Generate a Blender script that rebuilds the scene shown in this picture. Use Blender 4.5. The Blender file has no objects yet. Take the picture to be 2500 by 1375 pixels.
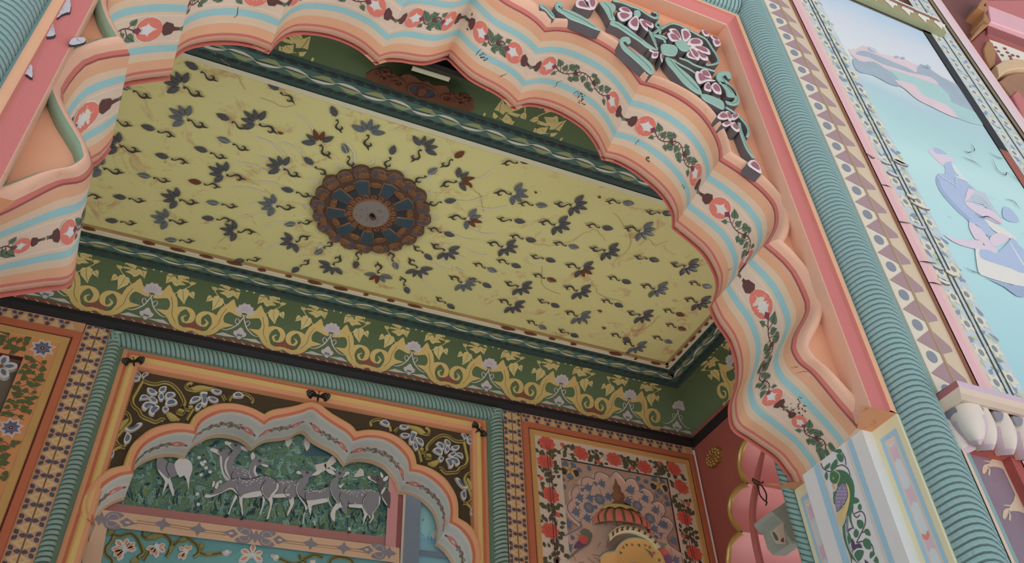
import bpy, bmesh, math, random
import numpy as np
from mathutils import Vector, Matrix
from mathutils.geometry import tessellate_polygon
random.seed(7)
S = bpy.context.scene
COL = S.collection
H = 1.6                                   # eye height of the photographer above the paving
PI = math.pi
# ------------------------------------------------------------------ camera
YAW, PITCH, ROLL, FPX = 0.446229, 0.728415, -0.057084, 2129.0
def _rot():
    ca, sa, cb, sb, cc, sc = math.cos(YAW), math.sin(YAW), math.cos(PITCH), math.sin(PITCH), math.cos(ROLL), math.sin(ROLL)
    f = np.array([sa*cb, ca*cb, sb]); r = np.array([ca, -sa, 0.]); u = np.cross(r, f)
    return cc*r + sc*u, -sc*r + cc*u, f
CR, CU, CF = _rot()
cam_d = bpy.data.cameras.new('camera'); cam = bpy.data.objects.new('camera', cam_d); COL.objects.link(cam)
cam_d.sensor_width = 36; cam_d.lens = FPX/2500*36; cam_d.clip_start = .02; cam_d.clip_end = 200
M4 = Matrix.Identity(4)
for i in range(3):
    M4[i][0] = CR[i]; M4[i][1] = CU[i]; M4[i][2] = -CF[i]
M4[2][3] = H
cam.matrix_world = M4
S.camera = cam
# ------------------------------------------------------------------ light: shaded facade, open sky, sunlit forecourt
w = bpy.data.worlds.new('sky'); S.world = w; w.use_nodes = True
bg = w.node_tree.nodes['Background']; bg.inputs[0].default_value = (.80, .90, 1.0, 1); bg.inputs[1].default_value = .36
sd = bpy.data.lights.new('sun', 'SUN'); sd.energy = 10.0; sd.angle = math.radians(1.5); sd.color = (1, .97, .95)
sun = bpy.data.objects.new('sun', sd); COL.objects.link(sun)
sun.rotation_euler = Vector((.12, .36, .93)).to_track_quat('Z', 'Y').to_euler()
S.view_settings.view_transform = 'Standard'; S.view_settings.look = 'None'
S.view_settings.exposure = -0.13; S.view_settings.gamma = 1.0; S.view_settings.use_curve_mapping = False
# ------------------------------------------------------------------ survey of the photograph: a pixel seen on a wall plane gives the point on that wall
def ray(x, y): return CR*((x-1250)/FPX) - CU*((y-687.5)/FPX) + CF
def onY(x, y, Y): d = ray(x, y); return d*(Y/d[1])
def onX(x, y, X): d = ray(x, y); return d*(X/d[0])
def onZ(x, y, Z): d = ray(x, y); return d*(Z/d[2])
def wY(pts, Y): return [(float(p[0]), float(p[2])) for p in (onY(x, y, Y) for x, y in pts)]
def wZ(pts, Z): return [(float(p[0]), float(p[1])) for p in (onZ(x, y, Z) for x, y in pts)]
def wX(pts, X): return [(float(p[1]), float(p[2])) for p in (onX(x, y, X) for x, y in pts)]
# ------------------------------------------------------------------ materials
_mats = {}
FR, CE, BK = .74, .46, .50               # how much light the photograph shows falling on facade, ceiling and back wall
def lin(c): c /= 255.; return c/12.92 if c <= .04045 else ((c+.055)/1.055)**2.4
SAT = .86
def alb(c, L):
    v = [lin(x)/L for x in c]; y = .3*v[0]+.59*v[1]+.11*v[2]
    return [min(.86, y+(x-y)*SAT) for x in v]
def M(r, g, b, L=1., rough=.62, var=.10, grain=1., metal=0., name=None):
    key = (r, g, b, L, rough, var, grain, metal)
    if key in _mats: return _mats[key]
    rgb = alb((r, g, b), L)
    m = bpy.data.materials.new(name or 'painted_plaster'); m.use_nodes = True
    nt = m.node_tree; N = nt.nodes; K = nt.links; bs = N['Principled BSDF']
    bs.inputs['Roughness'].default_value = rough; bs.inputs['Metallic'].default_value = metal
    bs.inputs['Specular IOR Level'].default_value = .35
    tc = N.new('ShaderNodeTexCoord')
    n1 = N.new('ShaderNodeTexNoise'); n1.inputs['Scale'].default_value = 9; n1.inputs['Detail'].default_value = 6; n1.inputs['Roughness'].default_value = .65
    K.new(tc.outputs['Object'], n1.inputs['Vector'])
    mx = N.new('ShaderNodeMix'); mx.data_type = 'RGBA'
    mx.inputs['A'].default_value = [v*(1-var) for v in rgb]+[1]; mx.inputs['B'].default_value = [min(.9, v*(1+var)) for v in rgb]+[1]
    K.new(n1.outputs[0], mx.inputs['Factor'])
    K.new(mx.outputs['Result'], bs.inputs['Base Color'])
    if grain > 0:
        n2 = N.new('ShaderNodeTexNoise'); n2.inputs['Scale'].default_value = 170; n2.inputs['Detail'].default_value = 3
        K.new(tc.outputs['Object'], n2.inputs['Vector'])
        bp = N.new('ShaderNodeBump'); bp.inputs['Strength'].default_value = .16*grain; bp.inputs['Distance'].default_value = .003
        K.new(n2.outputs[0], bp.inputs['Height']); K.new(bp.outputs[0], bs.inputs['Normal'])
    _mats[key] = m
    return m
def worn(base, wear, L, amount=.5, scale=7., rough=.6, grain=1., name='worn_plaster', base2=None):
    """paint with dirty scuffed patches"""
    m = bpy.data.materials.new(name); m.use_nodes = True
    nt = m.node_tree; N = nt.nodes; K = nt.links; bs = N['Principled BSDF']; bs.inputs['Roughness'].default_value = rough
    bs.inputs['Specular IOR Level'].default_value = .3
    a = alb(base, L); b = alb(wear, L); c = alb(base2 or base, L)
    tc = N.new('ShaderNodeTexCoord')
    n1 = N.new('ShaderNodeTexNoise'); n1.inputs['Scale'].default_value = scale; n1.inputs['Detail'].default_value = 9; n1.inputs['Roughness'].default_value = .72; n1.inputs['Distortion'].default_value = .6
    n0 = N.new('ShaderNodeTexNoise'); n0.inputs['Scale'].default_value = 2.1; n0.inputs['Detail'].default_value = 5
    K.new(tc.outputs['Object'], n1.inputs['Vector']); K.new(tc.outputs['Object'], n0.inputs['Vector'])
    r = N.new('ShaderNodeValToRGB'); r.color_ramp.elements[0].position = 1-amount*.9; r.color_ramp.elements[1].position = min(1, 1.12-amount*.9)
    K.new(n1.outputs[0], r.inputs[0])
    m0 = N.new('ShaderNodeMix'); m0.data_type = 'RGBA'; m0.inputs['A'].default_value = a+[1]; m0.inputs['B'].default_value = c+[1]
    K.new(n0.outputs[0], m0.inputs['Factor'])
    mx = N.new('ShaderNodeMix'); mx.data_type = 'RGBA'; mx.inputs['B'].default_value = b+[1]
    K.new(m0.outputs['Result'], mx.inputs['A']); K.new(r.outputs[0], mx.inputs['Factor']); K.new(mx.outputs['Result'], bs.inputs['Base Color'])
    if grain > 0:
        n2 = N.new('ShaderNodeTexNoise'); n2.inputs['Scale'].default_value = 130; n2.inputs['Detail'].default_value = 3
        K.new(tc.outputs['Object'], n2.inputs['Vector'])
        bp = N.new('ShaderNodeBump'); bp.inputs['Strength'].default_value = .2*grain; bp.inputs['Distance'].default_value = .003
        K.new(n2.outputs[0], bp.inputs['Height']); K.new(bp.outputs[0], bs.inputs['Normal'])
    return m
# ------------------------------------------------------------------ curves in the plane
def cr(pts, n=6, closed=False):
    """Catmull-Rom through the points"""
    P = [np.array(p, float) for p in pts]; k = len(P); out = []
    if k < 3: return [tuple(p) for p in P]
    rng = k if closed else k-1
    for i in range(rng):
        p0 = P[(i-1) % k] if closed or i > 0 else 2*P[0]-P[1]
        p1 = P[i]; p2 = P[(i+1) % k]
        p3 = P[(i+2) % k] if closed or i+2 < k else 2*P[-1]-P[-2]
        for j in range(n):
            t = j/n
            out.append(tuple(.5*((2*p1)+(-p0+p2)*t+(2*p0-5*p1+4*p2-p3)*t*t+(-p0+3*p1-3*p2+p3)*t**3)))
    if not closed: out.append(tuple(P[-1]))
    return out
def resample(pts, n):
    P = np.array(pts, float); d = np.r_[0, np.cumsum(np.hypot(*np.diff(P, axis=0).T))]; t = np.linspace(0, d[-1], n)
    return [(float(np.interp(a, d, P[:, 0])), float(np.interp(a, d, P[:, 1]))) for a in t]
def plen(pts): P = np.array(pts, float); return float(np.hypot(*np.diff(P, axis=0).T).sum())
def xf(pts, o, ang=0., s=1., fx=1, sy=None):
    c, q = math.cos(ang), math.sin(ang); sy = s if sy is None else sy
    return [(o[0]+c*x*s*fx-q*y*sy, o[1]+q*x*s*fx+c*y*sy) for x, y in pts]
LEAF = [(0, 0), (.16, .2), (.42, .33), (.7, .24), (.88, .1), (1, 0), (.88, -.1), (.7, -.22), (.42, -.31), (.16, -.2)]
HEART = [(0, 0), (-.06, .2), (.1, .4), (.4, .4), (.7, .2), (1, 0), (.72, -.14), (.42, -.36), (.12, -.4), (-.06, -.2)]
ALMOND = [(0, 0), (.2, .17), (.5, .26), (.8, .17), (1, 0), (.8, -.17), (.5, -.26), (.2, -.17)]
DROP = [(0, 0), (.25, .1), (.6, .24), (.85, .22), (1, 0), (.85, -.22), (.6, -.24), (.25, -.1)]
# ------------------------------------------------------------------ mesh building
class Geo:
    """collects polygons of several paints; f maps (u, v, height off the surface) to space"""
    def __init__(s, f=None, sub=0): s.sub = sub; s.q = 0; s.v = []; s.f = []; s.m = []; s.mats = []; s.map = f or (lambda u, v, h: (u, v, h))
    def mi(s, m):
        if m not in s.mats: s.mats.append(m)
        return s.mats.index(m)
    def face(s, pts, m, smooth=False):
        k = len(s.v); s.v += [tuple(map(float, p)) for p in pts]; s.f.append(tuple(range(k, k+len(pts)))); s.m.append((s.mi(m), smooth))
    def grid(s, rows, m, closed=False, smooth=True, mfun=None):
        """rows of equal length of 3-D points"""
        k = len(s.v); nc = len(rows[0])
        for r in rows: s.v += [tuple(map(float, p)) for p in r]
        mi = s.mi(m) if m is not None else None
        for i in range(len(rows)-1):
            for j in range(nc if closed else nc-1):
                j2 = (j+1) % nc
                s.f.append((k+i*nc+j, k+i*nc+j2, k+(i+1)*nc+j2, k+(i+1)*nc+j)); s.m.append((s.mi(mfun(i, j)) if mfun else mi, smooth))
    def poly(s, pts, m, h=.001):
        s.q += 1; h += (s.q % 90)*5e-6
        if s.sub:
            tr = [[pts[i] for i in t] for t in tessellate_polygon([[Vector((u, v, 0)) for u, v in pts]])]; mi = s.mi(m)
            for _ in range(s.sub):
                nt_ = []
                for a, b, c in tr:
                    if max(math.dist(a, b), math.dist(b, c), math.dist(c, a)) < .012: nt_.append([a, b, c]); continue
                    ab, bc, ca = [((p[0]+q[0])/2, (p[1]+q[1])/2) for p, q in ((a, b), (b, c), (c, a))]; nt_ += [[a, ab, ca], [ab, b, bc], [ca, bc, c], [ab, bc, ca]]
                tr = nt_
            for t in tr:
                k = len(s.v); s.v += [s.map(u, v, h) for u, v in t]; s.f.append((k, k+1, k+2)); s.m.append((mi, False))
            return
        P = [s.map(u, v, h) for u, v in pts]
        tri = tessellate_polygon([[Vector((u, v, 0)) for u, v in pts]])
        k = len(s.v); s.v += P; mi = s.mi(m)
        for t in tri: s.f.append(tuple(k+i for i in t)); s.m.append((mi, False))
    def blob(s, pts, m, h=.001, n=4): s.poly(cr(pts, n, True), m, h)
    def rect(s, u0, v0, u1, v1, m, h=.001): s.face([s.map(u0, v0, h), s.map(u1, v0, h), s.map(u1, v1, h), s.map(u0, v1, h)], m)
    def disc(s, o, r, m, h=.001, n=12, ry=None, ang=0):
        s.poly(xf([(math.cos(2*PI*i/n), math.sin(2*PI*i/n)) for i in range(n)], o, ang, r, 1, ry or r), m, h)
    def edges(s, pts, w, closed=False):
        P = np.array(pts, float); n = len(P)
        T = np.gradient(P, axis=0)
        if closed: T = np.roll(P, -1, 0)-np.roll(P, 1, 0)
        T /= np.maximum(np.hypot(T[:, 0], T[:, 1]), 1e-9)[:, None]; Nn = np.c_[-T[:, 1], T[:, 0]]
        W = np.interp(np.linspace(0, 1, n), np.linspace(0, 1, len(w)), w) if hasattr(w, '__len__') else np.full(n, w)
        return P, Nn, W*.5
    def stroke(s, pts, w, m, h=.0015, n=5, closed=False):
        s.q += 1; h += (s.q % 90)*5e-6
        q = cr(pts, n, closed) if n > 1 else list(pts)
        if closed: q = q+[q[0]]
        P, Nn, W = s.edges(q, w)
        a = [s.map(*(p+o*k), h) for p, o, k in zip(P, Nn, W)]; b = [s.map(*(p-o*k), h) for p, o, k in zip(P, Nn, W)]
        s.grid([a, b], m, smooth=False)
    def tube(s, pts, w, m, h=.01, base=0., n=5, closed=False, seg=5, groove=None):
        """half-round raised stem"""
        q = cr(pts, n, closed) if n > 1 else list(pts)
        if closed: q = q+[q[0]]
        P, Nn, W = s.edges(q, w); rows = []
        for i in range(seg+1):
            a = PI*i/seg
            rows.append([s.map(*(p+o*k*math.cos(a)), base+math.sin(a)*h*min(1., k*2/(max(W)*2+1e-9)+.25)) for p, o, k in zip(P, Nn, W)])
        s.grid(rows, m, mfun=(lambda i, j: groove if groove and i == seg//2 else m) if groove else None)
    def raised(s, pts, m, h=.01, base=0., side=None, inset=.15, dome=0., smooth=False):
        """raised shape with sloping edge; pts counter-clockwise or not"""
        P = np.array(pts, float); c = P.mean(0)
        Q = P+(c-P)*inset
        top = [s.map(u, v, base+h) for u, v in Q]; bot = [s.map(u, v, base) for u, v in P]
        s.grid([bot, top], side or m, closed=True, smooth=smooth)
        if dome:
            ctr = s.map(c[0], c[1], base+h+dome); n = len(top)
            for i in range(n): s.face([top[i], top[(i+1) % n], ctr], m, True)
        else:
            tri = tessellate_polygon([[Vector((u, v, 0)) for u, v in Q]]); k = len(s.v); s.v += top; mi = s.mi(m)
            for t in tri: s.f.append(tuple(k+i for i in t)); s.m.append((mi, False))
    def slab(s, pts, m, h, base=0., side=None, bev=.003):
        """extruded shape, upright sides and a small bevel (offset along edge normals)"""
        P = np.array(pts, float); n = len(P)
        area = .5*sum(P[i-1][0]*P[i][1]-P[i][0]*P[i-1][1] for i in range(n)); sg = 1 if area > 0 else -1
        T = np.roll(P, -1, 0)-np.roll(P, 1, 0); T /= np.maximum(np.hypot(T[:, 0], T[:, 1]), 1e-9)[:, None]
        Q = P+np.c_[-T[:, 1], T[:, 0]]*bev*sg
        b0 = [s.map(u, v, base) for u, v in P]; b1 = [s.map(u, v, base+h-bev) for u, v in P]; b2 = [s.map(u, v, base+h) for u, v in Q]
        s.grid([b0, b1], side or m, closed=True, smooth=False); s.grid([b1, b2], m, closed=True, smooth=False)
        tri = tessellate_polygon([[Vector((u, v, 0)) for u, v in Q]]); k = len(s.v); s.v += b2; mi = s.mi(m)
        for t in tri: s.f.append(tuple(k+i for i in t)); s.m.append((mi, False))
    def box(s, x0, x1, y0, y1, z0, z1, m):
        a = [(x0, y0, z0), (x1, y0, z0), (x1, y1, z0), (x0, y1, z0)]; b = [(p[0], p[1], z1) for p in a]
        for i in range(4): s.face([a[i], a[(i+1) % 4], b[(i+1) % 4], b[i]], m)
        s.face(a[::-1], m); s.face(b, m)
    def build(s, name, parent=None, loc=None, **props):
        if not s.f: return None
        me = bpy.data.meshes.new(name); me.from_pydata([(x, y, z+(H if loc is None else 0)) for x, y, z in s.v], [], s.f)
        for m in s.mats: me.materials.append(m)
        me.polygons.foreach_set('material_index', [a for a, _ in s.m]); me.polygons.foreach_set('use_smooth', [b for _, b in s.m])
        me.update()
        o = bpy.data.objects.new(name, me); COL.objects.link(o)
        if loc is not None: o.location = (loc[0], loc[1], loc[2]+H)
        if parent is not None: o.parent = parent; o.matrix_parent_inverse = parent.matrix_basis.inverted()
        for k, v in props.items(): o[k] = v
        return o
def thing(name, label, cat, loc=(0, 0, 0), group=None):
    o = bpy.data.objects.new(name, None); COL.objects.link(o); o.location = (loc[0], loc[1], loc[2]+H); o.empty_display_size = .1
    o['label'] = label; o['category'] = cat
    if group: o['group'] = group
    return o
def fY(Y): return lambda u, v, h: (u, Y-h, v)            # a wall facing the camera side, at depth Y
def fZ(Z): return lambda u, v, h: (u, v, Z-h)            # a ceiling at height Z
def fX(X): return lambda u, v, h: (X-h, u, v)            # a wall facing -X, u = depth, v = height
def inst(name, parent, store, key, make, loc, rot=(0, 0, 0)):
    """one more object of a kind: the mesh is made once and shared"""
    if key not in store:
        o = make().build(name, parent, loc=(0, 0, 0)); store[key] = o.data
    else:
        o = bpy.data.objects.new(name, store[key]); COL.objects.link(o); o.parent = parent
    o.matrix_parent_inverse = parent.matrix_basis.inverted(); o.location = (loc[0], loc[1], loc[2]+H); o.rotation_euler = rot
    return o
# key planes (metres from the eye)
YF, YS, YR = 1.40, 1.50, 1.80            # facade face, arch soffit front edge, arch soffit rear edge
YB, ZC, XR, ZK = 4.0, 3.215, 3.152, 2.899   # back wall, ceiling, right wall, cornice foot
# ================================================================== the great multifoil arch: traced curves, right half, mirrored about its crown
XC = .656
_rear = [ [(1103,123.6),(1123.6,145),(1152.7,171.6),(1182,189),(1211,203.6),(1240,223),(1264,247)],
 [(1264,247),(1302,238.5),(1345.5,246),(1389,265),(1433,294),(1462,329),(1482,369.5)],
 [(1482,369.5),(1520,380),(1563.6,405),(1607,440),(1636,472),(1654,507),(1655,539)],
 [(1655,539),(1694.5,571),(1729.5,603),(1752.7,641),(1764,676),(1758.5,712),(1747,734)],
 [(1747,734),(1764,772),(1794,815),(1812,870),(1812,925),(1798,972),(1800,1015),(1812,1038),(1840,1056)],
 [(1840,1056),(1872,1078),(1903.6,1100),(1921.8,1118),(1938,1140),(1950,1152)] ]
_front = [ None,
 [(1329,79),(1363,77),(1404,84),(1447,102),(1491,128),(1529,163),(1562,207)],
 [(1562,207),(1593,215),(1630.5,230),(1671,253),(1709,285),(1738,326),(1753,364),(1755,394)],
 [(1755,394),(1782,411),(1811,431),(1840,455),(1860,473),(1883,501),(1890.5,530),(1886,562),(1863,602)],
 [(1863,602),(1889,623.5),(1924,658),(1947,699),(1963,737),(1967,752),(1958,780),(1937,818),(1930,851),(1947,886),(1976,909.5),(1997,933)],
 [(1997,933),(2023,965),(2045,992),(2065,1015),(2080,1032),(2092,1047)] ]
_outer = [ None,
 [(1345.5,43.6),(1363,46),(1404,51),(1447,65.5),(1491,93),(1534.5,125),(1561,157),(1575,186)],
 [(1575,186),(1607,190.5),(1651,209.5),(1709,244),(1747,282),(1770,323),(1787.6,375)],
 [(1787.6,375),(1817,393.6),(1840,408),(1860,428.5),(1889,460.5),(1918,498),(1930,536),(1927,571),(1915,594)],
 [(1915,594),(1935,613),(1950,632),(1982,670),(2002.5,705),(2012.7,745),(2002.5,793),(1979,837),(1976,857),(1999.6,886),(2034.5,915)],
 [(2034.5,915),(2069.5,950),(2090,970),(2104,990),(2108,1010)] ]
NS = 22
def _smooth(px, Y, n=NS+1, split=None):
    w_ = wY(px, Y)
    if split is None: return resample(cr(w_, 5), n)
    q = cr(w_, 5); a = resample(q[:split*5+1], 13); return a+resample(q[split*5:], n-12)[1:]
rearR = [_smooth(p, YR, split=5 if i == 4 else None) for i, p in enumerate(_rear)]
frontR = [None]+[_smooth(p, YS, split=8 if i == 3 else None) for i, p in enumerate(_front[1:])]
YO = 1.461
outerR = [None]+[_smooth(p, YO, split=8 if i == 3 else None) for i, p in enumerate(_outer[1:])]
# crown lobe: the front edge repeats the rear edge, meeting the first cusp
_d0 = (0.0, .015); _d1 = (frontR[1][0][0]-rearR[0][-1][0], frontR[1][0][1]-rearR[0][-1][1])
frontR[0] = [(x+_d0[0]*(1-t)+_d1[0]*t, z+_d0[1]*(1-t)+_d1[1]*t) for (x, z), t in zip(rearR[0], np.linspace(0, 1, NS+1))]
_off = (outerR[1][0][0]-frontR[0][-1][0], outerR[1][0][1]-frontR[0][-1][1])
outerR[0] = [(x+.0*(1-t)+_off[0]*t, z+.085*(1-t)+_off[1]*t) for (x, z), t in zip(frontR[0], np.linspace(0, 1, NS+1))]
for L in (rearR[0], frontR[0], outerR[0]): L[0] = (XC, L[0][1])
# the foot of the arch hangs level
ZFOOT = 1.262
for L in (rearR[5], frontR[5]): L[-1] = (L[-1][0], ZFOOT)
def mirL(L): return [(2*XC-x, z) for x, z in L][::-1]
LOBES = [(mirL(rearR[i]), mirL(frontR[i]), mirL(outerR[i])) for i in (5, 4, 3, 2, 1, 0)]+[(rearR[i], frontR[i], outerR[i]) for i in range(6)]
# paints
ORG = M(222,158,118,FR,var=.06); TAN = M(208,184,155,FR,var=.07); BLU = M(138,188,194,FR,var=.08); CRM = M(208,186,165,FR,var=.07); PNL = M(222,196,182,FR,var=.05)
RED = M(190,104,92,FR,var=.09); REDD = M(150,74,66,FR,var=.12); PEACH = worn((210,164,136),(176,122,96),FR,.44,14,base2=(206,156,128),name='peach_plaster'); PINK = worn((196,108,104),(168,92,82),FR,.36,6,name='pink_plaster')
BANDS = [(0,.03,PEACH),(.03,.13,ORG),(.13,.215,TAN),(.215,.30,BLU),(.30,.335,TAN),(.335,.35,PNL),(.35,.64,CRM),(.64,.655,PNL),(.655,.69,TAN),(.69,.775,BLU),(.775,.87,TAN),(.87,.99,ORG),(.99,1.0,RED)]
def soffit_map(li):
    R_, F_, _ = LOBES[li]; L = plen(R_)
    R_ = np.array(R_); F_ = np.array(F_); n = len(R_)
    t = np.linspace(0, 1, n)
    def f(u, v, h):        # u along the lobe in metres, v across in metres from the middle of the vine band
        a = min(max(u/L, 0), 1); b = min(max(.495+v/(YR-YS), 0), 1)
        x = np.interp(a, t, F_[:, 0])*(1-b)+np.interp(a, t, R_[:, 0])*b; z = np.interp(a, t, F_[:, 1])*(1-b)+np.interp(a, t, R_[:, 1])*b
        e = .02
        dx = np.interp(min(1, a+e), t, R_[:, 0])-np.interp(max(0, a-e), t, R_[:, 0]); dz = np.interp(min(1, a+e), t, R_[:, 1])-np.interp(max(0, a-e), t, R_[:, 1])
        k = math.hypot(dx, dz)+1e-9                    # into the opening
        return (x+dz/k*h, YS+(YR-YS)*b, z-dx/k*h)
    return f, L
SAGE = worn((116,142,118),(150,130,104),FR,.36,9,name='sage_paint')
arch = thing('multifoil_arch', 'large scalloped arch with orange, cream and pale blue striped soffit framing the painted ceiling', 'arch', (XC, 1.6, ZFOOT))
for li, (R_, F_, B_) in enumerate(LOBES):
    g = Geo(); rows = []; mm = []
    for i, (a, b, m) in enumerate(BANDS):
        rows.append([(f[0]*(1-a)+r[0]*a, YS+(YR-YS)*a, f[1]*(1-a)+r[1]*a) for f, r in zip(F_, R_)]); mm.append(m)
    rows.append([(r[0], YR, r[1]) for r in R_])
    g.grid(rows, None, mfun=lambda i, j: mm[i])
    # rear bead rolling over to the rear face
    def nrm(Lc):
        P = np.array(Lc); T = np.gradient(P, axis=0); T /= np.hypot(T[:, 0], T[:, 1])[:, None]; return np.c_[-T[:, 1], T[:, 0]]
    Nn = nrm(R_)
    def ring(d, y): return [(r[0]+n[0]*d, y, r[1]+n[1]*d) for r, n in zip(R_, Nn)]
    g.grid([[(r[0], YR, r[1]) for r in R_], ring(-.001, YR+.007), ring(.003, YR+.03), ring(.02, YR+.045), ring(.06, YR+.045)], None, mfun=lambda i, j: [RED, PEACH, PEACH, PEACH][i])
    lobe = g.build('arch_lobe', arch)
    # moulded rim on the face
    g = Geo()
    prof = [(0, YS, REDD), (.015, 1.493, RED), (.16, 1.482, PEACH), (.24, 1.467, PEACH), (.42, 1.456, PEACH), (.62, 1.452, SAGE if li <= 3 else PEACH), (.82, 1.455, SAGE if li <= 3 else PEACH), (.95, 1.462, SAGE if li <= 3 else PEACH), (1.0, 1.488, PEACH)]
    g.grid([[(f[0]*(1-a)+b[0]*a, y, f[1]*(1-a)+b[1]*a) for f, b in zip(F_, B_)] for a, y, m in prof], None, mfun=lambda i, j: prof[i][2])
    g.build('arch_rim', arch)
# underside blocks of the arch feet, shown as orange plaster
ORD = worn((205,140,92),(150,96,58),FR,.5,14,name='orange_plaster')
def foot_geo(sg):
    g = Geo(); X = lambda x: x if sg > 0 else 2*XC-x
    xf_, xr_ = frontR[5][-1][0], rearR[5][-1][0]
    g.face([(X(xf_), YS, ZFOOT), (X(1.80), YS, ZFOOT), (X(1.80), YF, ZFOOT), (X(1.68), YF, ZFOOT)], ORD)
    g.face([(X(xr_), YR, ZFOOT), (X(1.80), YR, ZFOOT), (X(1.80), YR+.045, ZFOOT), (X(1.69), YR+.045, ZFOOT)], ORD)
    g.face([(X(xf_), YS, ZFOOT), (X(1.83), YS, ZFOOT), (X(1.83), YR, ZFOOT), (X(xr_), YR, ZFOOT)], TAN)
    return g
for sg in (1, -1): foot_geo(sg).build('arch_foot', arch)
# ------------------------------------------------------------------ wall_front: spandrel field with its arched hole, plain wall above and around
def curveB(): return [p for L in LOBES for p in L[2]]
FL, FT = 2*XC-1.80, 3.25                       # frame: left edge, top
field_m = worn((196,132,92),(170,108,70),FR,.45,8,base2=(214,160,128),name='spandrel_plaster')
g = Geo(fY(1.483))
oc = curveB(); XI, ZI = 1.745, 3.19            # inner corner of the frame at field depth
pts = [(2*XC-XI, ZFOOT), (2*XC-XI, ZI), (XI, ZI), (XI, ZFOOT)]
g.poly([(2*XC-XI, ZI), (XI, ZI), (XI, ZFOOT)]+[p for p in oc[::-1]]+[(2*XC-XI, ZFOOT)], field_m, 0)
wallf = g.build('wall_front', kind='structure')
# moulded frame around the spandrel
fr = thing('spandrel_frame', 'stepped peach and pink plaster frame enclosing the arch spandrel beside the front rope moulding', 'frame', (XC, YF, ZFOOT))
def frame_prof(W_):
    return [(1.80, 3.25, YF), (1.772, 3.222, YF), (1.770, 3.22, YF+.012), (1.724, 3.175, YF+.02), (1.722, 3.173, YF+.02), (1.70, 3.15, YF+.055), (1.70, 3.148, 1.484)]
FP = [(1.80,3.25,YF-.002),(1.775,3.225,YF-.006),(1.771,3.221,YF+.006),(1.724,3.150,YF+.008),(1.722,3.148,YF+.012),(1.732,3.182,YF+.084)]
FM = [ORG, RED, PINK, PEACH, PEACH]
g = Geo()
g.grid([[(x, y, ZFOOT+.0) , (x, y, z)] for x, z, y in FP], None, mfun=lambda i, j: FM[i]); g.build('frame_side', fr)
g = Geo(); g.grid([[(2*XC-x, y, ZFOOT), (2*XC-x, y, z)] for x, z, y in FP], None, mfun=lambda i, j: FM[i]); g.build('frame_side', fr)
g = Geo(); g.grid([[(x, y, z), (2*XC-x, y, z)] for x, z, y in FP], None, mfun=lambda i, j: FM[i]); g.build('frame_top', fr)
# underside return of the frame feet + back fill of wall thickness (interior face, top, jamb piers)
g = Geo()
PL = M(196,160,138,FR)
g.box(1.804, 3.50, 1.46, 1.845, -H, 4.7, PL); g.box(-3.1, FL, 1.46, 1.845, -H, 4.7, PL); g.box(FL, 1.80, 1.486, 1.845, 3.18, 4.7, PL)
g.build('trim_1', kind='structure')
# interior face of the front wall above the arch (peach frame and pink spandrel seen from inside)
g = Geo(lambda u, v, h: (u, 1.846+h, v))
ir = [p for L in LOBES for p in L[0]]
g.poly([(FL, 3.2), (1.80, 3.2), (1.80, ZFOOT)]+[p for p in ir[::-1]]+[(FL, ZFOOT)], RED, 0)
g.build('trim_2', kind='structure')
# ================================================================== room shell
TEAL = worn((128,168,160),(86,120,114),FR,.34,16,base2=(112,150,146),name='teal_plaster'); TEALB = worn((116,142,130),(70,86,78),BK,.36,16,base2=(104,134,124),name='teal_plaster')
BLK = M(24,24,26,.4,rough=.45,var=.15,grain=.4); WALL = M(196,132,92,BK); DRED = worn((146,76,66),(104,48,40),BK,.4,5,base2=(120,60,52),name='red_wash')
XL = 2*.675-XR
g = Geo(fY(YB+.045)); N0, N1 = -.30, 1.69
g.rect(XL, -H, N0, 3.3, WALL, 0); g.rect(N1, -H, XR, 3.3, WALL, 0); g.rect(N0, 2.70, N1, 3.3, WALL, 0); g.rect(N0, -H, N1, .2, WALL, 0)
g.build('wall_back', kind='structure')
g = Geo(); g.rect(0, 0, 0, 0, WALL)
g = Geo(lambda u, v, h: (XL+h, u, v)); g.rect(1.8, 2.45, YB, 3.3, DRED, 0); g.rect(3.55, -H, YB, 2.45, DRED, 0); g.rect(1.8, -H, 2.2, 2.45, DRED, 0); g.build('wall_left', kind='structure')  # out of view; gap left in it to let extra light in
# right wall with a scalloped opening
_ro = [(1868,1050),(1850,1058),(1826,1075),(1811,1105),(1808,1135),(1815,1165),(1831,1182)]
_ro2 = [(1831,1182),(1812,1188),(1797,1202),(1786,1225),(1784,1250),(1792,1275),(1806,1292),(1816,1299)]
_ro3 = [(1816,1299),(1800,1310),(1786,1330),(1782,1350),(1780,1375),(1786,1400),(1800,1425)]
rl = [resample(cr(wX(q, XR), 4), 15) for q in (_ro, _ro2, _ro3)]
yo = rl[0][0][0]
g = Geo(fX(XR-.004))
edge = rl[0]+rl[1][1:]+rl[2][1:]
DR2 = DRED
g.poly([(YB, ZK+.35), (YB, -H), (edge[-1][0], -H)]+edge[::-1]+[(edge[0][0]-.02, ZK+.35)], DR2, 0)
g.poly([(edge[0][0]-.02, ZK+.35), (edge[0][0]-.02, edge[0][1]), (2.2, edge[0][1]+.1), (1.83, edge[0][1]-.1), (1.83, ZK+.35)], DR2, 0)
g.build('wall_right', kind='structure')
PK = worn((212,128,124),(190,170,168),.62,.40,3,base2=(222,150,150),name='rose_wash'); GLD = M(176,122,58,.36,rough=.32,var=.3,metal=.55)
ra = thing('side_arch', 'pink scalloped side opening edged with a gilt bead, in the dark red end wall', 'arch', (XR, yo, 1.5))
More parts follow.
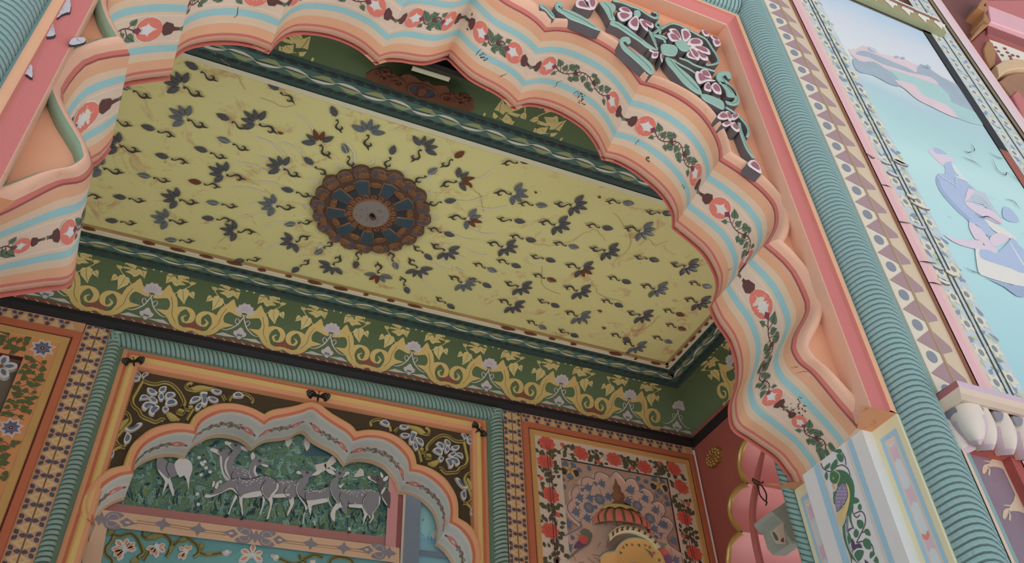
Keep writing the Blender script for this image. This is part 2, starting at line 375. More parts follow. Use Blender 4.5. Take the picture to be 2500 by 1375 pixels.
for q in rl:
    g = Geo(); g.grid([[(XR+d, y, z) for y, z in q] for d in (0, .3, .7, 1.1)], PK); lob = g.build('scallop', ra)
    g = Geo(fX(XR-.002)); g.tube(q, .034, GLD, .022, n=1, seg=6); g.build('gilt_bead', ra)
g = Geo(); g.face([(XR, 1.9, 2.9), (XR, 3.5, 2.75), (XR+1.1, 3.5, 2.75), (XR+1.1, 1.9, 2.9)], PK); g.build('trim_3', kind='structure')
# floor and forecourt
PAV = M(192,192,192,.8,rough=.8,var=.12)
g = Geo(); g.rect(-30, -34, 30, 8, PAV, 0); g.map = None
for i in range(len(g.v)): g.v[i] = (g.v[i][0], g.v[i][1], -H)
g.build('floor', kind='structure')
# ------------------------------------------------------------------ ceiling: yellow panel, sunk border, green cove, black cornice
YEL = worn((200,166,96),(152,122,80),CE,.5,6,base2=(198,168,108),name='yellow_wash'); YEL2 = M(214,192,134,CE,var=.06)
CX0, CX1, CY0, CY1 = -1.464, 2.814, 2.41, 3.66
g = Geo(fZ(ZC)); g.rect(CX0+.02, CY0+.02, CX1-.02, CY1-.02, YEL, -.004)
ceil = g.build('ceiling', kind='structure')
g = Geo()
def rring(pr):      # pr: list of (outset, z, mat): rectangular rings around the yellow panel
    rows = [[(CX0-o, CY0-o, z), (CX1+o, CY0-o, z), (CX1+o, CY1+o, z), (CX0-o, CY1+o, z)] for o, z, m in pr]
    g.grid(rows, None, closed=True, smooth=False, mfun=lambda i, j: pr[i][2])
GD = M(52,84,72,CE,var=.2); GD2 = M(44,66,60,CE,var=.3)
rring([(-.03, ZC+.004, YEL2), (-.026, ZC-.006, YEL2), (0, ZC-.006, GD2), (.0, ZC+.0, GD2), (.028, ZC+.002, GD), (.12, ZC+.002, GD2), (.155, ZC-.0, GD2), (.16, ZC-.01, GD2)])
g.build('border_moulding', ceil)
# cove
GR = worn((62,80,50),(50,64,40),CE,.4,5,base2=(76,96,62),name='green_wash'); MRN = M(112,64,54,CE,var=.15)
def cove_pt(s):   # s 0 at the border .. 1 at the cornice : outset & height, concave quarter
    s = min(max(s, 0), 1)
    o = .16+(.338-.16)*math.sin(s*PI/2)**.9; z = ZC-.01-(ZC-.01-2.955)*(1-math.cos(s*PI/2))**.85
    return o, z
YF0 = 1.89
def fo(side, o):   # outset for the front side is wider
    return o if side != 'f' else .16+(o-.16)*((CY0-YF0)-.16)/(.338-.16)
g = Geo(); rows = []
for i in range(9):
    o, z = cove_pt(i/8); of = fo('f', o)
    rows.append([(CX0-o, CY0-of, z), (CX1+o, CY0-of, z), (CX1+o, CY1+o, z), (CX0-o, CY1+o, z)])
g.grid(rows, GR, closed=True)
g.grid([rows[0], [(CX0-.155, CY0-.155, ZC-.01), (CX1+.155, CY0-.155, ZC-.01), (CX1+.155, CY1+.155, ZC-.01), (CX0-.155, CY1+.155, ZC-.01)]], GD2, closed=True)
g.build('cove', ceil)
g = Geo()
def band(rows_): g.grid([[(CX0-a, YF0+f, z), (CX1+b, YF0+f, z), (CX1+b, CY1+b, z), (CX0-a, CY1+b, z)] for a, b, f, z in rows_], BLK, closed=True, smooth=False)
g = Geo(); band([(.338,.338,0,2.957),(.31,.31,.03,2.952),(.31,.31,.03,2.925),(.335,.335,.004,2.899),(.36,.36,-.02,2.897)])
kb = thing('black_cornice', 'black painted cornice moulding running between the green cove and the walls', 'cornice', (.675, 3, ZK)); g.build('moulding', kb)
g = Geo(); g.box(-3.1, 4.4, 1.5, 4.6, 3.42, 3.6, PAV); g.build('sun_block_slab', kind='structure')  # unseen slab added overhead to keep the sun out of the room
g = Geo(); g.box(-3.1, 4.4, 4.6, 4.8, -H, 3.6, PAV); g.build('sun_block_wall', kind='structure')  # unseen rear wall, added to block sun coming from behind
# ================================================================== painted vine on the soffit, one painting per lobe
CORAL = M(222,112,96,FR); STARW = M(216,206,206,FR); MAG = M(126,60,80,FR); LFG = M(88,112,88,FR,var=.18); STEM = M(78,56,50,FR); BUD = M(92,60,58,FR); DKL = M(52,70,56,FR); PALE = M(228,200,178,FR)
def pomegranate(g, o, ang, s, fx=1):
    X = lambda p: xf(p, o, ang, s, 1, s*fx)
    g.poly(X([(-.05,.1),(.0,.22),(.22,.3),(.34,.12),(.34,-.12),(.22,-.3),(0,-.22),(-.05,-.1)]), BUD, .0016)
    g.poly(X([(-.32,.05),(-.04,.09),(-.04,-.09),(-.32,-.05)]), BUD, .0016)
    g.disc(X([(-.34,0)])[0], .1*s, LFG, .0016, 8)
    g.blob(X([(.28,0),(.45,.42),(.8,.56),(1.14,.42),(1.3,0),(1.14,-.42),(.8,-.56),(.45,-.42)]), PALE, .0013)
    g.blob(X([(.32,.03),(.45,.36),(.78,.51),(.78,.22),(.55,.03)]), CORAL, .0018); g.blob(X([(.32,-.03),(.45,-.36),(.78,-.51),(.78,-.22),(.55,-.03)]), CORAL, .0018)
    g.blob(X([(.83,.51),(1.1,.38),(1.22,.14),(1.06,.14),(.84,.24)]), CORAL, .0018); g.blob(X([(.83,-.51),(1.1,-.38),(1.22,-.14),(1.06,-.14),(.84,-.24)]), CORAL, .0018)
    g.poly(X([(.60,0),(.72,.10),(.82,.24),(.93,.16),(1.04,.17),(1.00,0),(1.04,-.17),(.93,-.16),(.82,-.24),(.72,-.10)]), STARW, .0022)
    g.poly(X([(1.04,0),(1.16,.16),(1.36,.0),(1.16,-.16)]), MAG, .0024)
HEARTC = cr(HEART[:6], 2)+cr(HEART[5:], 2)[1:]
def leafp(g, o, ang, s, m, vein=None, shape=HEART, h=.0018):
    g.poly(LEAFC if False else xf(HEARTC if shape is HEART else shape, o, ang, s), m, h)
    if vein: g.stroke(xf([(.0,0),(.45,.03),(.85,0)], o, ang, s), s*.05, vein, h+.0004, n=1)
def vine(g, u0, u1, amp, n, leaf=.042, green=None, dk=None, stm=None, bud=None, vert=False):
    green = green or LFG; dk = dk or DKL; stm = stm or STEM; bud = bud or BUD
    W = lambda t: (u0+(u1-u0)*t, amp*math.sin(t*n*PI)); P = (u1-u0)/n
    g.stroke([W(i/24) for i in range(25)], leaf*.10, stm, .0012, n=1)
    for k in range(n):
        c = u0+P*(k+.5); sg = 1 if k % 2 == 0 else -1
        # leaves in the hollow of each wave and just outside its crest
        for dx, dy, a, l in ((-.26, -.55, -2.3, 1.0), (.22, -.62, -.75, 1.05), (-.02, .25, -1.45, .85), (-.40, 1.25, 2.4, .62), (.36, 1.3, .8, .7), (.46, .1, .15, .6)):
            o = (c+dx*P, sg*dy*amp); leafp(g, o, a*sg, leaf*l, green, dk)
            g.stroke([o, ((o[0]+W((k+.5+dx*.7)/n)[0])/2, (o[1]+W((k+.5+dx*.7)/n)[1])/2), W((k+.5+dx*.6)/n)], leaf*.06, stm, .0011, n=1)
        if k+1 < n:
            p = W((k+1)/n); g.poly(cr(xf([(-.1,0),(.15,.34),(.55,.46),(.42,.12),(.85,0),(.42,-.12),(.55,-.46),(.15,-.34)], p, .7*sg*(1 if k % 2 else -1), leaf*.8), 2, True), bud, .0024)
for li, (R_, F_, B_) in enumerate(LOBES):
    f, L = soffit_map(li); g = Geo(f, 2)
    ends = (0 if li == 0 else 1), (0 if li == 11 else 1)
    s = min(.082, L*.26)
    a0, a1 = .01, L-.01
    if ends[0]: pomegranate(g, (.028, 0), 0, s); a0 = .028+s*1.3
    if ends[1]: pomegranate(g, (L-.028, 0), PI, s, -1); a1 = L-.028-s*1.3
    n = max(2, int(round((a1-a0)/.075)))
    vine(g, a0-.004, a1+.004, .019, n, leaf=.034)
    lob = [c for c in arch.children if c.name.split('.')[0] == 'arch_lobe'][li]
    g.build('painted_vine', lob)
# ================================================================== ceiling inlays of mirror glass
GLS = M(88,98,104,CE,rough=.22,var=.3,grain=.3,metal=.25); GLS2 = M(74,78,82,CE,rough=.22,var=.3,grain=.3,metal=.25); SCR = M(58,54,50,CE,rough=.4); VN = M(190,178,140,CE); RUST = M(92,52,30,CE,var=.4,grain=2)
RC = tuple(float(v) for v in onZ(907,514,ZC)[:2])
SCURL = [(0,0),(-.12,.05),(-.26,-.03),(-.40,-.16),(-.58,-.17),(-.70,-.02),(-.62,.14),(-.48,.10)]
def scurl(g, o, ang, s, fy=1):
    g.stroke(xf(SCURL, o, ang, s, 1, s*fy), [.10*s,.07*s,.08*s,.13*s,.13*s,.10*s,.05*s], SCR, .004, n=4)
    g.poly(xf([(.02,.1),(-.1,.02),(-.06,-.08),(.03,-.06)], o, ang, s, 1, s*fy), SCR, .0045)
    g.poly(xf([(-.66,-.06),(-.78,-.10),(-1.0,.02),(-.76,.03)], o, ang, s, 1, s*fy), SCR, .0045)
def lotus_mesh(var, broken=False):
    g = Geo(lambda u, v, h: (u, v, -h)); m = GLS if var % 2 else GLS2
    for k, (a, l, w_) in enumerate(((1.5,.062,.46),(.85,.058,.40),(.25,.066,.36),(-.35,.058,.40),(-1.05,.064,.5))):
        w_ *= .95; P = cr(xf([(0,0),(.25,w_*.42),(.55,w_*.52),(.85,w_*.3),(1.02,0),(.85,-w_*.3),(.55,-w_*.52),(.25,-w_*.42)], (.016*math.cos(a), .016*math.sin(a)), a, l*1.02), 2, True)
        g.raised(P, RUST if broken and k in (1,2) else m, h=.004, inset=.08, dome=.0015)
    g.stroke([(0,0),(.012,.0)], .012, VN, .002, n=1)
    scurl(g, (-.008, 0), 0, .095, 1 if var < 2 else -1)
    return g
def bud_mesh(var, broken=False):
    g = Geo(lambda u, v, h: (u, v, -h))
    g.raised(xf([(0,0),(.15,.2),(.45,.29),(.8,.18),(1,0),(.8,-.18),(.45,-.29),(.15,-.2)], (0,0), 0, .062), RUST if broken else (GLS if var % 2 else GLS2), h=.004, inset=.08, dome=.0015)
    if var == 1: g.stroke([(.004,0),(.03,.004),(.06,0)], .002, VN, .0065, n=3)
    scurl(g, (-.014, 0), 0, .082, 1 if var < 2 else -1)
    return g
LOT = [(445,210),(455,290),(630,300),(290,355),(250,410),(550,425),(435,487),(410,537),(578,565),(690,410),(672,503),(720,590),(780,350),(898,325),(1030,362),(813,648),(925,668),(1020,655),(1118,440),(1140,533),(1088,612),(1230,602),(1252,472),(1398,500),(1358,548),(1565,563),(1480,612),(1418,655),(1600,705),(1675,650),(1412,710),(1130,690),(1268,700),(1250,745),(1412,772),(1565,770),(1705,738),(1550,845)]
LBAD = {12, 16, 19, 18, 27}
BUDS = [(484,170),(318,218),(680,220),(820,285),(272,290),(378,317),(560,293),(562,348),(412,385),(507,370),(368,432),(492,447),(308,483),(535,497),(523,534),(288,540),(432,586),(200,475),(597,635),(848,375),(765,402),(955,378),(1045,425),(1110,385),(717,467),(722,545),(1085,492),(1084,568),(787,608),(872,637),(730,652),(962,640),(1037,620),(1270,395),(1308,500),(1255,538),(1283,583),(1190,655),(1178,692),(990,700),(1520,495),(1617,520),(1470,555),(1388,600),(1332,632),(1248,645),(1335,680),(1585,632),(1518,685),(1715,697),(1345,742),(1500,742),(1315,795),(1393,815),(1520,825),(1622,831),(1092,742),(1650,765),(1655,800)]
BBAD = {11, 23, 46, 57, 58}
lp = {}; bp_ = {}
def place(px, meshes, kind, bad, i):
    x, y = onZ(px[0], px[1], ZC)[:2]; ang = math.atan2(y-RC[1], x-RC[0])
    # stems lean along the length of the panel away from the middle
    ang = math.atan2(math.sin(ang)*.55, math.cos(ang)) if abs(x-RC[0]) > .5 else ang
    key = (i % 3, bad)
    if key not in meshes:
        g = (lotus_mesh if kind == 'lotus_inlay' else bud_mesh)(i % 3, bad); o = g.build(kind, ceil, loc=(0, 0, 0)); meshes[key] = o.data
    else:
        o = bpy.data.objects.new(kind, meshes[key]); COL.objects.link(o); o.parent = ceil; o.matrix_parent_inverse = Matrix.Identity(4)
    o.location = (x, y, ZC-.0042+.0042+H); o.rotation_euler = (0, 0, ang)
    if bad: o['label'] = 'rust-stained broken glass petals'
for i, p in enumerate(LOT): place(p, lp, 'lotus_inlay', i in LBAD, i)
for i, p in enumerate(BUDS): place(p, bp_, 'bud_inlay', i in BBAD, i)
# faint pale stalk lines between the curls and the rosette, rust blots, cracks
g = Geo(fZ(ZC)); FAINT = M(200,186,160,CE)
for i, p in enumerate(LOT+BUDS):
    x, y = onZ(*p, ZC)[:2]; dx, dy = x-RC[0], y-RC[1]; r = math.hypot(dx, dy)
    if r < .42 or r > .9: continue
    a = .14/r; b = max(.3/r, .14/r+.12)
    if (1-b)*r < .3: b = 1-.3/r
    if b <= a: continue
    g.stroke([(x-dx*a, y-dy*a), (x-dx*(a+b)/2-.02*dy/r, y-dy*(a+b)/2+.02*dx/r), (x-dx*b, y-dy*b)], .006, FAINT, .0008, n=4)
g.build('painted_stalks', ceil)
g = Geo(fZ(ZC)); rr = random.Random(3)
def blot(px, s):
    x, y = onZ(*px, ZC)[:2]; pts = [(x+math.cos(a)*s*rr.uniform(.5,1.2), y+math.sin(a)*s*rr.uniform(.4,.9)) for a in np.linspace(0, 2*PI, 9)[:-1]]
    g.raised(cr(pts, 2, True), RUST, h=.004, inset=.3)
for p, s in (((1308,470),.01),((1463,482),.01),((1465,760),.016),((1475,801),.014),((1532,862),.014),((1432,790),.006),((685,325),.012),((1150,455),.012)): blot(p, s)
g.build('rust_spot', ceil)
g = Geo(fZ(ZC-.006))
for t in np.linspace(.02, .97, 26):
    if rr.random() < .75:
        x = CX0+.5+(CX1-CX0-.5)*t; l = rr.uniform(.01, .05)
        g.blob([(x-l, CY1-.028), (x-l*.3, CY1-.018+rr.uniform(0,.008)), (x+l, CY1-.024), (x+l*.4, CY1-.036-rr.uniform(0,.008)), (x-l*.5, CY1-.038)], RUST, .001, 3)
for t in np.linspace(.5, .98, 9):
    y = CY0+(CY1-CY0)*t; l = rr.uniform(.01, .04)
    g.blob([(CX1-.03, y-l), (CX1-.018, y), (CX1-.026, y+l), (CX1-.038, y+l*.3)], RUST, .001, 3)
DRT = M(140,112,66,CE,var=.3)
g.rect(CX0+.1, CY1-.05, CX1-.03, CY1-.028, DRT, -.0045); g.rect(CX1-.048, CY0+.05, CX1-.03, CY1-.03, DRT, -.0045)
g.build('rust_stain', ceil, kind='stuff')
g = Geo(fZ(ZC)); CRK = M(142,112,80,CE)
for seg in (((1290,590),(1340,600),(1400,588),(1450,560),(1480,590)),((1500,520),(1530,560),(1540,600),(1500,640)),((1320,650),(1330,700),(1370,720)),((1440,690),(1470,720),(1520,740)),((520,130),(560,160),(600,220)),((640,240),(690,260),(720,255)),((1150,460),(1175,480),(1180,520)),((1540,810),(1580,800),(1610,770)),((530,590),(600,560),(640,575)),((1560,600),(1585,585),(1600,600),(1625,590))):
    w_ = wZ(seg, ZC); g.stroke([(x+rr.uniform(-.008,.008), y+rr.uniform(-.008,.008)) for x, y in cr(w_, 4)], .0028, CRK, .0006, n=1)
g.build('crack', ceil)
# ------------------------------------------------------------------ rosette
ros = thing('ceiling_rosette', 'round brown and teal mirrored ceiling medallion with a grey mosaic centre', 'medallion', (RC[0], RC[1], ZC))
BRN = M(72,52,40,CE,rough=.5,var=.4,grain=2); BRN2 = M(68,66,72,CE,rough=.4,var=.3); GLT = M(112,78,46,CE,rough=.4,var=.35,metal=.2); TGL = M(44,64,74,CE,rough=.3,var=.25,metal=.1,grain=.2); DGL = M(40,48,54,CE,rough=.3,var=.2,metal=.1); MOS = worn((106,102,96),(66,62,56),CE,.5,60,name='mosaic_stone')
fr_ = lambda u, v, h: (RC[0]+u, RC[1]+v, ZC-h)
def pol(r, a): return (r*math.cos(a), r*math.sin(a))
R0 = .302; NL = 20
sc = []
for k in range(NL*8):
    a = 2*PI*k/(NL*8); ph = (k % 8)/8; big = 1.0 if (k//8) % 2 else .97
    sc.append(pol((R0*.945+R0*.06*abs(math.sin(PI*ph)))*big, a))
g = Geo(fr_); g.slab(sc, BRN, .02, bev=.006); g.build('base', ros)
g = Geo(fr_)
for k in range(NL):
    a = 2*PI*(k+.5)/NL
    g.disc(pol(.262, a), .034, BRN2, .021, 14, ry=.030, ang=a)
    g.tube([pol(.236, a+.10), pol(.262, a+.125), pol(.288, a+.08), pol(.293, a), pol(.288, a-.08), pol(.262, a-.125), pol(.236, a-.10)], .005, GLT, .004, base=.02, n=3)
    g.tube([pol(.272, a), pol(.28, a+.03), pol(.287, a), pol(.28, a-.03)], .005, GLT, .003, base=.021, n=3, closed=True)
g.build('outer_rim', ros)
def knot(k, a, r, s, spin):
    g = Geo(fr_); o = pol(r, a)
    for ph in (0, PI):
        P = [(t*.9*s, .34*s*math.sin(t*PI*1.5+ph)) for t in np.linspace(-1, 1, 13)]
        g.tube(xf(P, o, a+PI/2+spin, 1), .011*s/.028, GLT, .007, base=.021, n=1)
    g.tube(xf([(math.cos(t)*1.15*s, math.sin(t)*.62*s) for t in np.linspace(0, 2*PI, 15)[:-1]], o, a+PI/2+spin, 1), .006, GLT, .005, base=.021, n=1, closed=True)
    g.disc(o, s*1.1, DGL, .0212, 14, ry=s*.6, ang=a+PI/2+spin)
    g.build('knot', ros)
for k in range(18): knot(k, 2*PI*k/18+.1, .252, .024, .1)
for k in range(9): knot(k, 2*PI*(k+.5)/9, .192, .024, 0)
for k in range(9):
    a = 2*PI*k/9; g = Geo(fr_); d = .17
    P = [pol(.128, a-d*.9), pol(.215, a-d*1.05), pol(.222, a), pol(.215, a+d*1.05), pol(.128, a+d*.9), pol(.133, a)]
    g.slab(P, TGL, .006, base=.02, bev=.001); g.tube(P, .008, GLT, .006, base=.02, n=1, closed=True); g.build('mirror_panel', ros)
    g = Geo(fr_); a2 = a+PI/9; P = [pol(.115, a2-.07), pol(.172, a2-.13), pol(.172, a2+.13), pol(.115, a2+.07)]
    g.slab(P, DGL, .004, base=.02, bev=.001); g.build('mirror_panel', ros)
g = Geo(fr_)
for k in range(18):
    a = 2*PI*k/18; P = [(math.cos(t)*.014, math.sin(t)*.011) for t in np.linspace(0, 2*PI, 9)[:-1]]
    g.tube(xf(P, pol(.11, a), a), .007, GLT, .006, base=.02, n=2, closed=True)
    g.tube(xf([(-.012,-.01),(0,0),(.012,.01)], pol(.11, a), a), .006, GLT, .006, base=.02, n=2)
g.tube([pol(.093, t) for t in np.linspace(0, 2*PI, 37)[:-1]], .009, GLT, .008, base=.02, n=1, closed=True)
g.build('scroll_ring', ros)
g = Geo(fr_); g.slab([pol(.09, t) for t in np.linspace(0, 2*PI, 33)[:-1]], MOS, .006, base=.02, bev=.001); g.build('mosaic_centre', ros)
g = Geo(fr_); o = (.008, .004); g.disc(o, .016, BLK, .0275, 10, ry=.011, ang=.6); g.tube([(o[0]-.01, o[1]), (o[0]-.004, o[1]+.01), (o[0]+.008, o[1]+.016), (o[0]+.02, o[1]+.006)], .006, RUST, .02, base=.027, n=3); g.build('hook', ros)
# ------------------------------------------------------------------ twisted ribbon border on the sunk band
LIME = M(118,128,82,CE,var=.12); CREAM = M(196,190,150,CE); BORD = M(58,92,84,CE,var=.15); FISH = M(40,48,50,CE,var=.4,rough=.4)
def ribbon(g, L, P, off=0.):
    n = int(round(L/P)); P = L/n
    for k in range(n):
        x = k*P; up = 1 if k % 2 == 0 else -1
        g.poly([(x+.06*P, .0+.004*up), (x+.35*P, .026*up), (x+.62*P, .024*up), (x+.98*P, .002*up)], LIME, .0014)
        g.stroke([(x-.02*P, .010*up), (x+.2*P, -.002*up), (x+.5*P, -.011*up), (x+.8*P, -.012*up), (x+1.0*P, -.010*up)], [.001,.011,.015,.014,.004], CREAM, .0022, n=3)
        g.stroke([(x, .004*up), (x+.3*P, -.001*up), (x+.6*P, -.004*up), (x+P, -.006*up)], .0022, SCR, .0028, n=2)
        for sd_ in (1, -1):
            for q in (0, .5):
                g.poly(xf([(0,0),(.2,.2),(.55,.24),(.82,.06),(1,.22),(.96,0),(1,-.14),(.82,-.04),(.55,-.16),(.2,-.12)], (x+q*P+.04*P, sd_*.040), .12*sd_, P*.46), FISH, .0014)
        if k % 3 == 1: g.stroke([(x+.4*P, .034), (x+.46*P, .044), (x+.40*P, .050)], .004, RUST, .003, n=3)
g0 = Geo(); o_ = .075
sides = [((CX0-o_, CY1+o_), (1, 0), CX1-CX0+2*o_), ((CX1+o_, CY1+o_), (0, -1), CY1-CY0+2*o_), ((CX1+o_, CY0-o_), (-1, 0), CX1-CX0+2*o_), ((CX0-o_, CY0-o_), (0, 1), CY1-CY0+2*o_)]
for (ox, oy), (dx, dy), L in sides:
    g = Geo(lambda u, v, h, ox=ox, oy=oy, dx=dx, dy=dy: (ox+dx*u-dy*v, oy+dy*u+dx*v, ZC-h))
    g.rect(.0, -.03, L, .03, BORD, .0006); ribbon(g, L, .118); g.build('ribbon_border', ceil)
# ------------------------------------------------------------------ scroll frieze on the cove
YSC = M(170,148,80,CE,var=.1); YLF = M(176,156,92,CE,var=.1); GRY = M(160,154,154,CE,var=.06); DKG = M(60,60,36,CE); SLT = M(84,98,116,CE)
def cove_map(side):
    def f(u, v, h):
        s = 1-min(max(v, -.02), 1.05); o, z = cove_pt(s)
        e = .01; o2, z2 = cove_pt(max(0, s-e)); dn, dz = o2-o, z2-z; k = math.hypot(dn, dz)+1e-9
        nx, nz = -abs(dz)/k, -abs(dn)/k         # toward the room
        o += nx*h; z += nz*h
        if side == 'b': return (u, CY1+o, z)
        if side == 'r': return (CX1+o, YB-.0-u, z)
        if side == 'f':
            return (u, CY0-fo('f', o), z)
    return f
HW = .226                               # half the distance between two carnations
LV = .30                                # cove height in the same metres
def scroll(g, cx, sg, full=True):
    def T(p): return [(cx+sg*x*HW, y*.80+.085) for x, y in p]
    def lf(o, ang, s, shape=HEART, m=None):
        # leaf drawn in metres, then height scaled to the cove
        s *= 1.25; P = xf(shape, (0, 0), ang, s); g.poly([(cx+sg*(o[0]*HW+x), o[1]*.80+.085+y/LV) for x, y in P], m or YLF, .0016)
        g.stroke([(cx+sg*(o[0]*HW+x), o[1]*.80+.085+y/LV) for x, y in xf([(.05,0),(.5,.04),(.85,0)], (0,0), ang, s)], .0018, DKG, .0022, n=1)
    g.poly(cr(T([(.02,.03),(.16,-.03),(.36,.0),(.5,.10),(.60,.22),(.84,.32),(.62,.34),(.58,.46),(.66,.57),(.80,.54),(.96,.52),(.90,.66),(.78,.72),(.70,.86),(.60,.74),(.48,.62),(.42,.46),(.40,.30),(.34,.14),(.2,.06),(.06,.09)]), 2, True), YSC, .0012)
    g.stroke(T([(.34,.10),(.42,.26),(.36,.42),(.20,.46),(.08,.36),(.09,.22),(.20,.17),(.27,.26),(.2,.32)]), [.020,.034,.040,.036,.030,.022,.014,.008], YSC, .0014, n=4)
    g.stroke(T([(.30,.12),(.36,.26),(.31,.38),(.20,.40),(.13,.33),(.15,.24)]), .002, DKG, .0022, n=4)
    g.stroke(T([(.38,.12),(.50,.28),(.52,.44),(.6,.62)]), .0022, DKG, .0022, n=3); g.disc(T([(.03,.05)])[0], .009, YSC, .0016, 8, ry=.03)
    g.stroke(T([(.56,.68),(.42,.80),(.28,.92),(.24,1.02),(.34,1.10),(.6,1.12),(.80,1.06),(.92,1.10),(.88,1.20),(.74,1.18)]), [.006,.006,.005,.005,.006,.010,.008], YLF, .0014, n=4)
    lf((.40,.82), -1.9, .060); lf((.52,.92), .2, .034); lf((.30,.98), 2.7, .030, LEAF); lf((.28,1.0), .4, .062, DROP); lf((.36,.93), .15, .055, DROP); lf((.34,1.06), .9, .034, LEAF); lf((.66,1.10), -1.1, .050); lf((.22,.80), -2.2, .03)
def carnation(g, cx, top=.60, kind=0):
    T = lambda p: [(cx+x*HW, y) for x, y in p]
    for sg in (1, -1):
        g.stroke(T([(.03*sg,.55),(-.03*sg,.46),(-.10*sg,.36),(-.22*sg,.28),(-.34*sg,.24),(-.45*sg,.26)]), [.006,.007,.008,.010,.012,.004], GRY, .0018, n=3)
        g.stroke(T([(-.10*sg,.36),(-.16*sg,.42),(-.12*sg,.47),(-.06*sg,.42)]), .005, GRY, .0018, n=3)
        g.poly(T([(.04*sg,.155),(.36*sg,.19),(.52*sg,.13),(.3*sg,.13)]), GRY, .0016)
        for a in (.35, .8):
            g.poly([(cx+x, .15+y/LV) for x, y in xf(DROP, (0,0), PI/2-a*sg, .046)], GRY, .0018)
            g.poly([(cx+x, .15+y/LV) for x, y in xf(DROP, (0,0), PI/2-a*sg*.7, .024)], SLT, .0022)
    g.poly([(cx+x, .15+y/LV) for x, y in xf(DROP, (0,0), PI/2, .056)], GRY, .0020); g.disc((cx, .155), .012, GRY, .0024, 8, ry=.032)
    n = 11
    for k in range(n):
        a = PI*(k+.5)/n; r = .046 if k % 2 else .052
        g.poly([(cx+x, .58+y/LV) for x, y in xf(DROP, (0,0), a, r)], GRY, .0016)
    for k in range(6):
        a = PI*(k+.5)/6; g.poly([(cx+x, .58+y/LV) for x, y in xf(DROP, (0,0), a, .030)], GRY, .0022)
        g.stroke([(cx+x, .58+y/LV) for x, y in xf([(.3,.12),(1,.1)], (0,0), a, .034)], .0014, SLT, .0026, n=1)
bases = [float(onY(x, y, 3.985)[0]) for x, y in ((350,779),(579,828),(804,874),(1004,917),(1185,953),(1366,997),(1534,1029))]
PER = float(np.polyfit(range(len(bases)), bases, 1)[0]); B0 = float(np.polyfit(range(len(bases)), bases, 1)[1]); HW = PER/2
def chevrons(g, a, b, step=.0515):
    n = int((b-a)/step)
    for k in range(n):
        x = a+k*step; g.stroke([(x, .088), (x+.017, .058), (x, .026)], [.005,.010,.005], GRY, .0016, n=1)
for side, a, b in (('b', XL+.03, CX1+.33), ('r', .01, YB-1.9), ('f', -.9, CX1+.3)):
    g = Geo(cove_map(side)); n = 60
    g.grid([[g.map(a+(b-a)*i/n, v, .0008) for i in range(n+1)] for v in (-.01, .03, .07, .105)], MRN)
    chevrons(g, a+.02, b-.02); g.build('chevron_band', ceil)
def motif(fn, name, side, *a):
    g = Geo(cove_map(side)); fn(g, *a); return g.build(name, ceil)
for k in range(-4, 7):
    cx = B0+k*PER
    if cx > XL+.2: motif(carnation, 'carnation_motif', 'b', cx)
    def pair(g, c=cx+HW):
        g.poly([(c-.62*HW,.10),(c-.3*HW,.12),(c-.1*HW,.24),(c,.27),(c+.1*HW,.24),(c+.3*HW,.12),(c+.62*HW,.10)], MRN, .0008)
        scroll(g, c, 1); scroll(g, c, -1)
    if cx > XL and k < 6: motif(pair, 'scroll_motif', 'b')
def half(g): scroll(g, B0+6*PER+HW, -1)
motif(half, 'scroll_motif', 'b')
motif(carnation, 'carnation_motif', 'b', float(onY(1684,1052,3.98)[0])-.09)
for u in (.40, .40+PER):
    def hp(g, u=u): scroll(g, u-.03-.0, 1)
    motif(hp, 'scroll_motif', 'r'); motif(carnation, 'carnation_motif', 'r', u+HW-.02)
    def hq(g, u=u): scroll(g, u+PER-.03, -1)
    motif(hq, 'scroll_motif', 'r')
# front cove: a few motifs and the tarnished crest
def fq(g, c): scroll(g, c, 1)
cxf = float(onZ(1395,300,3.05)[0])
motif(fq, 'scroll_motif', 'f', cxf-.16); motif(lambda g: scroll(g, cxf-.10, -1), 'scroll_motif', 'f'); motif(carnation, 'carnation_motif', 'f', cxf-.36)
motif(lambda g: scroll(g, -.03, 1), 'scroll_motif', 'f')
g = Geo(lambda u, v, h: (u, v, 0)); 
crest = thing('tarnished_crest', 'dark tarnished scrolled metal crest on the green cove behind the crown of the arch', 'ornament', (.66, 2.2, 3.1))
cq = wZ([(920,190),(1135,250)], 3.13); c0 = np.array(cq[0]); c1_ = np.array(cq[1]); cc_ = (c0+c1_)/2; W_ = float(np.hypot(*(c1_-c0)))
CF_ = M(84,50,32,CE,var=.5,rough=.45,grain=2); CB_ = M(48,50,62,CE,rough=.3)
def fc(u, v, h): return (cc_[0]+u, cc_[1]-v*.85, 3.13-.30*v-h-.03*0)
g = Geo(fc)
g.slab(cr([(-.24,-.03),(-.22,.05),(-.17,.09),(-.13,.05),(-.08,.10),(-.02,.075),(0,.09),(.03,.075),(.08,.10),(.13,.05),(.17,.09),(.22,.05),(.24,-.03),(.12,-.05),(0,-.055),(-.12,-.05)], 3, True), CF_, .012, bev=.003); g.build('plate', crest)
for sg in (-1, 1):
    g = Geo(fc)
    for r0, ox, oy in ((.042,.115,.015),(.026,.175,.02),(.018,.20,.055)):
        g.tube([(sg*ox+math.cos(t)*r0*(1-t/9)*sg, oy+math.sin(t)*r0*(1-t/9)) for t in np.linspace(0, 7.5, 22)], .011, CF_, .012, base=.012, n=1)
    for a in (.4, .9, 1.4, 1.9): g.raised(xf(LEAF, (sg*.15, .03), (PI/2-(a-1.1)*sg), .055), CF_, .010, base=.012, inset=.2)
    g.build('scroll', crest)
g = Geo(fc)
for sg in (-1, 1): g.disc((sg*.035, .01), .020, CB_, .0135, 12, ry=.034)
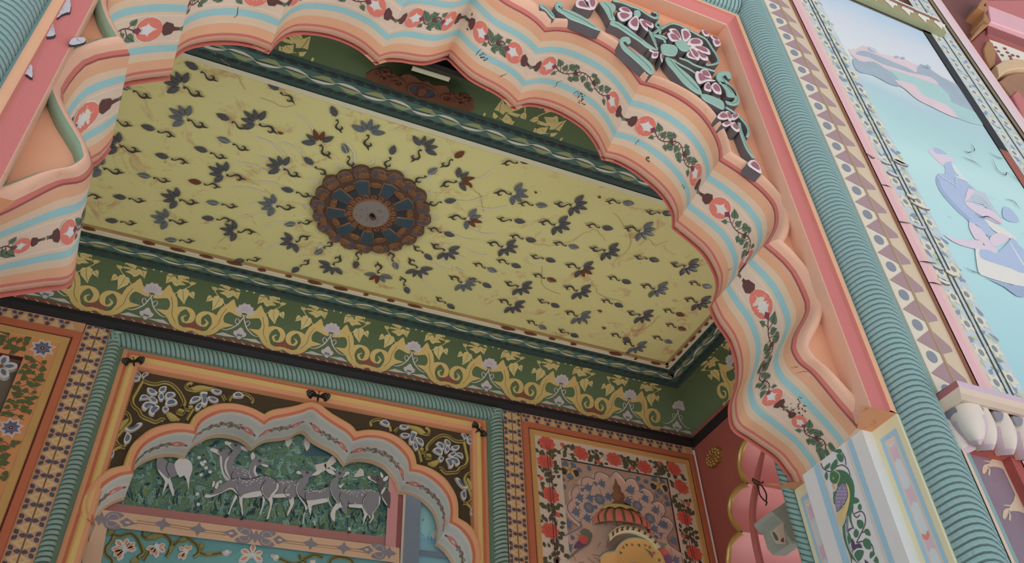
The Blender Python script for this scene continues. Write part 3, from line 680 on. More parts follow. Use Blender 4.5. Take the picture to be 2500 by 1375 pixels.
g.tube([(.0+math.cos(t)*.062, .01+math.sin(t)*.052) for t in np.linspace(0, 2*PI, 19)[:-1]], .010, CF_, .010, base=.012, n=1, closed=True)
g.raised([(-.012,-.03),(.012,-.03),(.02,.03),(0,.05),(-.02,.03)], CF_, .012, base=.012); g.build('medallion', crest)
bar = wY([(1008,160),(1100,188),(1096,198),(1003,170)], 1.93)
g = Geo(fZ(2.99)); g.slab(wZ([(1009,160),(1100,188),(1095,198),(1004,170)], 2.99), YEL2, .006, bev=.001); g.build('painted_cartouche', ceil)
# ================================================================== back wall
def zc(x0, y0, s, pts): return [(x0+x/s, y0+y/s) for x, y in pts]       # coordinates read off an enlargement
ROPED = {'teal_plaster': (70, 92, 86, BK, .7, .2)}  # darker groove colour: crevice dirt, with occlusion shade painted in
def rope(name, f, L, w_, pitch, m, slant=.55, parent=None, seg=9, hh=.40, depth=.16, curve=0., **kw):
    """cable moulding: f(u, v, h), u along 0..L, v across -w/2..w/2"""
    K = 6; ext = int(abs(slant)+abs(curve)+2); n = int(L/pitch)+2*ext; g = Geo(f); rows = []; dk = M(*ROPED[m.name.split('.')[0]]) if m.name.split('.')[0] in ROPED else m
    for j in range(seg+1):
        a = PI*j/seg; c = -math.cos(a); row = []
        for i in range(n*K+1):
            ph = (i % K)/K; d = min(ph, 1-ph); k = 1-depth*max(0, 1-d/.2)
            u = min(max(pitch*((i/K)-ext-slant*c-curve*c*c), 0), L)
            row.append(f(u, c*w_/2*(1+.5*(k-1)), math.sin(a)*w_*hh*k+.0005))
        rows.append(row)
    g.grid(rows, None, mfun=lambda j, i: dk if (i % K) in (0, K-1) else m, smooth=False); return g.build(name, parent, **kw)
NC = .696
TAN2 = M(168,126,88,BK,var=.12); TANL = M(188,152,112,BK,var=.12); TANY = M(178,136,66,BK,var=.15); NAVY = M(66,68,86,BK,var=.2); BRL = M(112,78,46,BK,var=.2)
def trefoil(g, o, ang, s, m=None):
    for a in (0, 2.25, -2.25):
        g.poly(xf([(.08,0),(.3,.22),(.6,.34),(.85,.18),(1.0,0),(.85,-.18),(.6,-.34),(.3,-.22)], o, ang+a, s*(1 if a == 0 else .95)), m or NAVY, .0022)
def diamond_border(name, f, L, P=.0715):
    o = thing(name, LBL[name][0], 'border', LBL[name][1]) if False else None
TREF = {}
def mk_tref():
    g = Geo(lambda u, v, h: (u, -h, v)); trefoil(g, (0, 0), 0, .033); return g
def put_tref(parent, p, ang): inst('painted_trefoil', parent, TREF, 1, mk_tref, (p[0], p[1], p[2]), (0, -ang, 0))
def dborder(parent, f, L, w_=.12, P=.0713):
    g = Geo(f); g.rect(0, -w_/2, L, w_/2, TAN2, .001); g.build('border_ground', parent)
    g = Geo(f); n = int(L/P)
    for k in range(n+1):
        for sd_ in (-1, 1):
            y0 = sd_*.004; y1 = sd_*w_*.44; c = k*P+P*.5
            if c+P > L: continue
            g.poly([(c-P*.34, y0), (c+P*.34, y0), (c, y1*.98)], TANL, .0014); g.poly([(c-P*.14, y0+sd_*.004), (c+P*.14, y0+sd_*.004), (c, y1*.45)], TANY, .0018)
    g.build('painted_triangles', parent, kind='stuff')
    for k in range(n+1):
        if k*P > 1.62: continue
        for sd_ in (-1, 1):
            p = f(k*P, sd_*w_*.27, 0); put_tref(parent, p, 0 if sd_ < 0 else PI)
    g = Geo(f); g.tube([(0, 0), (L, 0)], .007, BRL, .004, n=1, seg=3); g.build('centre_ridge', parent)
def vert(X, Z1, Y): return lambda u, v, h: (X+v, Y-h, Z1-u)           # running down a wall at X
def horz(X0, Z, Y): return lambda u, v, h: (X0+u, Y-h, Z+v)
for X, lab in ((-.446, 'tan border of navy trefoils beside the orange niche'), (1.861, 'tall tan border of navy trefoils beside the rose niche')):
    t = thing('trefoil_border', lab, 'border', (X, YB, 1.2)); dborder(t, vert(X, ZK-.004, YB), 3.0)
t = thing('trefoil_border', 'narrow tan trefoil border under the black cornice above the rose niche', 'border', (2.5, YB, 2.86))
def hrow(t, x0, x1):
    f = horz(x0, 2.8675, YB); L = x1-x0
    g = Geo(f); g.rect(0, -.0315, L, .0315, TAN2, .0008); g.build('border_ground', t); g = Geo(f)
    for k in range(int(L/.0715)):
        put_tref(t, (x0+k*.0715+.03, YB, 2.8715), -PI/2); c = k*.0715+.066; g.poly([(c-.022, -.024), (c+.022, -.024), (c, .022)], TANL, .0014)
    g.build('painted_triangles', t, kind='stuff')
hrow(t, 1.925, 3.13)
t = thing('trefoil_border', 'narrow tan trefoil border under the black cornice above the orange niche', 'border', (-.9, YB, 2.86)); hrow(t, XL+.02, -.51)
# ropes round the deer niche
GRN2 = M(84,108,92,BK,var=.15)
rl_ = 'pale green cable moulding '
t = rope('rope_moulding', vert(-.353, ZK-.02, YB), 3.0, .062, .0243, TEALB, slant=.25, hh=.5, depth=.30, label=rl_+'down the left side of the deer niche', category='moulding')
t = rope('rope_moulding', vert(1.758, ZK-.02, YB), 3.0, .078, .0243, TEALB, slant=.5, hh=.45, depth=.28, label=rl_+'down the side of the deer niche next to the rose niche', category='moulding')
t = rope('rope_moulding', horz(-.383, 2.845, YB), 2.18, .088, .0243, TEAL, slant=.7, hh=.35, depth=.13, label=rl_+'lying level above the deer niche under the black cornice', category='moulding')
g = Geo(fY(YB)); g.rect(-.386, -.2, -.303, ZK, GRN2, .001); g.rect(1.697, -.2, 1.805, ZK, GRN2, .001); g.rect(-.303, 2.792, 1.697, ZK, GRN2, .001); g.build('trim_4', kind='structure')
# moulded frame of the deer niche
OR3 = worn((196,116,76),(150,84,56),BK,.32,14,base2=(206,130,86),name='orange_paint'); YL3 = worn((184,146,72),(150,110,60),BK,.33,12,base2=(190,152,84),name='ochre_paint'); OR4 = M(164,88,58,BK,var=.12)
dn = thing('niche_surround', 'orange and ochre moulded frame with butterflies around the deer niche', 'frame', (NC, YB, 1.5))
NP = [(.998,2.792,-.004,OR3),(.975,2.768,-.020,OR4),(.962,2.758,-.010,YL3),(.950,2.75,-.024,YL3),(.930,2.722,-.020,OR3),(.912,2.704,-.004,OR3),(.905,2.698,.035,OR3)]
for nm, rows in (('frame_side', [[(NC-a, YB+d, -.2), (NC-a, YB+d, z)] for a, z, d, m in NP]), ('frame_side', [[(NC+a, YB+d, -.2), (NC+a, YB+d, z)] for a, z, d, m in NP]), ('frame_top', [[(NC-a, YB+d, z), (NC+a, YB+d, z)] for a, z, d, m in NP])):
    g = Geo(); g.grid(rows, None, smooth=False, mfun=lambda i, j: NP[i][3]); g.build(nm, dn)
# niche arch, right half traced and mirrored
_nf = [[(768,1000.6),(783,1015),(803,1029.4),(825,1043.8),(842,1054),(855,1066),(862.4,1077)],
 [(862.4,1077),(871,1074),(890.6,1069.3),(916.8,1069.3),(940.3,1074.6),(962.6,1087),(982,1105.3),(994,1122),(998.6,1139),(999,1151)],
 [(999,1151),(1018.6,1153.3),(1038,1161),(1058,1174),(1077.5,1192.6),(1090.6,1211),(1097,1228),(1100,1250),(1097.4,1276.8)],
 [(1097.4,1276.8),(1116.6,1287),(1132,1302.4),(1144.8,1321.6),(1151,1340.8),(1153.8,1360),(1151,1380),(1140,1405)]]
_nr = [[(744.5,1054),(759.6,1072.6),(779,1085.7),(805.5,1098.8),(821,1109),(831.7,1122),(841,1135)],
 [(841,1135),(858,1126),(877.5,1122),(903.7,1125),(923,1131.5),(940,1141.5),(953,1156),(966,1171.7),(971.4,1188.7),(974.7,1202)],
 [(974.7,1202),(999,1204.4),(1025,1215),(1042,1228),(1055,1241),(1064,1256.8),(1070.6,1279),(1070.6,1300),(1066.7,1326.7)],
 [(1066.7,1326.7),(1087,1343),(1106,1370),(1112,1395),(1112,1415),(1108,1435)]]
_no = [[(772.7,982),(785.8,987.5),(803,1000.6),(821,1012),(844.7,1025.5),(861.8,1037),(871,1049)],
 [(871,1049),(897,1046.4),(923,1048),(949.5,1054),(982,1068.7),(1002,1088),(1015,1106.6),(1021,1131)],
 [(1021,1131),(1044.7,1137.6),(1064,1146.8),(1090.6,1166),(1107.6,1191),(1119,1215),(1122.7,1240),(1123,1262.7)],
 [(1123,1262.7),(1144.8,1276.8),(1160,1292),(1173,1315),(1180.6,1347),(1181,1380),(1172,1400)]]
YN1 = 4.235
def sm2(px, Y): return resample(cr(wY(px, Y), 5), 19)
nf = [sm2(p, YB-.0) for p in _nf]; nr = [sm2(p, YN1) for p in _nr]; no_ = [sm2(p, YB-.01) for p in _no]
for L in (nf[0], nr[0], no_[0]): L[0] = (NC-.01, L[0][1])
def mN(L): return [(2*NC-.02-x, z) for x, z in L][::-1]
NL_ = [(mN(nr[i]), mN(nf[i]), mN(no_[i])) for i in (3,2,1,0)]+[(nr[i], nf[i], no_[i]) for i in range(4)]
NB = [(0,.04,M(196,168,150,BK)),(.04,.12,M(196,178,160,BK)),(.12,.33,M(160,168,164,BK)),(.33,.38,M(196,168,148,BK)),(.38,.66,M(196,186,172,BK)),(.66,.70,M(196,168,148,BK)),(.70,.88,M(160,168,164,BK)),(.88,.96,M(190,172,152,BK)),(.96,1.,M(190,148,120,BK))]
na = thing('niche_arch', 'small scalloped niche arch with pale striped soffit around the painted deer', 'arch', (NC, YB, 1.5))
VLF = M(104,112,88,BK); VST = M(92,72,62,BK); VCO = M(190,112,100,BK); VMG = M(140,70,76,BK)
for li, (R_, F_, B_) in enumerate(NL_):
    g = Geo(); g.grid([[(f[0]*(1-a)+r[0]*a, YB+(YN1-YB)*a, f[1]*(1-a)+r[1]*a) for f, r in zip(F_, R_)] for a in [b[0] for b in NB]+[1.]], None, mfun=lambda i, j: NB[i][2])
    g.grid([[(r[0], YN1, r[1]) for r in R_], [(r[0], YN1+.03, r[1]) for r in R_]], NB[-1][2]); lob = g.build('arch_lobe', na)
    prof = [(0, YB, OR4), (.10, YB-.008, OR4), (.24, YB-.006, OR3), (.38, YB-.024, OR3), (.55, YB-.030, OR3 if 4 <= 2 else YL3), (.75, YB-.020, YL3), (.93, YB+.004, YL3), (1., YB+.034, YL3)]
    nR = len(R_)
    def mf(i, j, nR=nR): 
        q = j/nR
        return OR4 if i < 2 else (OR3 if i < 4 or .3 < q < .72 else YL3)
    g = Geo(); g.grid([[(f[0]*(1-a)+b[0]*a, y, f[1]*(1-a)+b[1]*a) for f, b in zip(F_, B_)] for a, y, m in prof], None, mfun=mf); g.build('arch_rim', na)
    # painted vine
    L = plen(R_); Ra, Fa = np.array(R_), np.array(F_); tt = np.linspace(0, 1, len(R_))
    def f(u, v, h, L=L, Ra=Ra, Fa=Fa, tt=tt):
        a = min(max(u/L, 0), 1); b = min(max(.52+v/(YN1-YB), 0), 1)
        x = np.interp(a, tt, Fa[:, 0])*(1-b)+np.interp(a, tt, Ra[:, 0])*b; z = np.interp(a, tt, Fa[:, 1])*(1-b)+np.interp(a, tt, Ra[:, 1])*b
        e = .03; dx = np.interp(min(1, a+e), tt, Ra[:, 0])-np.interp(max(0, a-e), tt, Ra[:, 0]); dz = np.interp(min(1, a+e), tt, Ra[:, 1])-np.interp(max(0, a-e), tt, Ra[:, 1]); k = math.hypot(dx, dz)+1e-9
        return (x+dz/k*h, YB+(YN1-YB)*b, z-dx/k*h)
    g = Geo(f, 1)
    for o, sg in ((.03, 1), (L-.03, -1)):
        g.disc((o+sg*.03, 0), .034, VCO, .002, 12, ry=.024); g.disc((o+sg*.036, 0), .010, STARW, .0032, 8); g.poly([(o-sg*.012, .01), (o+sg*.002, 0), (o-sg*.012, -.01), (o-sg*.02, 0)], VST, .002); g.poly([(o+sg*.062, .012), (o+sg*.08, 0), (o+sg*.062, -.012), (o+sg*.052, 0)], VMG, .0034)
    vine(g, .105, L-.105, .014, max(2, int((L-.2)/.045)), leaf=.024, green=VLF, dk=VST, stm=VST, bud=VMG); g.build('painted_vine', lob)
# dark spandrel ground
DKB = worn((66,54,40),(96,80,58),BK,.42,26,base2=(58,50,36),name='dark_spandrel',grain=3)
g = Geo(fY(YB+.032)); oc = [p for L in NL_ for p in L[2]]
g.poly([(NC-.91, 2.70), (NC+.91, 2.70), (NC+.91, oc[-1][1])]+oc[::-1]+[(NC-.91, oc[0][1])], DKB, 0); g.build('trim_5', kind='structure')
# carved flowers in the spandrels: drawn once for the left, mirrored for the right
WHR = M(186,172,168,BK); BLR = M(78,96,124,BK,var=.15); OLV = worn((142,128,60),(104,96,44),BK,.4,20,base2=(158,144,72),name='olive_paint'); OLD = M(74,66,30,BK)
ZL = lambda pts: [(p[0]-NC, p[1]) for p in wY(zc(300, 870, 7.238, pts), YB+.02)]
ZM = lambda pts: [(p[0]-NC, p[1]) for p in wY(zc(140, 960, 7.6375, pts), YB+.02)]
def petal_r(g, P, sc_=.62):
    g.raised(P, WHR, h=.016, inset=.10); P = np.array(P); c = P.mean(0); g.raised([tuple(c+(p-c)*sc_) for p in P], BLR, h=.003, base=.0155, inset=.2)
PET = [[(430,560),(520,580),(610,640),(600,680),(500,690),(425,620)],[(620,620),(660,550),(770,535),(770,600),(720,650),(650,650)],[(740,680),(800,635),(900,640),(940,690),(860,730),(800,770),(745,760)],[(750,800),(830,750),(920,760),(975,830),(900,870),(800,880),(750,880)],[(450,720),(540,725),(620,790),(610,830),(520,830),(455,760)],[(600,850),(500,810),(400,810),(330,870),(340,930),(400,960),(470,900),(560,890)],[(640,880),(540,860),(460,940),(460,1020),(540,1055),(580,980),(650,920)],[(280,770),(330,690),(420,690),(480,740),(430,760),(340,770)],[(700,900),(780,900),(820,950),(750,1000),(700,960)],[(620,690),(690,640),(735,720),(700,790),(640,780)]]
SIDE = [[(1360,640),(1430,625),(1500,640),(1470,720),(1500,760),(1490,860),(1440,895),(1390,860),(1390,760)],[(1385,720),(1260,715),(1195,760),(1175,830),(1280,820),(1370,770)],[(1490,720),(1600,720),(1690,770),(1680,815),(1590,820),(1510,770)],[(1395,810),(1300,860),(1270,930),(1320,965),(1380,920),(1400,860)]]
SMALL = [[(215,280),(270,280),(330,340),(300,390),(230,330)],[(330,330),(400,290),(460,310),(400,350),(350,400)],[(165,380),(230,360),(310,400),(270,440),(180,440)],[(1550,600),(1640,580),(1750,620),(1730,670),(1640,670)],[(1940,670),(2050,630),(2140,700),(2100,735),(1960,730)]]
VINE_ = [[(350,420),(290,520),(240,610),(170,740),(190,860),(290,950)],[(350,420),(480,470),(600,480),(720,450),(850,480),(960,570),(1040,680),(1090,800),(1060,880)],[(290,950),(340,1050),(470,1110),(580,1150),(690,1100),(740,1130)],[(1240,480),(1190,460),(1120,500),(1150,570),(1280,590),(1440,560),(1620,560)],[(1060,1000),(1080,960),(1000,930),(970,980),(1030,1010),(1060,1000)],[(1080,920),(1180,940),(1240,900),(1200,870),(1150,890)],[(1240,930),(1180,1020),(1120,1130)],[(1010,1120),(900,1040),(830,990)],[(2060,650),(2200,670),(2300,760),(2260,830)],[(1770,680),(1820,780)],[(1920,700),(1870,790)]]
LEAFB = [[(1150,570),(1280,510),(1440,510),(1640,560),(1600,600),(1440,600),(1300,625),(1180,600)],[(760,1000),(830,980),(1000,1100),(850,1130)]]
ZV2 = [[(1230,430),(1190,370),(1260,345),(1340,400),(1360,520),(1290,600),(1160,740),(1090,850),(1150,960),(1280,1010)],[(1200,980),(1110,1010),(1030,1060)]]
ZB2 = [[(1350,440),(1340,520),(1250,640),(1130,760),(1120,620),(1200,520)]]
ZP2 = [[(1600,560),(1500,560),(1420,640),(1300,660),(1240,660),(1280,720),(1400,720),(1540,640)],[(1290,740),(1230,880),(1260,960),(1340,920),(1390,820),(1350,760)],[(940,1120),(980,1060),(1060,1080),(1050,1180),(990,1220)]]
for sg in (1, -1):
    base_ = thing('carved_spray', ('blue and white carved flowers with olive vines in the left spandrel of the deer niche' if sg > 0 else 'blue and white carved flowers with olive vines in the spandrel nearer the rose niche'), 'carving', (NC-sg*.6, YB, 2.45))
    fm = lambda u, v, h, sg=sg: (NC+sg*u, YB+.030-h, v)
    for k, p in enumerate(VINE_): g = Geo(fm); g.tube(ZL(p), .020 if k < 3 else .017, OLV, .013, seg=4, groove=OLD, n=4); g.build('stem', base_)
    for p in ZV2: g = Geo(fm); g.tube(ZM(p), .018, OLV, .013, seg=4, groove=OLD, n=4); g.build('stem', base_)
    for fn, ls in ((ZL, LEAFB), (ZM, ZB2)):
        for p in ls: g = Geo(fm); g.raised(cr(fn(p), 3, True), OLV, h=.015, inset=.3); g.build('leaf', base_)
    for ps in (PET, SIDE, SMALL[:3], SMALL[3:4], SMALL[4:]):
        g = Geo(fm)
        for p in ps: petal_r(g, cr(ZL(p), 3, True))
        g.build('flower', base_)
    for p in ZP2: g = Geo(fm); petal_r(g, cr(ZM(p), 3, True)); g.build('flower', base_)
# butterflies
BKB = M(26,24,24,BK,rough=.35,var=.2)
def butterfly(label, o, ang, s):
    g = Geo(lambda u, v, h: (o[0]+math.cos(ang)*u-math.sin(ang)*v, YB-.026-h, o[1]+math.sin(ang)*u+math.cos(ang)*v))
    t = g
    for sg in (1, -1):
        g.raised(cr([(sg*x*s, y*s) for x, y in [(.05,.0),(.4,.42),(.8,.5),(1.05,.35),(1.0,.05),(.85,-.2),(.6,-.38),(.45,-.1)]], 3, True), BKB, h=.008, inset=.05)
    b = g.build('wings'); g2 = Geo(g.map); g2.raised(cr([(0,.32*s),(.1*s,.1*s),(.09*s,-.3*s),(0,-.55*s),(-.09*s,-.3*s),(-.1*s,.1*s)], 3, True), BKB, h=.014, inset=.3); g2.disc((0, .36*s), .08*s, BKB, .012, 8)
    g3 = Geo(g.map)
    for sg in (1, -1):
        for x, y in ((.75,.38),(.88,.25),(.92,.08),(.8,-.1),(.6,.2),(.7,.05)): g3.disc((sg*x*s, y*s), .035*s, WHR, .0095, 6)
        g3.stroke([(0,.36*s),(sg*.12*s,.5*s)], .03*s, BKB, .01, n=1)
    t = thing('butterfly', label, 'butterfly', (o[0], YB-.03, o[1]))
    for q in (b,): q.parent = t; q.matrix_parent_inverse = t.matrix_basis.inverted()
    g2.build('body', t); g3.build('wing_spots', t)
bo = wY([(325,891),(774,975),(1164,1056)], YB)
butterfly('black butterfly on the upper left corner of the deer niche frame', bo[0], .35, .052); butterfly('black butterfly over the pointed crown of the niche arch', bo[1], 0, .062); butterfly('black butterfly on the frame corner of the deer niche next to the rose niche', bo[2], -.75, .052)
# ================================================================== inside the niche: painted herd of deer
YD = 4.30
def nz(x0, y0, s, pts, Y=YD): return wY(zc(x0, y0, s, pts), Y)
dm = thing('deer_mural', 'mural of grey spotted deer in green foliage inside the small niche', 'mural', (.5, YD, 2.1))
def foliage_mat():
    m = bpy.data.materials.new('painted_foliage'); m.use_nodes = True; nt = m.node_tree; N = nt.nodes; K = nt.links; bs = N['Principled BSDF']; bs.inputs['Roughness'].default_value = .6
    tc = N.new('ShaderNodeTexCoord'); vo = N.new('ShaderNodeTexVoronoi'); vo.inputs['Scale'].default_value = 95; nz_ = N.new('ShaderNodeTexNoise'); nz_.inputs['Scale'].default_value = 13; nz_.inputs['Detail'].default_value = 8; nz_.inputs['Distortion'].default_value = 1.2
    K.new(tc.outputs['Object'], vo.inputs['Vector']); K.new(tc.outputs['Object'], nz_.inputs['Vector'])
    mt = N.new('ShaderNodeMath'); mt.operation = 'MULTIPLY_ADD'; mt.inputs[1].default_value = .16; K.new(vo.outputs['Distance'], mt.inputs[0]); K.new(nz_.outputs[0], mt.inputs[2])
    r = N.new('ShaderNodeValToRGB'); r.color_ramp.interpolation = 'CONSTANT'; e = r.color_ramp.elements
    cols = [(40,56,58),(54,84,84),(76,108,98),(88,112,72),(62,94,92),(110,144,134),(92,116,78)]; pos = [0,.42,.49,.55,.60,.67,.74]
    e[0].position = 0; e[0].color = [lin(c)/BK for c in cols[0]]+[1]; e[1].position = pos[1]; e[1].color = [lin(c)/BK for c in cols[1]]+[1]
    for c, p in zip(cols[2:], pos[2:]): q = e.new(p); q.color = [lin(v)/BK for v in c]+[1]
    K.new(mt.outputs[0], r.inputs[0]); K.new(r.outputs[0], bs.inputs['Base Color']); return m
FOL = foliage_mat(); PK3 = worn((142,92,90),(112,72,68),BK,.3,5,base2=(150,100,96),name='dusty_pink'); PCH = M(190,146,116,BK,var=.08); SLV = M(112,108,116,BK,var=.12); PKL = M(176,118,118,BK)
g = Geo(fY(YD)); g.poly(wY([(200,1219),(941,1312),(972,1000),(700,900),(250,950)], YD), FOL, 0); g.build('painted_foliage', dm)
DG = M(112,112,118,BK,var=.05); DW = M(176,176,190,BK,var=.03); DK = M(40,40,46,BK); GL1 = M(96,132,124,BK); GL2 = M(96,118,68,BK); GL3 = M(38,56,62,BK)
g = Geo(fY(YD)); rd = random.Random(11)
for k in range(520):      # brushed leaves and grass blades
    t = rd.random(); x = 240+700*t; yb = 1224+ (x-275)*.126
    if rd.random() < .45:
        y = yb-rd.uniform(0, 42); a = rd.uniform(1.1, 2.0); l = rd.uniform(.03, .075)
        m = rd.choice([GL1, GL3, GL1, GL3, GL2])
        o = wY([(x, y)], YD)[0]; g.stroke(xf([(0,0),(.5,.06),(1,.16*rd.choice([1,-1]))], o, a, l), [.007,.006,.001], m, .0008+.0001*(k % 5), n=3)
    else:
        y = rd.uniform(1085, yb-30); o = wY([(x, y)], YD)[0]; g.poly(xf(ALMOND, o, rd.uniform(0, 6.3), rd.uniform(.014, .036)), rd.choice([GL1, GL2, GL3, GL2, GL1]), .0006+.0001*(k % 5))
for x, y in ((486,1118),(492,1131),(500,1128),(513,1153),(491,1160),(538,1177),(482,1207),(484,1232),(503,1143),(495,1135),(640,1165),(653,1170)): g.disc(wY([(x, y)], YD)[0], .010, DW, .002, 7)
g.build('painted_leaves', dm, kind='stuff')
A = lambda p: nz(480,1070,6.25,p); B = lambda p: nz(700,1130,7.238,p); C_ = lambda p: nz(0,1000,3.667,p)
DH = [.003]
def deer(parts):
    g = Geo(fY(YD)); h = DH[0]; DH[0] += .0042
    for m, P, *k in parts:
        if m == 'l': g.stroke(P, .0032, DK, h, n=3)
        elif m == 'w': g.stroke(P, k[0] if k else .008, DW, h, n=3)
        elif m == 'e': g.disc(P[0], .008, DK, h, 8); g.disc(P[0], .002, DW, h+.0006, 5)
        elif m == 's':
            for p in P: g.disc(p, .0048, DW, h, 6, ry=.003)
        else: g.poly(cr(P, 2, True), m, h)
        h += .00035
    return g.build('deer', dm)
deer([(DG, A([(350,290),(350,190),(470,170),(520,200),(500,400),(520,640),(490,660),(420,600),(370,460)])),(DW, A([(350,290),(385,290),(390,440),(430,560),(500,640),(490,675),(410,600),(360,440)])),(DG, A([(300,180),(440,165),(500,220),(460,290),(380,275),(300,240)])),(DW, A([(205,180),(240,160),(320,180),(320,225),(370,280),(300,240),(220,205)])),('e', A([(368,190)])),('l', A([(310,175),(380,165),(440,180)]))])
deer([(DG, A([(500,300),(560,190),(680,200),(600,300),(550,420),(640,450),(800,500),(830,560),(860,660),(530,660),(440,500),(430,380)])),(DW, A([(500,285),(440,340),(418,440),(440,540),(520,665),(500,600),(455,480),(455,380)])),(DG, A([(520,90),(640,90),(720,150),(690,190),(620,230),(540,190),(480,120)])),(DW, A([(425,65),(470,60),(540,90),(500,115),(555,190),(480,125),(430,105)])),(DW, A([(670,130),(750,150),(805,200),(740,210),(680,180)])),('e', A([(592,118)])),('l', A([(555,520),(525,570),(530,650)])),('l', A([(480,270),(520,200)])),('s', A([(560,455),(620,470),(690,485),(730,500),(770,515),(700,525),(740,540),(780,550),(720,575),(630,548),(745,582)]))])
deer([(DG, A([(800,640),(790,500),(800,420),(860,340),(930,310),(1000,350),(1080,430),(1060,455),(990,420),(900,460),(880,540),(930,600),(1100,620),(1100,680),(820,680)])),(DW, A([(905,440),(880,440),(860,520),(890,590),(930,590),(895,520)])),(DW, A([(795,470),(800,560),(840,640),(815,640),(790,540)])),(DW, A([(980,410),(1040,420),(1090,440),(1070,460),(1000,440)])),(DW, A([(820,270),(850,230),(885,280),(880,320),(830,350)])),('e', A([(955,365)]))])
deer([(DG, B([(-560,360),(-420,340),(-300,330),(0,320),(160,360),(200,420),(180,560),(60,680),(-60,640),(-560,640)])),(DW, A([(1160,880),(1400,870),(1400,900),(1300,930),(1150,925)])),(DW, B([(170,580),(110,640),(120,740),(60,860),(0,970),(0,900),(50,770),(20,660),(60,670)])),('l', A([(1360,760),(1320,840),(1380,930),(1430,960)])),('s', A([(1260,700),(1290,690),(1320,700),(1370,690),(1400,700),(1440,685),(1310,720),(1390,780),(1410,750),(1490,740),(1360,820)]))])
deer([(DG, A([(240,830),(300,800),(400,720),(520,650),(680,660),(800,660),(1000,610),(1150,640),(1235,720),(1220,830),(1150,900),(1100,980),(1050,950),(980,850),(720,880),(700,930),(640,900),(590,840),(500,800),(350,860),(220,900),(210,850)])),(DW, A([(105,915),(150,880),(220,895),(360,860),(480,790),(560,800),(600,880),(540,820),(470,815),(340,880),(200,935),(150,940)])),(DW, A([(715,885),(965,830),(990,900),(830,935),(700,940)])),(DW, A([(590,740),(610,730),(610,850),(660,930),(705,880),(690,960),(690,1080),(700,1180),(680,1200),(670,1100),(640,1000),(640,930),(590,850)])),(DW, A([(575,900),(610,930),(560,1020),(510,1120),(490,1190),(470,1180),(520,1050)])),(DW, A([(1215,700),(1240,740),(1220,830),(1140,920),(1150,1000),(1110,1150),(1090,1240),(1050,1280),(1100,1100),(1100,1000),(1030,940),(970,840),(1000,740),(990,850),(1080,950),(1130,880),(1200,800)])),(DW, A([(1000,910),(1030,980),(1000,1080),(960,1200),(950,1190),(990,1040)])),(DW, A([(225,780),(240,685),(270,700),(260,760)])),(DW, A([(265,790),(290,720),(320,695),(325,760),(295,805)])),('e', A([(222,850)])),('l', A([(520,655),(620,640),(800,655),(1000,605),(1150,640),(1235,720)])),('l', A([(620,710),(590,800),(640,920)])),('l', A([(1040,670),(970,780),(1000,900),(1080,970)])),(DK, A([(400,1240),(430,1195),(475,1200),(460,1245)])),(DK, A([(650,1280),(680,1235),(705,1240),(690,1280)])),(DK, A([(1020,1300),(1060,1270),(1080,1285),(1050,1305)])),('s', A([(580,655),(640,650),(650,670),(690,690),(720,685),(760,700),(790,680),(820,705),(860,665),(850,695),(900,685),(920,655),(965,635),(965,683),(690,717),(740,712),(800,737),(950,722),(750,757),(1050,625),(1105,640),(1160,715),(550,680)]))])
deer([(DG, B([(260,520),(330,430),(380,300),(260,300),(180,360),(150,480),(200,600),(310,690),(340,740),(430,700),(700,660),(740,560),(730,450),(620,500),(480,520),(300,520)])),(DG, B([(240,190),(380,180),(440,210),(430,280),(340,310),(260,280)])),(DW, B([(150,210),(180,180),(225,200),(240,235),(210,245),(165,235)])),(DW, B([(440,240),(500,190),(600,165),(600,200),(520,260),(430,265)])),(DW, B([(210,380),(170,440),(160,540),(210,640),(300,750),(350,850),(310,870),(290,780),(200,660),(150,540),(160,430)])),(DW, B([(330,710),(460,700),(680,665),(700,735),(440,790),(420,860),(400,960),(430,1020),(390,950),(350,800)])),(DW, B([(285,930),(300,930),(280,1080),(255,1130)])),(DW, B([(450,1060),(470,1070),(490,1140),(470,1140)])),('e', B([(342,215)])),('l', B([(310,570),(305,660),(350,790)])),('l', B([(290,515),(480,520),(640,490),(730,450)])),('s', B([(330,535),(360,520),(410,520),(440,540),(480,535),(520,525),(560,545),(600,520),(640,500),(680,490),(650,535),(370,570),(460,545),(550,565),(590,555),(505,548)])),(DK, B([(205,1180),(240,1130),(260,1150),(245,1180)])),(DK, B([(440,1200),(460,1155),(490,1165),(480,1195)]))])
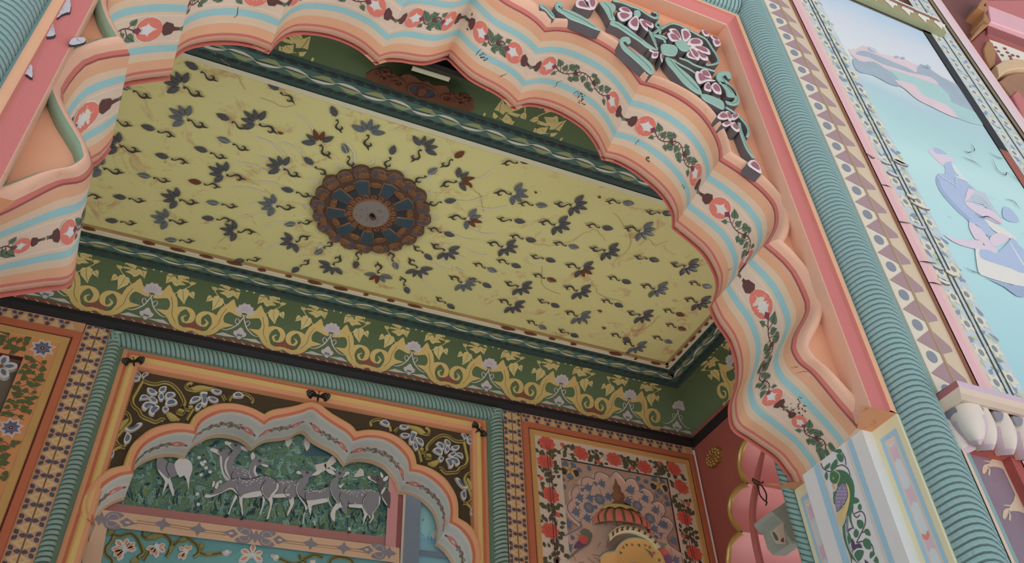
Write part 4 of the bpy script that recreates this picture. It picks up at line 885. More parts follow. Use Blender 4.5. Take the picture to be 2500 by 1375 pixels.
deer([(DG, B([(760,360),(860,300),(900,340),(870,420),(900,500),(1100,520),(1400,510),(1600,560),(1640,680),(1580,800),(1500,900),(1500,1000),(1440,960),(1330,820),(1060,760),(1040,950),(960,900),(930,830),(820,680),(750,520)])),(DG, B([(840,200),(960,190),(1040,210),(1010,270),(900,320),(840,290)])),(DW, B([(1020,205),(1080,205),(1085,235),(1040,260),(960,310),(1000,255)])),(DW, B([(660,165),(760,160),(820,215),(830,260),(740,240),(690,200)])),(DW, B([(730,100),(800,130),(860,190),(790,170),(735,140)])),(DW, B([(760,370),(745,480),(790,620),(870,740),(960,830),(900,790),(800,660),(740,500)])),(DW, B([(930,640),(915,720),(970,830),(940,830),(840,900),(830,1050),(800,1080),(760,1020),(750,930),(850,760),(900,790)])),(DW, B([(1070,780),(1300,785),(1320,850),(1180,840),(1070,830)])),(DW, B([(1380,640),(1330,720),(1340,830),(1450,980),(1440,1040),(1400,960),(1310,1160),(1340,960),(1300,850),(1320,720)])),(DW, B([(1600,640),(1625,660),(1610,790),(1500,930),(1515,1000),(1440,1120),(1430,1110),(1480,1000),(1490,920),(1590,800)])),(DW, B([(740,580),(710,640),(740,760),(790,850),(740,800),(695,680)])),(DW, B([(885,460),(940,440),(1000,400),(950,470),(930,500)])),('e', B([(912,235)])),('l', B([(930,570),(905,660),(960,820)])),('l', B([(1380,600),(1310,720),(1340,860),(1440,980)])),('l', B([(1060,720),(1060,840)])),('s', B([(940,530),(980,550),(1010,530),(1030,580),(1060,560),(1080,545),(1090,610),(1110,575),(1140,570),(1150,605),(1180,570),(1220,600),(1210,640),(1240,570),(1300,605),(1300,625),(1310,550),(1380,535),(1420,545),(1450,530),(1520,555),(1180,765),(1340,570)])),(DW, B([(1070,1190),(1100,1210),(1085,1260),(1060,1240)])),(DK, B([(1040,1300),(1065,1260),(1100,1265),(1080,1295)])),(DK, B([(1300,1310),(1320,1270),(1365,1275),(1350,1305)])),(DK, B([(780,1240),(800,1200),(830,1210),(820,1240)]))])
DG4 = M(84,78,76,BK)
deer([(DG4, B([(1400,290),(1560,290),(1680,330),(1700,400),(1640,480),(1750,540),(1800,600),(1790,860),(1700,760),(1640,640),(1610,520),(1590,430),(1480,370)])),(DW, B([(1400,290),(1440,285),(1460,340),(1410,335)])),(DW, B([(1620,250),(1640,215),(1680,290),(1650,320)])),(DW, B([(1670,340),(1720,290),(1765,285),(1750,350),(1690,380)])),(DW, B([(1640,560),(1680,500),(1720,480),(1700,540),(1640,620)])),(DW, B([(1650,640),(1740,790),(1730,800),(1660,700)])),('w', B([(1440,345),(1500,370),(1550,410)]), .006),('e', B([(1575,345)]))])
deer([(DG, C_([(1400,470),(1450,460),(1490,500),(1560,520),(1590,560),(1580,620),(1500,640),(1430,600),(1395,540)])),(DW, C_([(1560,500),(1620,465),(1690,490),(1715,560),(1690,640),(1680,760),(1690,830),(1670,700),(1640,620),(1600,640),(1560,560)])),(DW, C_([(1400,560),(1450,610),(1500,650),(1520,640),(1440,800),(1470,680),(1430,620)])),(DW, C_([(1510,640),(1550,760),(1540,810),(1500,700)])),('s', C_([(1640,480),(1645,510)])),('l', C_([(1500,500),(1480,560),(1510,630)]))])
PKR = M(190,168,160,BK)
for P in (nz(440,960,7.6375,[(1960,860),(2080,850),(2080,920),(2020,1010),(1990,1010),(1955,920)]), nz(440,960,7.6375,[(2320,800),(2390,760),(2440,880),(2400,1040),(2350,1090),(2310,960)]), nz(700,1130,7.238,[(500,40),(690,0),(700,130),(600,180),(520,140)]), nz(700,1130,7.238,[(1180,250),(1290,100),(1350,130),(1370,230),(1230,260)]), nz(600,1000,3.667,[(700,500),(790,400),(810,470),(720,540)])):
    g = Geo(fY(YD)); g.poly(P, PKR, .0025); g.build('painted_rock', dm)
TL4 = M(52,84,92,BK); g = Geo(fY(YD)); g.poly(nz(600,1000,3.667,[(500,400),(640,300),(770,420),(700,420),(560,420)]), TL4, .0022); g.build('painted_pool', dm)
# sills and pilasters inside the niche
ns = thing('niche_sill', 'dusty pink sill and peach band with grey petal motifs below the painted deer', 'sill', (.5, 4.27, 2.0))
g = Geo(fY(4.285)); g.poly(wY([(200,1219),(941,1312),(941,1345),(200,1252)], 4.285), PK3, 0); g.build('pink_sill', ns)
g = Geo(fY(4.26)); g.poly(wY([(205,1240),(250,1245),(975,1338),(975,1376),(943,1371),(262,1285.5),(240,1420),(200,1420)], 4.26), PCH, 0); g.build('peach_band', ns)
g = Geo(fY(4.26)); D8 = lambda p: wY(zc(540,1290,5.952,p), 4.26); D7 = lambda p: wY(zc(240,1270,7.8125,p), 4.26)
for q in (D7([(740,10),(1090,60),(1400,90),(1780,150),(2080,200),(2500,250)]), D8([(0,50),(60,75)]), D8([(930,180),(1190,215),(1420,240),(1690,270),(1890,295),(2130,330)])): g.stroke(q, .004, M(138,96,72,BK), .0012, n=1); g.stroke([(x, z-.012) for x, z in q], .003, M(138,96,72,BK), .0012, n=1)
def quat(c, s):
    for a in range(4): g.poly(xf([(0,.05),(.35,.34),(.6,.22),(1,0),(.6,-.22),(.35,-.34),(0,-.05)], c, a*PI/2+.0, s*(1.15 if a % 2 == 0 else 1)), SLV, .0016)
for c in (D7([(1230,80)]), D7([(1905,180)]), D8([(1300,225)]), D8([(1780,290)])): quat(c[0], .036)
SLL = M(160,148,144,BK)
def bigq(c, sides=(1, -1)):
    quat(c, .036)
    for sg in sides:
        for sv in (1, -1):
            P = xf([(.2,.1*sv),(.5,.62*sv),(1.2,.66*sv),(1.5,.45*sv),(1.1,.12*sv),(.6,.04*sv)], c, 0, .066*sg, 1, .066); g.poly(cr(P, 2, True), SLV, .0014); g.stroke(xf([(.45,.1*sv),(.55,.42*sv),(.95,.5*sv),(1.25,.2*sv)], c, 0, .066*sg, 1, .066), .003, SLL, .0022, n=3)
        g.poly(xf([(1.3,.0),(1.7,.36),(2.3,.06),(2.6,0),(2.3,-.06),(1.7,-.36)], c, 0, .066*sg, 1, .066), SLV, .0014); g.disc((c[0]+sg*.122, c[1]), .012, PCH, .002, 8, ry=.007)
bigq(D8([(500,125)])[0]); bigq(D8([(2440,360)])[0], (-1,)); bigq((D7([(60,60)])[0][0]-.01, D7([(60,60)])[0][1]+.02), (1,)); bigq((D7([(60,300)])[0][0], D7([(60,300)])[0][1]-.02), (1,)) if False else None
g.build('petal_motif', ns)
nc_ = thing('niche_pilasters', 'pink and slate blue painted pilasters framing the pale landscape inside the niche', 'pilaster', (1.3, 4.25, 1.9))
def strip(px, Y, m, name, hgt=.0): g = Geo(fY(Y)); g.poly(wY(px, Y), m, hgt); return g.build(name, nc_)
strip([(953,1100),(978,1100),(966,1337),(941,1333)], 4.27, PKL, 'pink_pilaster'); strip([(978,1100),(990,1100),(978,1342),(966,1337)], 4.275, M(128,72,70,BK), 'pilaster_side')
strip([(990,1100),(996,1100),(983,1400),(976,1400)], 4.262, M(196,160,142,BK), 'pale_fillet'); strip([(995,1150),(1031,1150),(1021,1400),(982,1400)], 4.255, M(100,112,126,BK,var=.1), 'slate_pilaster'); 
strip([(1019,1342),(1110,1352.5),(1116,1366),(1018,1353.6)], 4.275, M(96,106,122,BK), 'slate_bar')
SKYP = M(124,176,180,BK,var=.05); SKB = M(110,160,196,BK,var=.15)
g = Geo(fY(4.32)); g.poly(wY([(985,1100),(1200,1120),(1200,1330),(985,1330)], 4.32), SKYP, 0); g.poly(wY([(985,1316),(1200,1316),(1200,1420),(985,1420)], 4.32), SKB, .0008)
g.poly(cr(wY([(1053,1314),(1056,1300),(1068,1295),(1085,1290),(1085,1318),(1070,1316)], 4.32), 3, True), M(206,196,184,BK), .0015); g.poly(wY([(1030,1270),(1037,1265),(1034,1269),(1033,1273)], 4.32), M(70,96,100,BK), .0015)
for k in range(24):
    x = 1024+rd.random()*60; y = 1308+rd.random()*22; o = wY([(x, y)], 4.32)[0]; g.stroke(xf([(0,0),(.6,.1),(1,.3)], o, rd.uniform(0,3), .03), .003, M(84,140,190,BK), .0018, n=2)
g.build('painted_landscape', nc_)
# teal panel of carved lilies under the sill
TL5 = M(84,142,144,BK,var=.08); LWH = M(202,188,180,BK); LOR = M(176,122,74,BK)
lp_ = thing('lily_panel', 'turquoise panel of carved white lilies and green scrolls below the peach band', 'panel', (.5, 4.29, 1.8))
g = Geo(fY(4.295)); g.poly(wY([(262,1285.5),(943,1371),(960,1440),(240,1430)], 4.295), TL5, 0); g.build('panel_ground', lp_)
E7 = lambda p: wY(zc(240,1270,7.8125,p), 4.28); E8 = lambda p: wY(zc(540,1290,5.952,p), 4.28)
GS = worn((112,112,64),(78,84,50),BK,.4,20,base2=(124,122,70),name='moss_paint'); fE = fY(4.292)
for k, (fn, p) in enumerate([(E7,[(290,290),(250,400),(160,520),(160,640),(260,740),(280,820)]),(E7,[(290,270),(420,290),(520,260),(640,250),(740,330),(820,480),(860,620),(780,680),(760,740)]),(E7,[(930,240),(880,210),(860,280),(930,330),(1060,270),(1200,260),(1320,300),(1400,430),(1350,600),(1300,700)]),(E7,[(1440,460),(1560,360),(1660,330),(1800,390),(1920,520),(1900,640),(1820,690)]),(E7,[(1920,600),(2060,650),(2200,640),(2380,610)]),(E7,[(860,760),(920,660),(960,580)]),(E8,[(850,430),(980,490),(1100,500),(1240,420),(1360,380),(1480,420)]),(E8,[(1560,500),(1620,430),(1740,410),(1880,450),(1920,500)]),(E8,[(1140,380),(1170,450),(1240,480)])]):
    g = Geo(fE); g.tube(fn(p), .020, GS, .014, seg=4, groove=OLD, n=4); g.build('stem', lp_)
for fn, p in ((E7,[(900,330),(1060,250),(1300,260),(1180,330),(1040,370),(900,370)]),(E7,[(1500,400),(1640,320),(1700,370),(1640,410)]),(E7,[(2010,640),(2120,590),(2200,660),(2080,680)]),(E7,[(150,280),(220,160),(330,150),(290,260),(220,280)]),(E7,[(1350,480),(1480,480),(1380,640),(1340,700)]),(E7,[(610,760),(720,680),(800,820),(620,820)]),(E7,[(1930,450),(2030,400),(2020,530),(1940,570)])): g = Geo(fE); g.raised(cr(fn(p), 2, True), GS, h=.015, inset=.3); g.build('leaf', lp_)
def lily(fn, c, tips, r=.5):
    g = Geo(fE); c = np.array(fn([c])[0])
    for t_ in tips:
        t_ = np.array(fn([t_])[0]); d = t_-c; L = float(np.hypot(*d)); a = math.atan2(d[1], d[0])
        g.raised(cr(xf([(.05,0),(.35,.2),(.68,.27),(1,0),(.68,-.27),(.35,-.2)], tuple(c), a, L), 2, True), LWH, h=.014, inset=.1); g.raised(cr(xf([(.3,0),(.5,.1),(.68,.12),(.86,0),(.68,-.12),(.5,-.1)], tuple(c), a, L), 2, True), LOR, h=.002, base=.0138, inset=.2)
    g.raised(xf([(math.cos(t), math.sin(t)) for t in np.linspace(0, 6.28, 9)[:-1]], tuple(c), 0, .016), LWH, h=.018, inset=.3); g.build('lily', lp_)
lily(E7,(500,560),[(330,370),(560,340),(710,420),(740,550),(230,550),(270,680),(360,770)]); lily(E7,(1110,500),[(900,560),(980,650),(1290,470),(1280,610),(1100,720),(1100,420)]); lily(E7,(1670,600),[(1530,510),(1680,460),(1790,490),(1510,720),(1610,760)])
lily(E8,(450,390),[(470,220),(280,310),(610,340),(250,480),(610,480)]); lily(E8,(1330,500),[(1290,460),(1380,460),(1300,540),(1380,540)]); lily(E8,(80,350),[(0,350),(160,345)]); lily(E8,(800,420),[(720,385),(850,430),(790,460)])
# ================================================================== orange niche at the left edge
ORF = worn((188,110,58),(150,84,48),BK,.34,7,base2=(200,124,72),name='orange_panel'); ORR = worn((150,78,48),(118,56,40),BK,.4,6,base2=(166,88,54),name='rust_frame'); YL6 = M(166,128,66,BK,var=.1); LNE = M(84,40,40,BK); LGN = M(72,84,48,BK,var=.2); STR = M(128,60,44,BK)
op = thing('orange_niche', 'orange niche panel with green leaf vines and blue star flowers, cut by the picture edge', 'panel', (-1.0, YB, 2.0))
def ringrect(g, x0, x1, z1, w_, m, h, z0=0.0):
    g.rect(x0, z0, x0+w_, z1, m, h); g.rect(x1-w_, z0, x1, z1, m, h); g.rect(x0+w_, z1-w_, x1-w_, z1, m, h)
def lframe(g, x1, z1, prof, x0=XL+.02, z0=0.):
    """nested frame seen as an upper right corner: prof = (inset, proud, paint)"""
    for (a, h0, m), (b, h1, _) in zip(prof, prof[1:]):
        g.face([g.map(x1-a, z0, h0), g.map(x1-b, z0, h1), g.map(x1-b, z1-b, h1), g.map(x1-a, z1-a, h0)], m)
        g.face([g.map(x0, z1-a, h0), g.map(x1-a, z1-a, h0), g.map(x1-b, z1-b, h1), g.map(x0, z1-b, h1)], m)
g = Geo(fY(YB)); lframe(g, -.506, 2.836, [(0,.001,ORR),(.004,.016,ORR),(.036,.018,ORR),(.040,.006,LNE),(.047,.006,YL6),(.050,.012,YL6),(.083,.010,YL6),(.088,.004,ORF)]); g.build('moulded_frame', op)
g = Geo(fY(YB)); g.rect(-.72, 0, -.594, 2.748, ORF, .004); g.rect(XL+.02, 2.63, -.72, 2.748, ORF, .004); g.build('orange_band', op)
g = Geo(fY(YB)); g.rect(XL+.02, 0, -.72, 2.63, worn((96,88,76),(66,60,52),BK,.4,20,base2=(86,80,70),name='olive_ground',grain=3), -.03)
g.face([g.map(-.72,0,.004), g.map(-.72,0,-.03), g.map(-.72,2.63,-.03), g.map(-.72,2.63,.004)], LNE); g.face([g.map(-.72,2.63,.004), g.map(-.72,2.63,-.03), g.map(XL,2.63,-.03), g.map(XL,2.63,.004)], LNE); g.build('recess', op)
def starflower(g, o, r, h=.006):
    for k in range(8): g.poly(xf([(.15,0),(.6,.26),(1,0),(.6,-.26)], o, PI/8+k*PI/4, r), M(184,156,142,BK), h)
    for k in range(8): g.poly(xf([(.15,0),(.4,.17),(.70,0),(.4,-.17)], o, PI/8+k*PI/4+PI/8*0, r), M(68,86,128,BK), h+.0006)
    g.disc(o, r*.16, BKB, h+.0012, 8); g.disc(o, r*.07, STARW, h+.0016, 6)
for c_, r_ in (((-.657, 2.70), .062), ((-.657, 2.245), .056)): g = Geo(fY(YB)); starflower(g, c_, r_); g.build('star_flower', op)
def leafvine(g, f_line, n, L, m=LGN, st=STR, w_=.045, s=.030, seed=1):
    r_ = random.Random(seed)
    for k in range(n):
        t = (k+.5)/n; o, a = f_line(t)
        for q in range(6):
            aa = a+r_.uniform(-2.4, 2.4); d = r_.uniform(.2, 1.)*w_; p = (o[0]+math.cos(a+PI/2)*d*r_.choice((1,-1)), o[1]+math.sin(a+PI/2)*d*r_.choice((1,-1)))
            g.poly(xf(HEARTC, p, aa, s*r_.uniform(.8, 1.1)), m, .0064)
        g.stroke([o, (o[0]+math.cos(a+.9)*w_*.6, o[1]+math.sin(a+.9)*w_*.6), (o[0]+math.cos(a+1.1)*w_, o[1]+math.sin(a+1.1)*w_)], .004, st, .0052, n=3)
        g.stroke([o, (o[0]+math.cos(a-.9)*w_*.6, o[1]+math.sin(a-.9)*w_*.6), (o[0]+math.cos(a-1.1)*w_, o[1]+math.sin(a-1.1)*w_)], .004, st, .0052, n=3)
g = Geo(fY(YB)); leafvine(g, lambda t: ((-.657, 2.64-.34*t), -PI/2), 10, .34); leafvine(g, lambda t: ((-.657, 2.19-.55*t), -PI/2), 15, .5, seed=2); leafvine(g, lambda t: ((-.72-.28*t, 2.695), PI), 9, .28, seed=3); g.build('leaf_vine', op, kind='stuff')
rz = wY([(8, 893)], YB)[0]; g = Geo(fY(YB+.03))
for k in range(5): a = 2*PI*k/5+.3; g.raised(cr(xf([(0,0),(.5,.36),(1,.2),(1,-.2),(.5,-.36)], (rz[0]-.01, rz[1]), a, .068), 3, True), WHR, h=.02, inset=.1); g.raised(xf(ALMOND, (rz[0]-.01+.012*math.cos(a), rz[1]+.012*math.sin(a)), a, .045), BLR, h=.003, base=.0195, inset=.2)
g.disc((rz[0]-.01, rz[1]), .012, BRL, .023, 8); g.build('rosette', op)
# ================================================================== rose niche at the right
rp = thing('rose_niche', 'orange framed niche panel bordered with red roses around a carved scalloped arch', 'panel', (2.5, YB, 2.0))
X0, X1, ZT = 1.923, 3.125, 2.838
def fullframe(g, prof, z0=0.):
    for (a, h0, m), (b, h1, _) in zip(prof, prof[1:]):
        g.face([g.map(X1-a, z0, h0), g.map(X1-b, z0, h1), g.map(X1-b, ZT-b, h1), g.map(X1-a, ZT-a, h0)], m)
        g.face([g.map(X0+a, z0, h0), g.map(X0+b, z0, h1), g.map(X0+b, ZT-b, h1), g.map(X0+a, ZT-a, h0)], m)
        g.face([g.map(X0+a, ZT-a, h0), g.map(X1-a, ZT-a, h0), g.map(X1-b, ZT-b, h1), g.map(X0+b, ZT-b, h1)], m)
g = Geo(fY(YB)); fullframe(g, [(0,.001,ORR),(.004,.018,ORR),(.034,.018,ORR),(.037,.005,LNE),(.044,.005,YL6),(.047,.012,YL6),(.076,.010,YL6),(.080,.003,YL6)]); g.build('moulded_frame', rp)
RSG = worn((186,158,142),(150,124,108),BK,.36,9,base2=(194,168,156),name='rose_ground'); RRD = M(184,70,54,BK,var=.16); RRL = M(140,46,40,BK); LGR = M(70,72,52,BK,var=.25)
xi0, xi1, zi = 2.165, 2.90, 2.635
g = Geo(fY(YB)); g.rect(X0+.08, 0, xi0, ZT-.08, RSG, .003); g.rect(xi1, 0, X1-.08, ZT-.08, RSG, .003); g.rect(xi0, zi, xi1, ZT-.08, RSG, .003); g.build('rose_border', rp)
def rose(g, o, r, a=0., m=None):
    m = m or RRD; n = 9
    pts = [(math.cos(t)*(1+.10*math.cos(t*n)), math.sin(t)*.86*(1+.10*math.cos(t*n))) for t in np.linspace(0, 2*PI, 40)[:-1]]
    g.poly(xf(pts, o, a, r), m, .0062)
    for k in range(5): g.stroke(xf([(-.7+.1*k, .5-.26*k),(-.1, .30-.25*k),(.7-.08*k, .45-.26*k)], o, a, r), r*.05, RRL, .0068, n=3)
def rosepx(pts, z): return [wY([p], YB)[0] for p in zc(*z, pts)]
R1 = rosepx([(305,165),(280,470),(330,180)], (1290,1060,6.876))[:2]+rosepx([(875,330),(1430,430),(370,1030)], (1290,1060,6.876))
R2 = rosepx([(360,210),(720,230),(810,450),(850,830),(970,1260)], (1500,1100,5.0))
R3 = rosepx([(520,1090)], (1200,1000,3.667))
flowers = R1+R2+R3
for k, o in enumerate(flowers): g = Geo(fY(YB)); rose(g, o, .052 if k not in (2, 5) else .05, (0,.1,-.5,0,-.5,-.2,-.7,-.6,0,0,0)[k % 11]); g.build('painted_rose', rp)
for q in rosepx([(560,160),(1150,450),(215,720),(470,1330)], (1290,1060,6.876))+rosepx([(190,205),(545,145),(890,640),(830,1030)], (1500,1100,5.0)): g = Geo(fY(YB)); g.poly(xf(HEARTC, q, rd.uniform(-2.2,-.8), .034), RRD, .006); g.build('rose_bud', rp)
g = Geo(fY(YB)); r5 = random.Random(5)
def rl_cluster(x0_, x1_, z0_, z1_, n):
    for _ in range(n):
        o = (r5.uniform(x0_, x1_), r5.uniform(z0_, z1_))
        if min(math.dist(o, f) for f in flowers) < .050: continue
        g.poly(xf(LEAF, o, r5.uniform(0, 6.3), .036*r5.uniform(.8,1.15)), LGR, .0045+.00005*(_ % 20))
rl_cluster(X0+.095, xi0-.03, 1.6, ZT-.11, 230); rl_cluster(xi1+.02, X1-.095, 1.6, ZT-.11, 210); rl_cluster(xi0-.02, xi1+.02, zi+.015, ZT-.105, 150)
VN6 = M(120,78,64,BK)
for k in range(14):
    z = 2.7-k*.075; g.stroke([(2.06, z), (2.10, z-.03), (2.07, z-.07), (2.11, z-.1)], .004, VN6, .004, n=3); g.stroke([(2.98, z), (2.94, z-.03), (2.985, z-.07)], .004, VN6, .004, n=3)
for k in range(9): x = 2.1+k*.09; g.stroke([(x, 2.70), (x+.04, 2.67), (x+.09, 2.71)], .004, VN6, .004, n=3)
for dx in (-.008, .008): g.stroke([(2.083+dx, 2.70), (2.083+dx, 1.6)], .004, LNE, .0072, n=1); g.stroke([(2.975+dx, 2.5), (2.975+dx, 1.6)], .004, LNE, .0072, n=1)
g.build('rose_leaves', rp, kind='stuff')
# inner panel, recessed, with carved multifoil line, blue flowers
INB = worn((152,126,106),(118,92,74),BK,.38,10,base2=(168,136,118),name='clay_ground'); INP = M(176,146,130,BK,var=.12); BLF = M(84,100,124,BK,var=.2); BLK6 = M(52,56,62,BK)
g = Geo(fY(YB)); g.rect(xi0, 0, xi1, zi, INB, -.012); g.build('inner_ground', rp)
g = Geo(fY(YB)); g.face([g.map(xi0,0,.003), g.map(xi0,0,-.012), g.map(xi0,zi,-.012), g.map(xi0,zi,.003)], LNE); g.face([g.map(xi1,0,.003), g.map(xi1,0,-.012), g.map(xi1,zi,-.012), g.map(xi1,zi,.003)], LNE); g.face([g.map(xi0,zi,.003), g.map(xi0,zi,-.012), g.map(xi1,zi,-.012), g.map(xi1,zi,.003)], BLK6); g.build('reveal', rp)
Q1 = lambda p: wY(zc(1290,1060,6.876,p), YB+.012); Q2 = lambda p: wY(zc(1500,1100,5.0,p), YB+.012); Q3 = lambda p: wY(zc(1360,1200,7.858,p), YB+.012)
crest_line = [Q3([(110,880),(230,830),(330,770),(420,700),(400,640),(300,560),(190,430),(165,300),(240,200)])+Q1([(710,1110)]), Q1([(705,1110),(690,1020),(740,920),(860,880)]), Q1([(860,880),(870,790),(950,750),(1080,790)]), Q1([(1080,790),(1090,700),(1170,665),(1270,700),(1330,740)]), Q1([(1330,740),(1400,680),(1450,660),(1540,740),(1610,820)]), Q1([(1610,820)])+Q2([(110,390),(170,360),(240,390),(290,500)]), Q2([(290,500),(350,480),(430,530),(460,600),(440,660)]), Q2([(440,660),(510,640),(580,690),(600,770),(570,830)]), Q2([(570,830),(640,850),(700,930),(680,1000),(620,1080),(640,1160),(720,1220),(820,1290)])]
pin = [p for q in crest_line for p in cr(q, 3)[:-1]]+[crest_line[-1][-1]]
g = Geo(fY(YB+.012)); g.poly(pin+[(xi1-.01, 1.7), (xi0+.01, 1.7)], INP, .010)
for q in crest_line: g.tube(q, .020, INP, .022, n=4, seg=5, groove=BLF)
g.build('carved_arch_line', rp)
g = Geo(fY(YB+.012))
def bflower(o, r, h=.0112):
    for k in range(7): g.poly(xf([(0,0),(.4,.26),(1,0),(.4,-.26)], o, PI/2+k*2*PI/7, r*(1 if k % 2 == 0 else .8)), BLF, h)
def brose(o, r, h=.0112):
    g.poly(xf([(math.cos(t)*(1+.08*math.cos(11*t)), math.sin(t)*(1+.08*math.cos(11*t))) for t in np.linspace(0, 2*PI, 45)[:-1]], o, 0, r), BLF, h)
    for k in range(8): g.stroke(xf([(.15,0),(.6,0)], o, k*PI/4, r), r*.07, INP, h+.0006, n=1)
for o in Q1([(990,920),(1220,850),(850,1080),(1330,1070),(1020,1090),(790,1320),(1680,960)])+Q2([(195,490),(365,600),(490,740),(600,920),(480,970),(710,1110),(160,630),(740,1350)])+Q3([(350,420),(560,530),(200,640),(210,1090),(1990,650),(1870,380)]): bflower(o, .036)
for o in Q1([(1180,1110),(1000,1250)])+Q2([(270,690),(420,840)])+Q3([(480,400)])[:0]: brose(o, .034)
for o in Q1([(870,960),(1100,820),(780,1190),(1140,1250)])+Q2([(540,1050),(480,1080),(300,500),(600,570),(640,660),(520,590)])+Q3([(300,940),(440,640),(110,1210)]): g.poly(xf(HEARTC, o, rd.uniform(0,6), .032), BLF, .0112)
r6 = random.Random(8)
for _ in range(150):
    x = r6.uniform(xi0+.03, xi1-.03); z = r6.uniform(1.75, 2.5)
    g.stroke(xf([(0,0),(.5,.12),(1,.35)], (x, z), r6.uniform(0, 6.3), r6.uniform(.03,.055)), .0035, M(112,84,68,BK), .0106, n=3)
g.build('blue_flowers', rp, kind='stuff')
for o in Q1([(570,760),(590,900),(860,610),(1020,585)])+Q2([(390,380),(290,340),(620,570),(640,660),(330,440)]): g = Geo(fY(YB+.012)); g.poly(cr(xf([(-.5,0),(-.1,.42),(.5,.3),(.6,-.2),(0,-.42)], o, r6.uniform(0, 6), .036), 2, True), BLF, .0012); g.build('blue_leaf', rp)
for c_, r_ in ((Q1([(690,610)])[0], .062), (Q2([(540,430)])[0], .062)):
    g = Geo(fY(YB+.012))
    for k in range(5): g.poly(cr(xf([(.35,-.26),(.85,-.34),(1.0,0),(.85,.34),(.35,.26)], c_, PI/2+(k+.5)*2*PI/5, r_), 2, True), BLK6 if k % 2 else BLF, .002)
    for k in range(5): g.raised(xf([(.05,0),(.3,.16),(1.,0),(.3,-.16)], c_, PI/2+k*2*PI/5, r_*.9), M(176,140,82,BK), h=.012, inset=.2)
    g.tube([(c_[0]+math.cos(t)*r_*1.15, c_[1]+math.sin(t)*r_*1.15) for t in np.linspace(2.4, 6.2, 12)], .006, INB, .006, n=1)
    g.build('corner_star', rp)
# melon-shaped dome in relief with petal skirt, finial and small scalloped arch
dome = thing('dome_relief', 'small ribbed coral dome in relief with finial above a yellow scalloped arch', 'relief', (2.5, YB-.05, 2.0))
def at(px, Y=YB-.03): return wY([px], Y)[0]
dc = Q3([(1200,760)])[0]; dl = Q3([(690,700)])[0]; dr = Q3([(1720,800)])[0]
cx_ = (dl[0]+dr[0])/2; Rw = (dr[0]-dl[0])/2*.97; zb = Q3([(1200,740)])[0][1]-.005; zt = Q3([(1250,430)])[0][1]
MEL = M(196,86,76,BK,rough=.35,var=.12); RIBG = M(112,96,62,BK,var=.15)
NR = 9
for k in range(NR):
    g = Geo(); rows = []
    for i in range(9):
        a = PI*(k+.08+.84*i/8)/NR; row = []
        for j in range(9):
            t = j/8; r = (Rw*(1-.46*t**2.2)+.012*math.sin(PI*t))*(1+.0); b_ = .012*math.sin(PI*i/8)*(1-.3*t)
            row.append((cx_-(r+b_)*math.cos(a), YB-.01-(r+b_)*.5*math.sin(a), zb+(zt-zb)*(t-.0)+.03*0))
        rows.append(row)
    g.grid(rows, None, mfun=lambda i, j: MEL if j < 6 and 0 < i < 7 else RIBG); g.build('dome_rib', dome)
g = Geo(); rows = [[(cx_-r*math.cos(PI*i/24), YB-.01-r*.5*math.sin(PI*i/24), zb+(zt-zb)*t) for i in range(25)] for t, r in ((0, Rw*.99), (.5, Rw*.89), (.8, Rw*.71), (1., Rw*.5), (1.02, .02))]
g.grid(rows, RIBG); g.build('dome_core', dome)
g = Geo(); SKG = M(188,156,92,BK,var=.12)
rows = [[(cx_-r*math.cos(PI*i/36), YB-.01-r*.55*math.sin(PI*i/36), z+(.010*abs(math.sin(i*PI/6)) if q == 0 else 0)) for i in range(37)] for q, (z, r) in enumerate(((zt-.022, Rw*.80), (zt+.012, Rw*.66), (zt+.03, Rw*.4)))]
g.grid(rows, SKG); g.build('petal_skirt', dome)
g = Geo(); FIN = worn((112,74,50),(150,112,74),BK,.45,30,name='finial_brown')
zf0 = zt+.02; fp = [(0, Rw*.42), (.02, Rw*.30), (.045, .022), (.06, .036), (.085, .040), (.105, .020), (.115, .026), (.135, .024), (.15, .012), (.19, .003)]
g.grid([[(cx_-r*math.cos(PI*i/16), YB-.01-r*.9*math.sin(PI*i/16), zf0+z) for i in range(17)] for z, r in fp], FIN); g.build('finial', dome)
# band of dark red stones and the little arch under it
g = Geo(fY(YB-.05)); ax = Q3([(840,960),(1000,820),(1200,780),(1430,830),(1700,1000),(1850,1200)]); ay = Q3([(870,1090),(1010,960),(1200,905),(1400,930),(1620,1060),(1760,1230)])
CRM6 = M(200,176,132,BK); GDN = M(186,140,66,BK,var=.12); GRN6 = M(110,98,84,BK); DKR = M(104,38,34,BK)
A_ = resample(cr(ax, 5), 31); B_2 = resample(cr(ay, 5), 31)
g.grid([[g.map(*p, .0) for p in A_], [g.map(*p, .03) for p in A_], [g.map(*p, .03) for p in B_2], [g.map(*p, -.01) for p in B_2]], CRM6)
for k in range(9):
    i = 2+k*3; a = [((A_[j][0]*.8+B_2[j][0]*.2), (A_[j][1]*.8+B_2[j][1]*.2)) for j in (i, i+1, i+2)] if i+2 < 31 else None
    if a: b = [((A_[j][0]*.25+B_2[j][0]*.75), (A_[j][1]*.25+B_2[j][1]*.75)) for j in (i+2, i+1, i)]; g.poly([a[0], a[2], ((a[1][0]+b[1][0])/2+.004, (a[1][1]+b[1][1])/2), b[0], b[2], ((a[1][0]+b[1][0])/2-.004, (a[1][1]+b[1][1])/2)], DKR, .0315)
g.build('stone_band', dome)
g = Geo(fY(YB-.05)); g.grid([[g.map(p[0], p[1], -.0) for p in B_2], [g.map(p[0]*.9+cx_*.1, p[1]-.045, -.005) for p in B_2]], GRN6); 
O1 = Q3([(690,1375),(800,1280),(990,1240),(1080,1110),(1230,1010),(1400,990),(1600,1040),(1780,1180),(1900,1375),(1950,1600)]); o1 = resample(cr(O1[:3], 5), 10)+resample(cr(O1[2:], 5), 24)[1:]
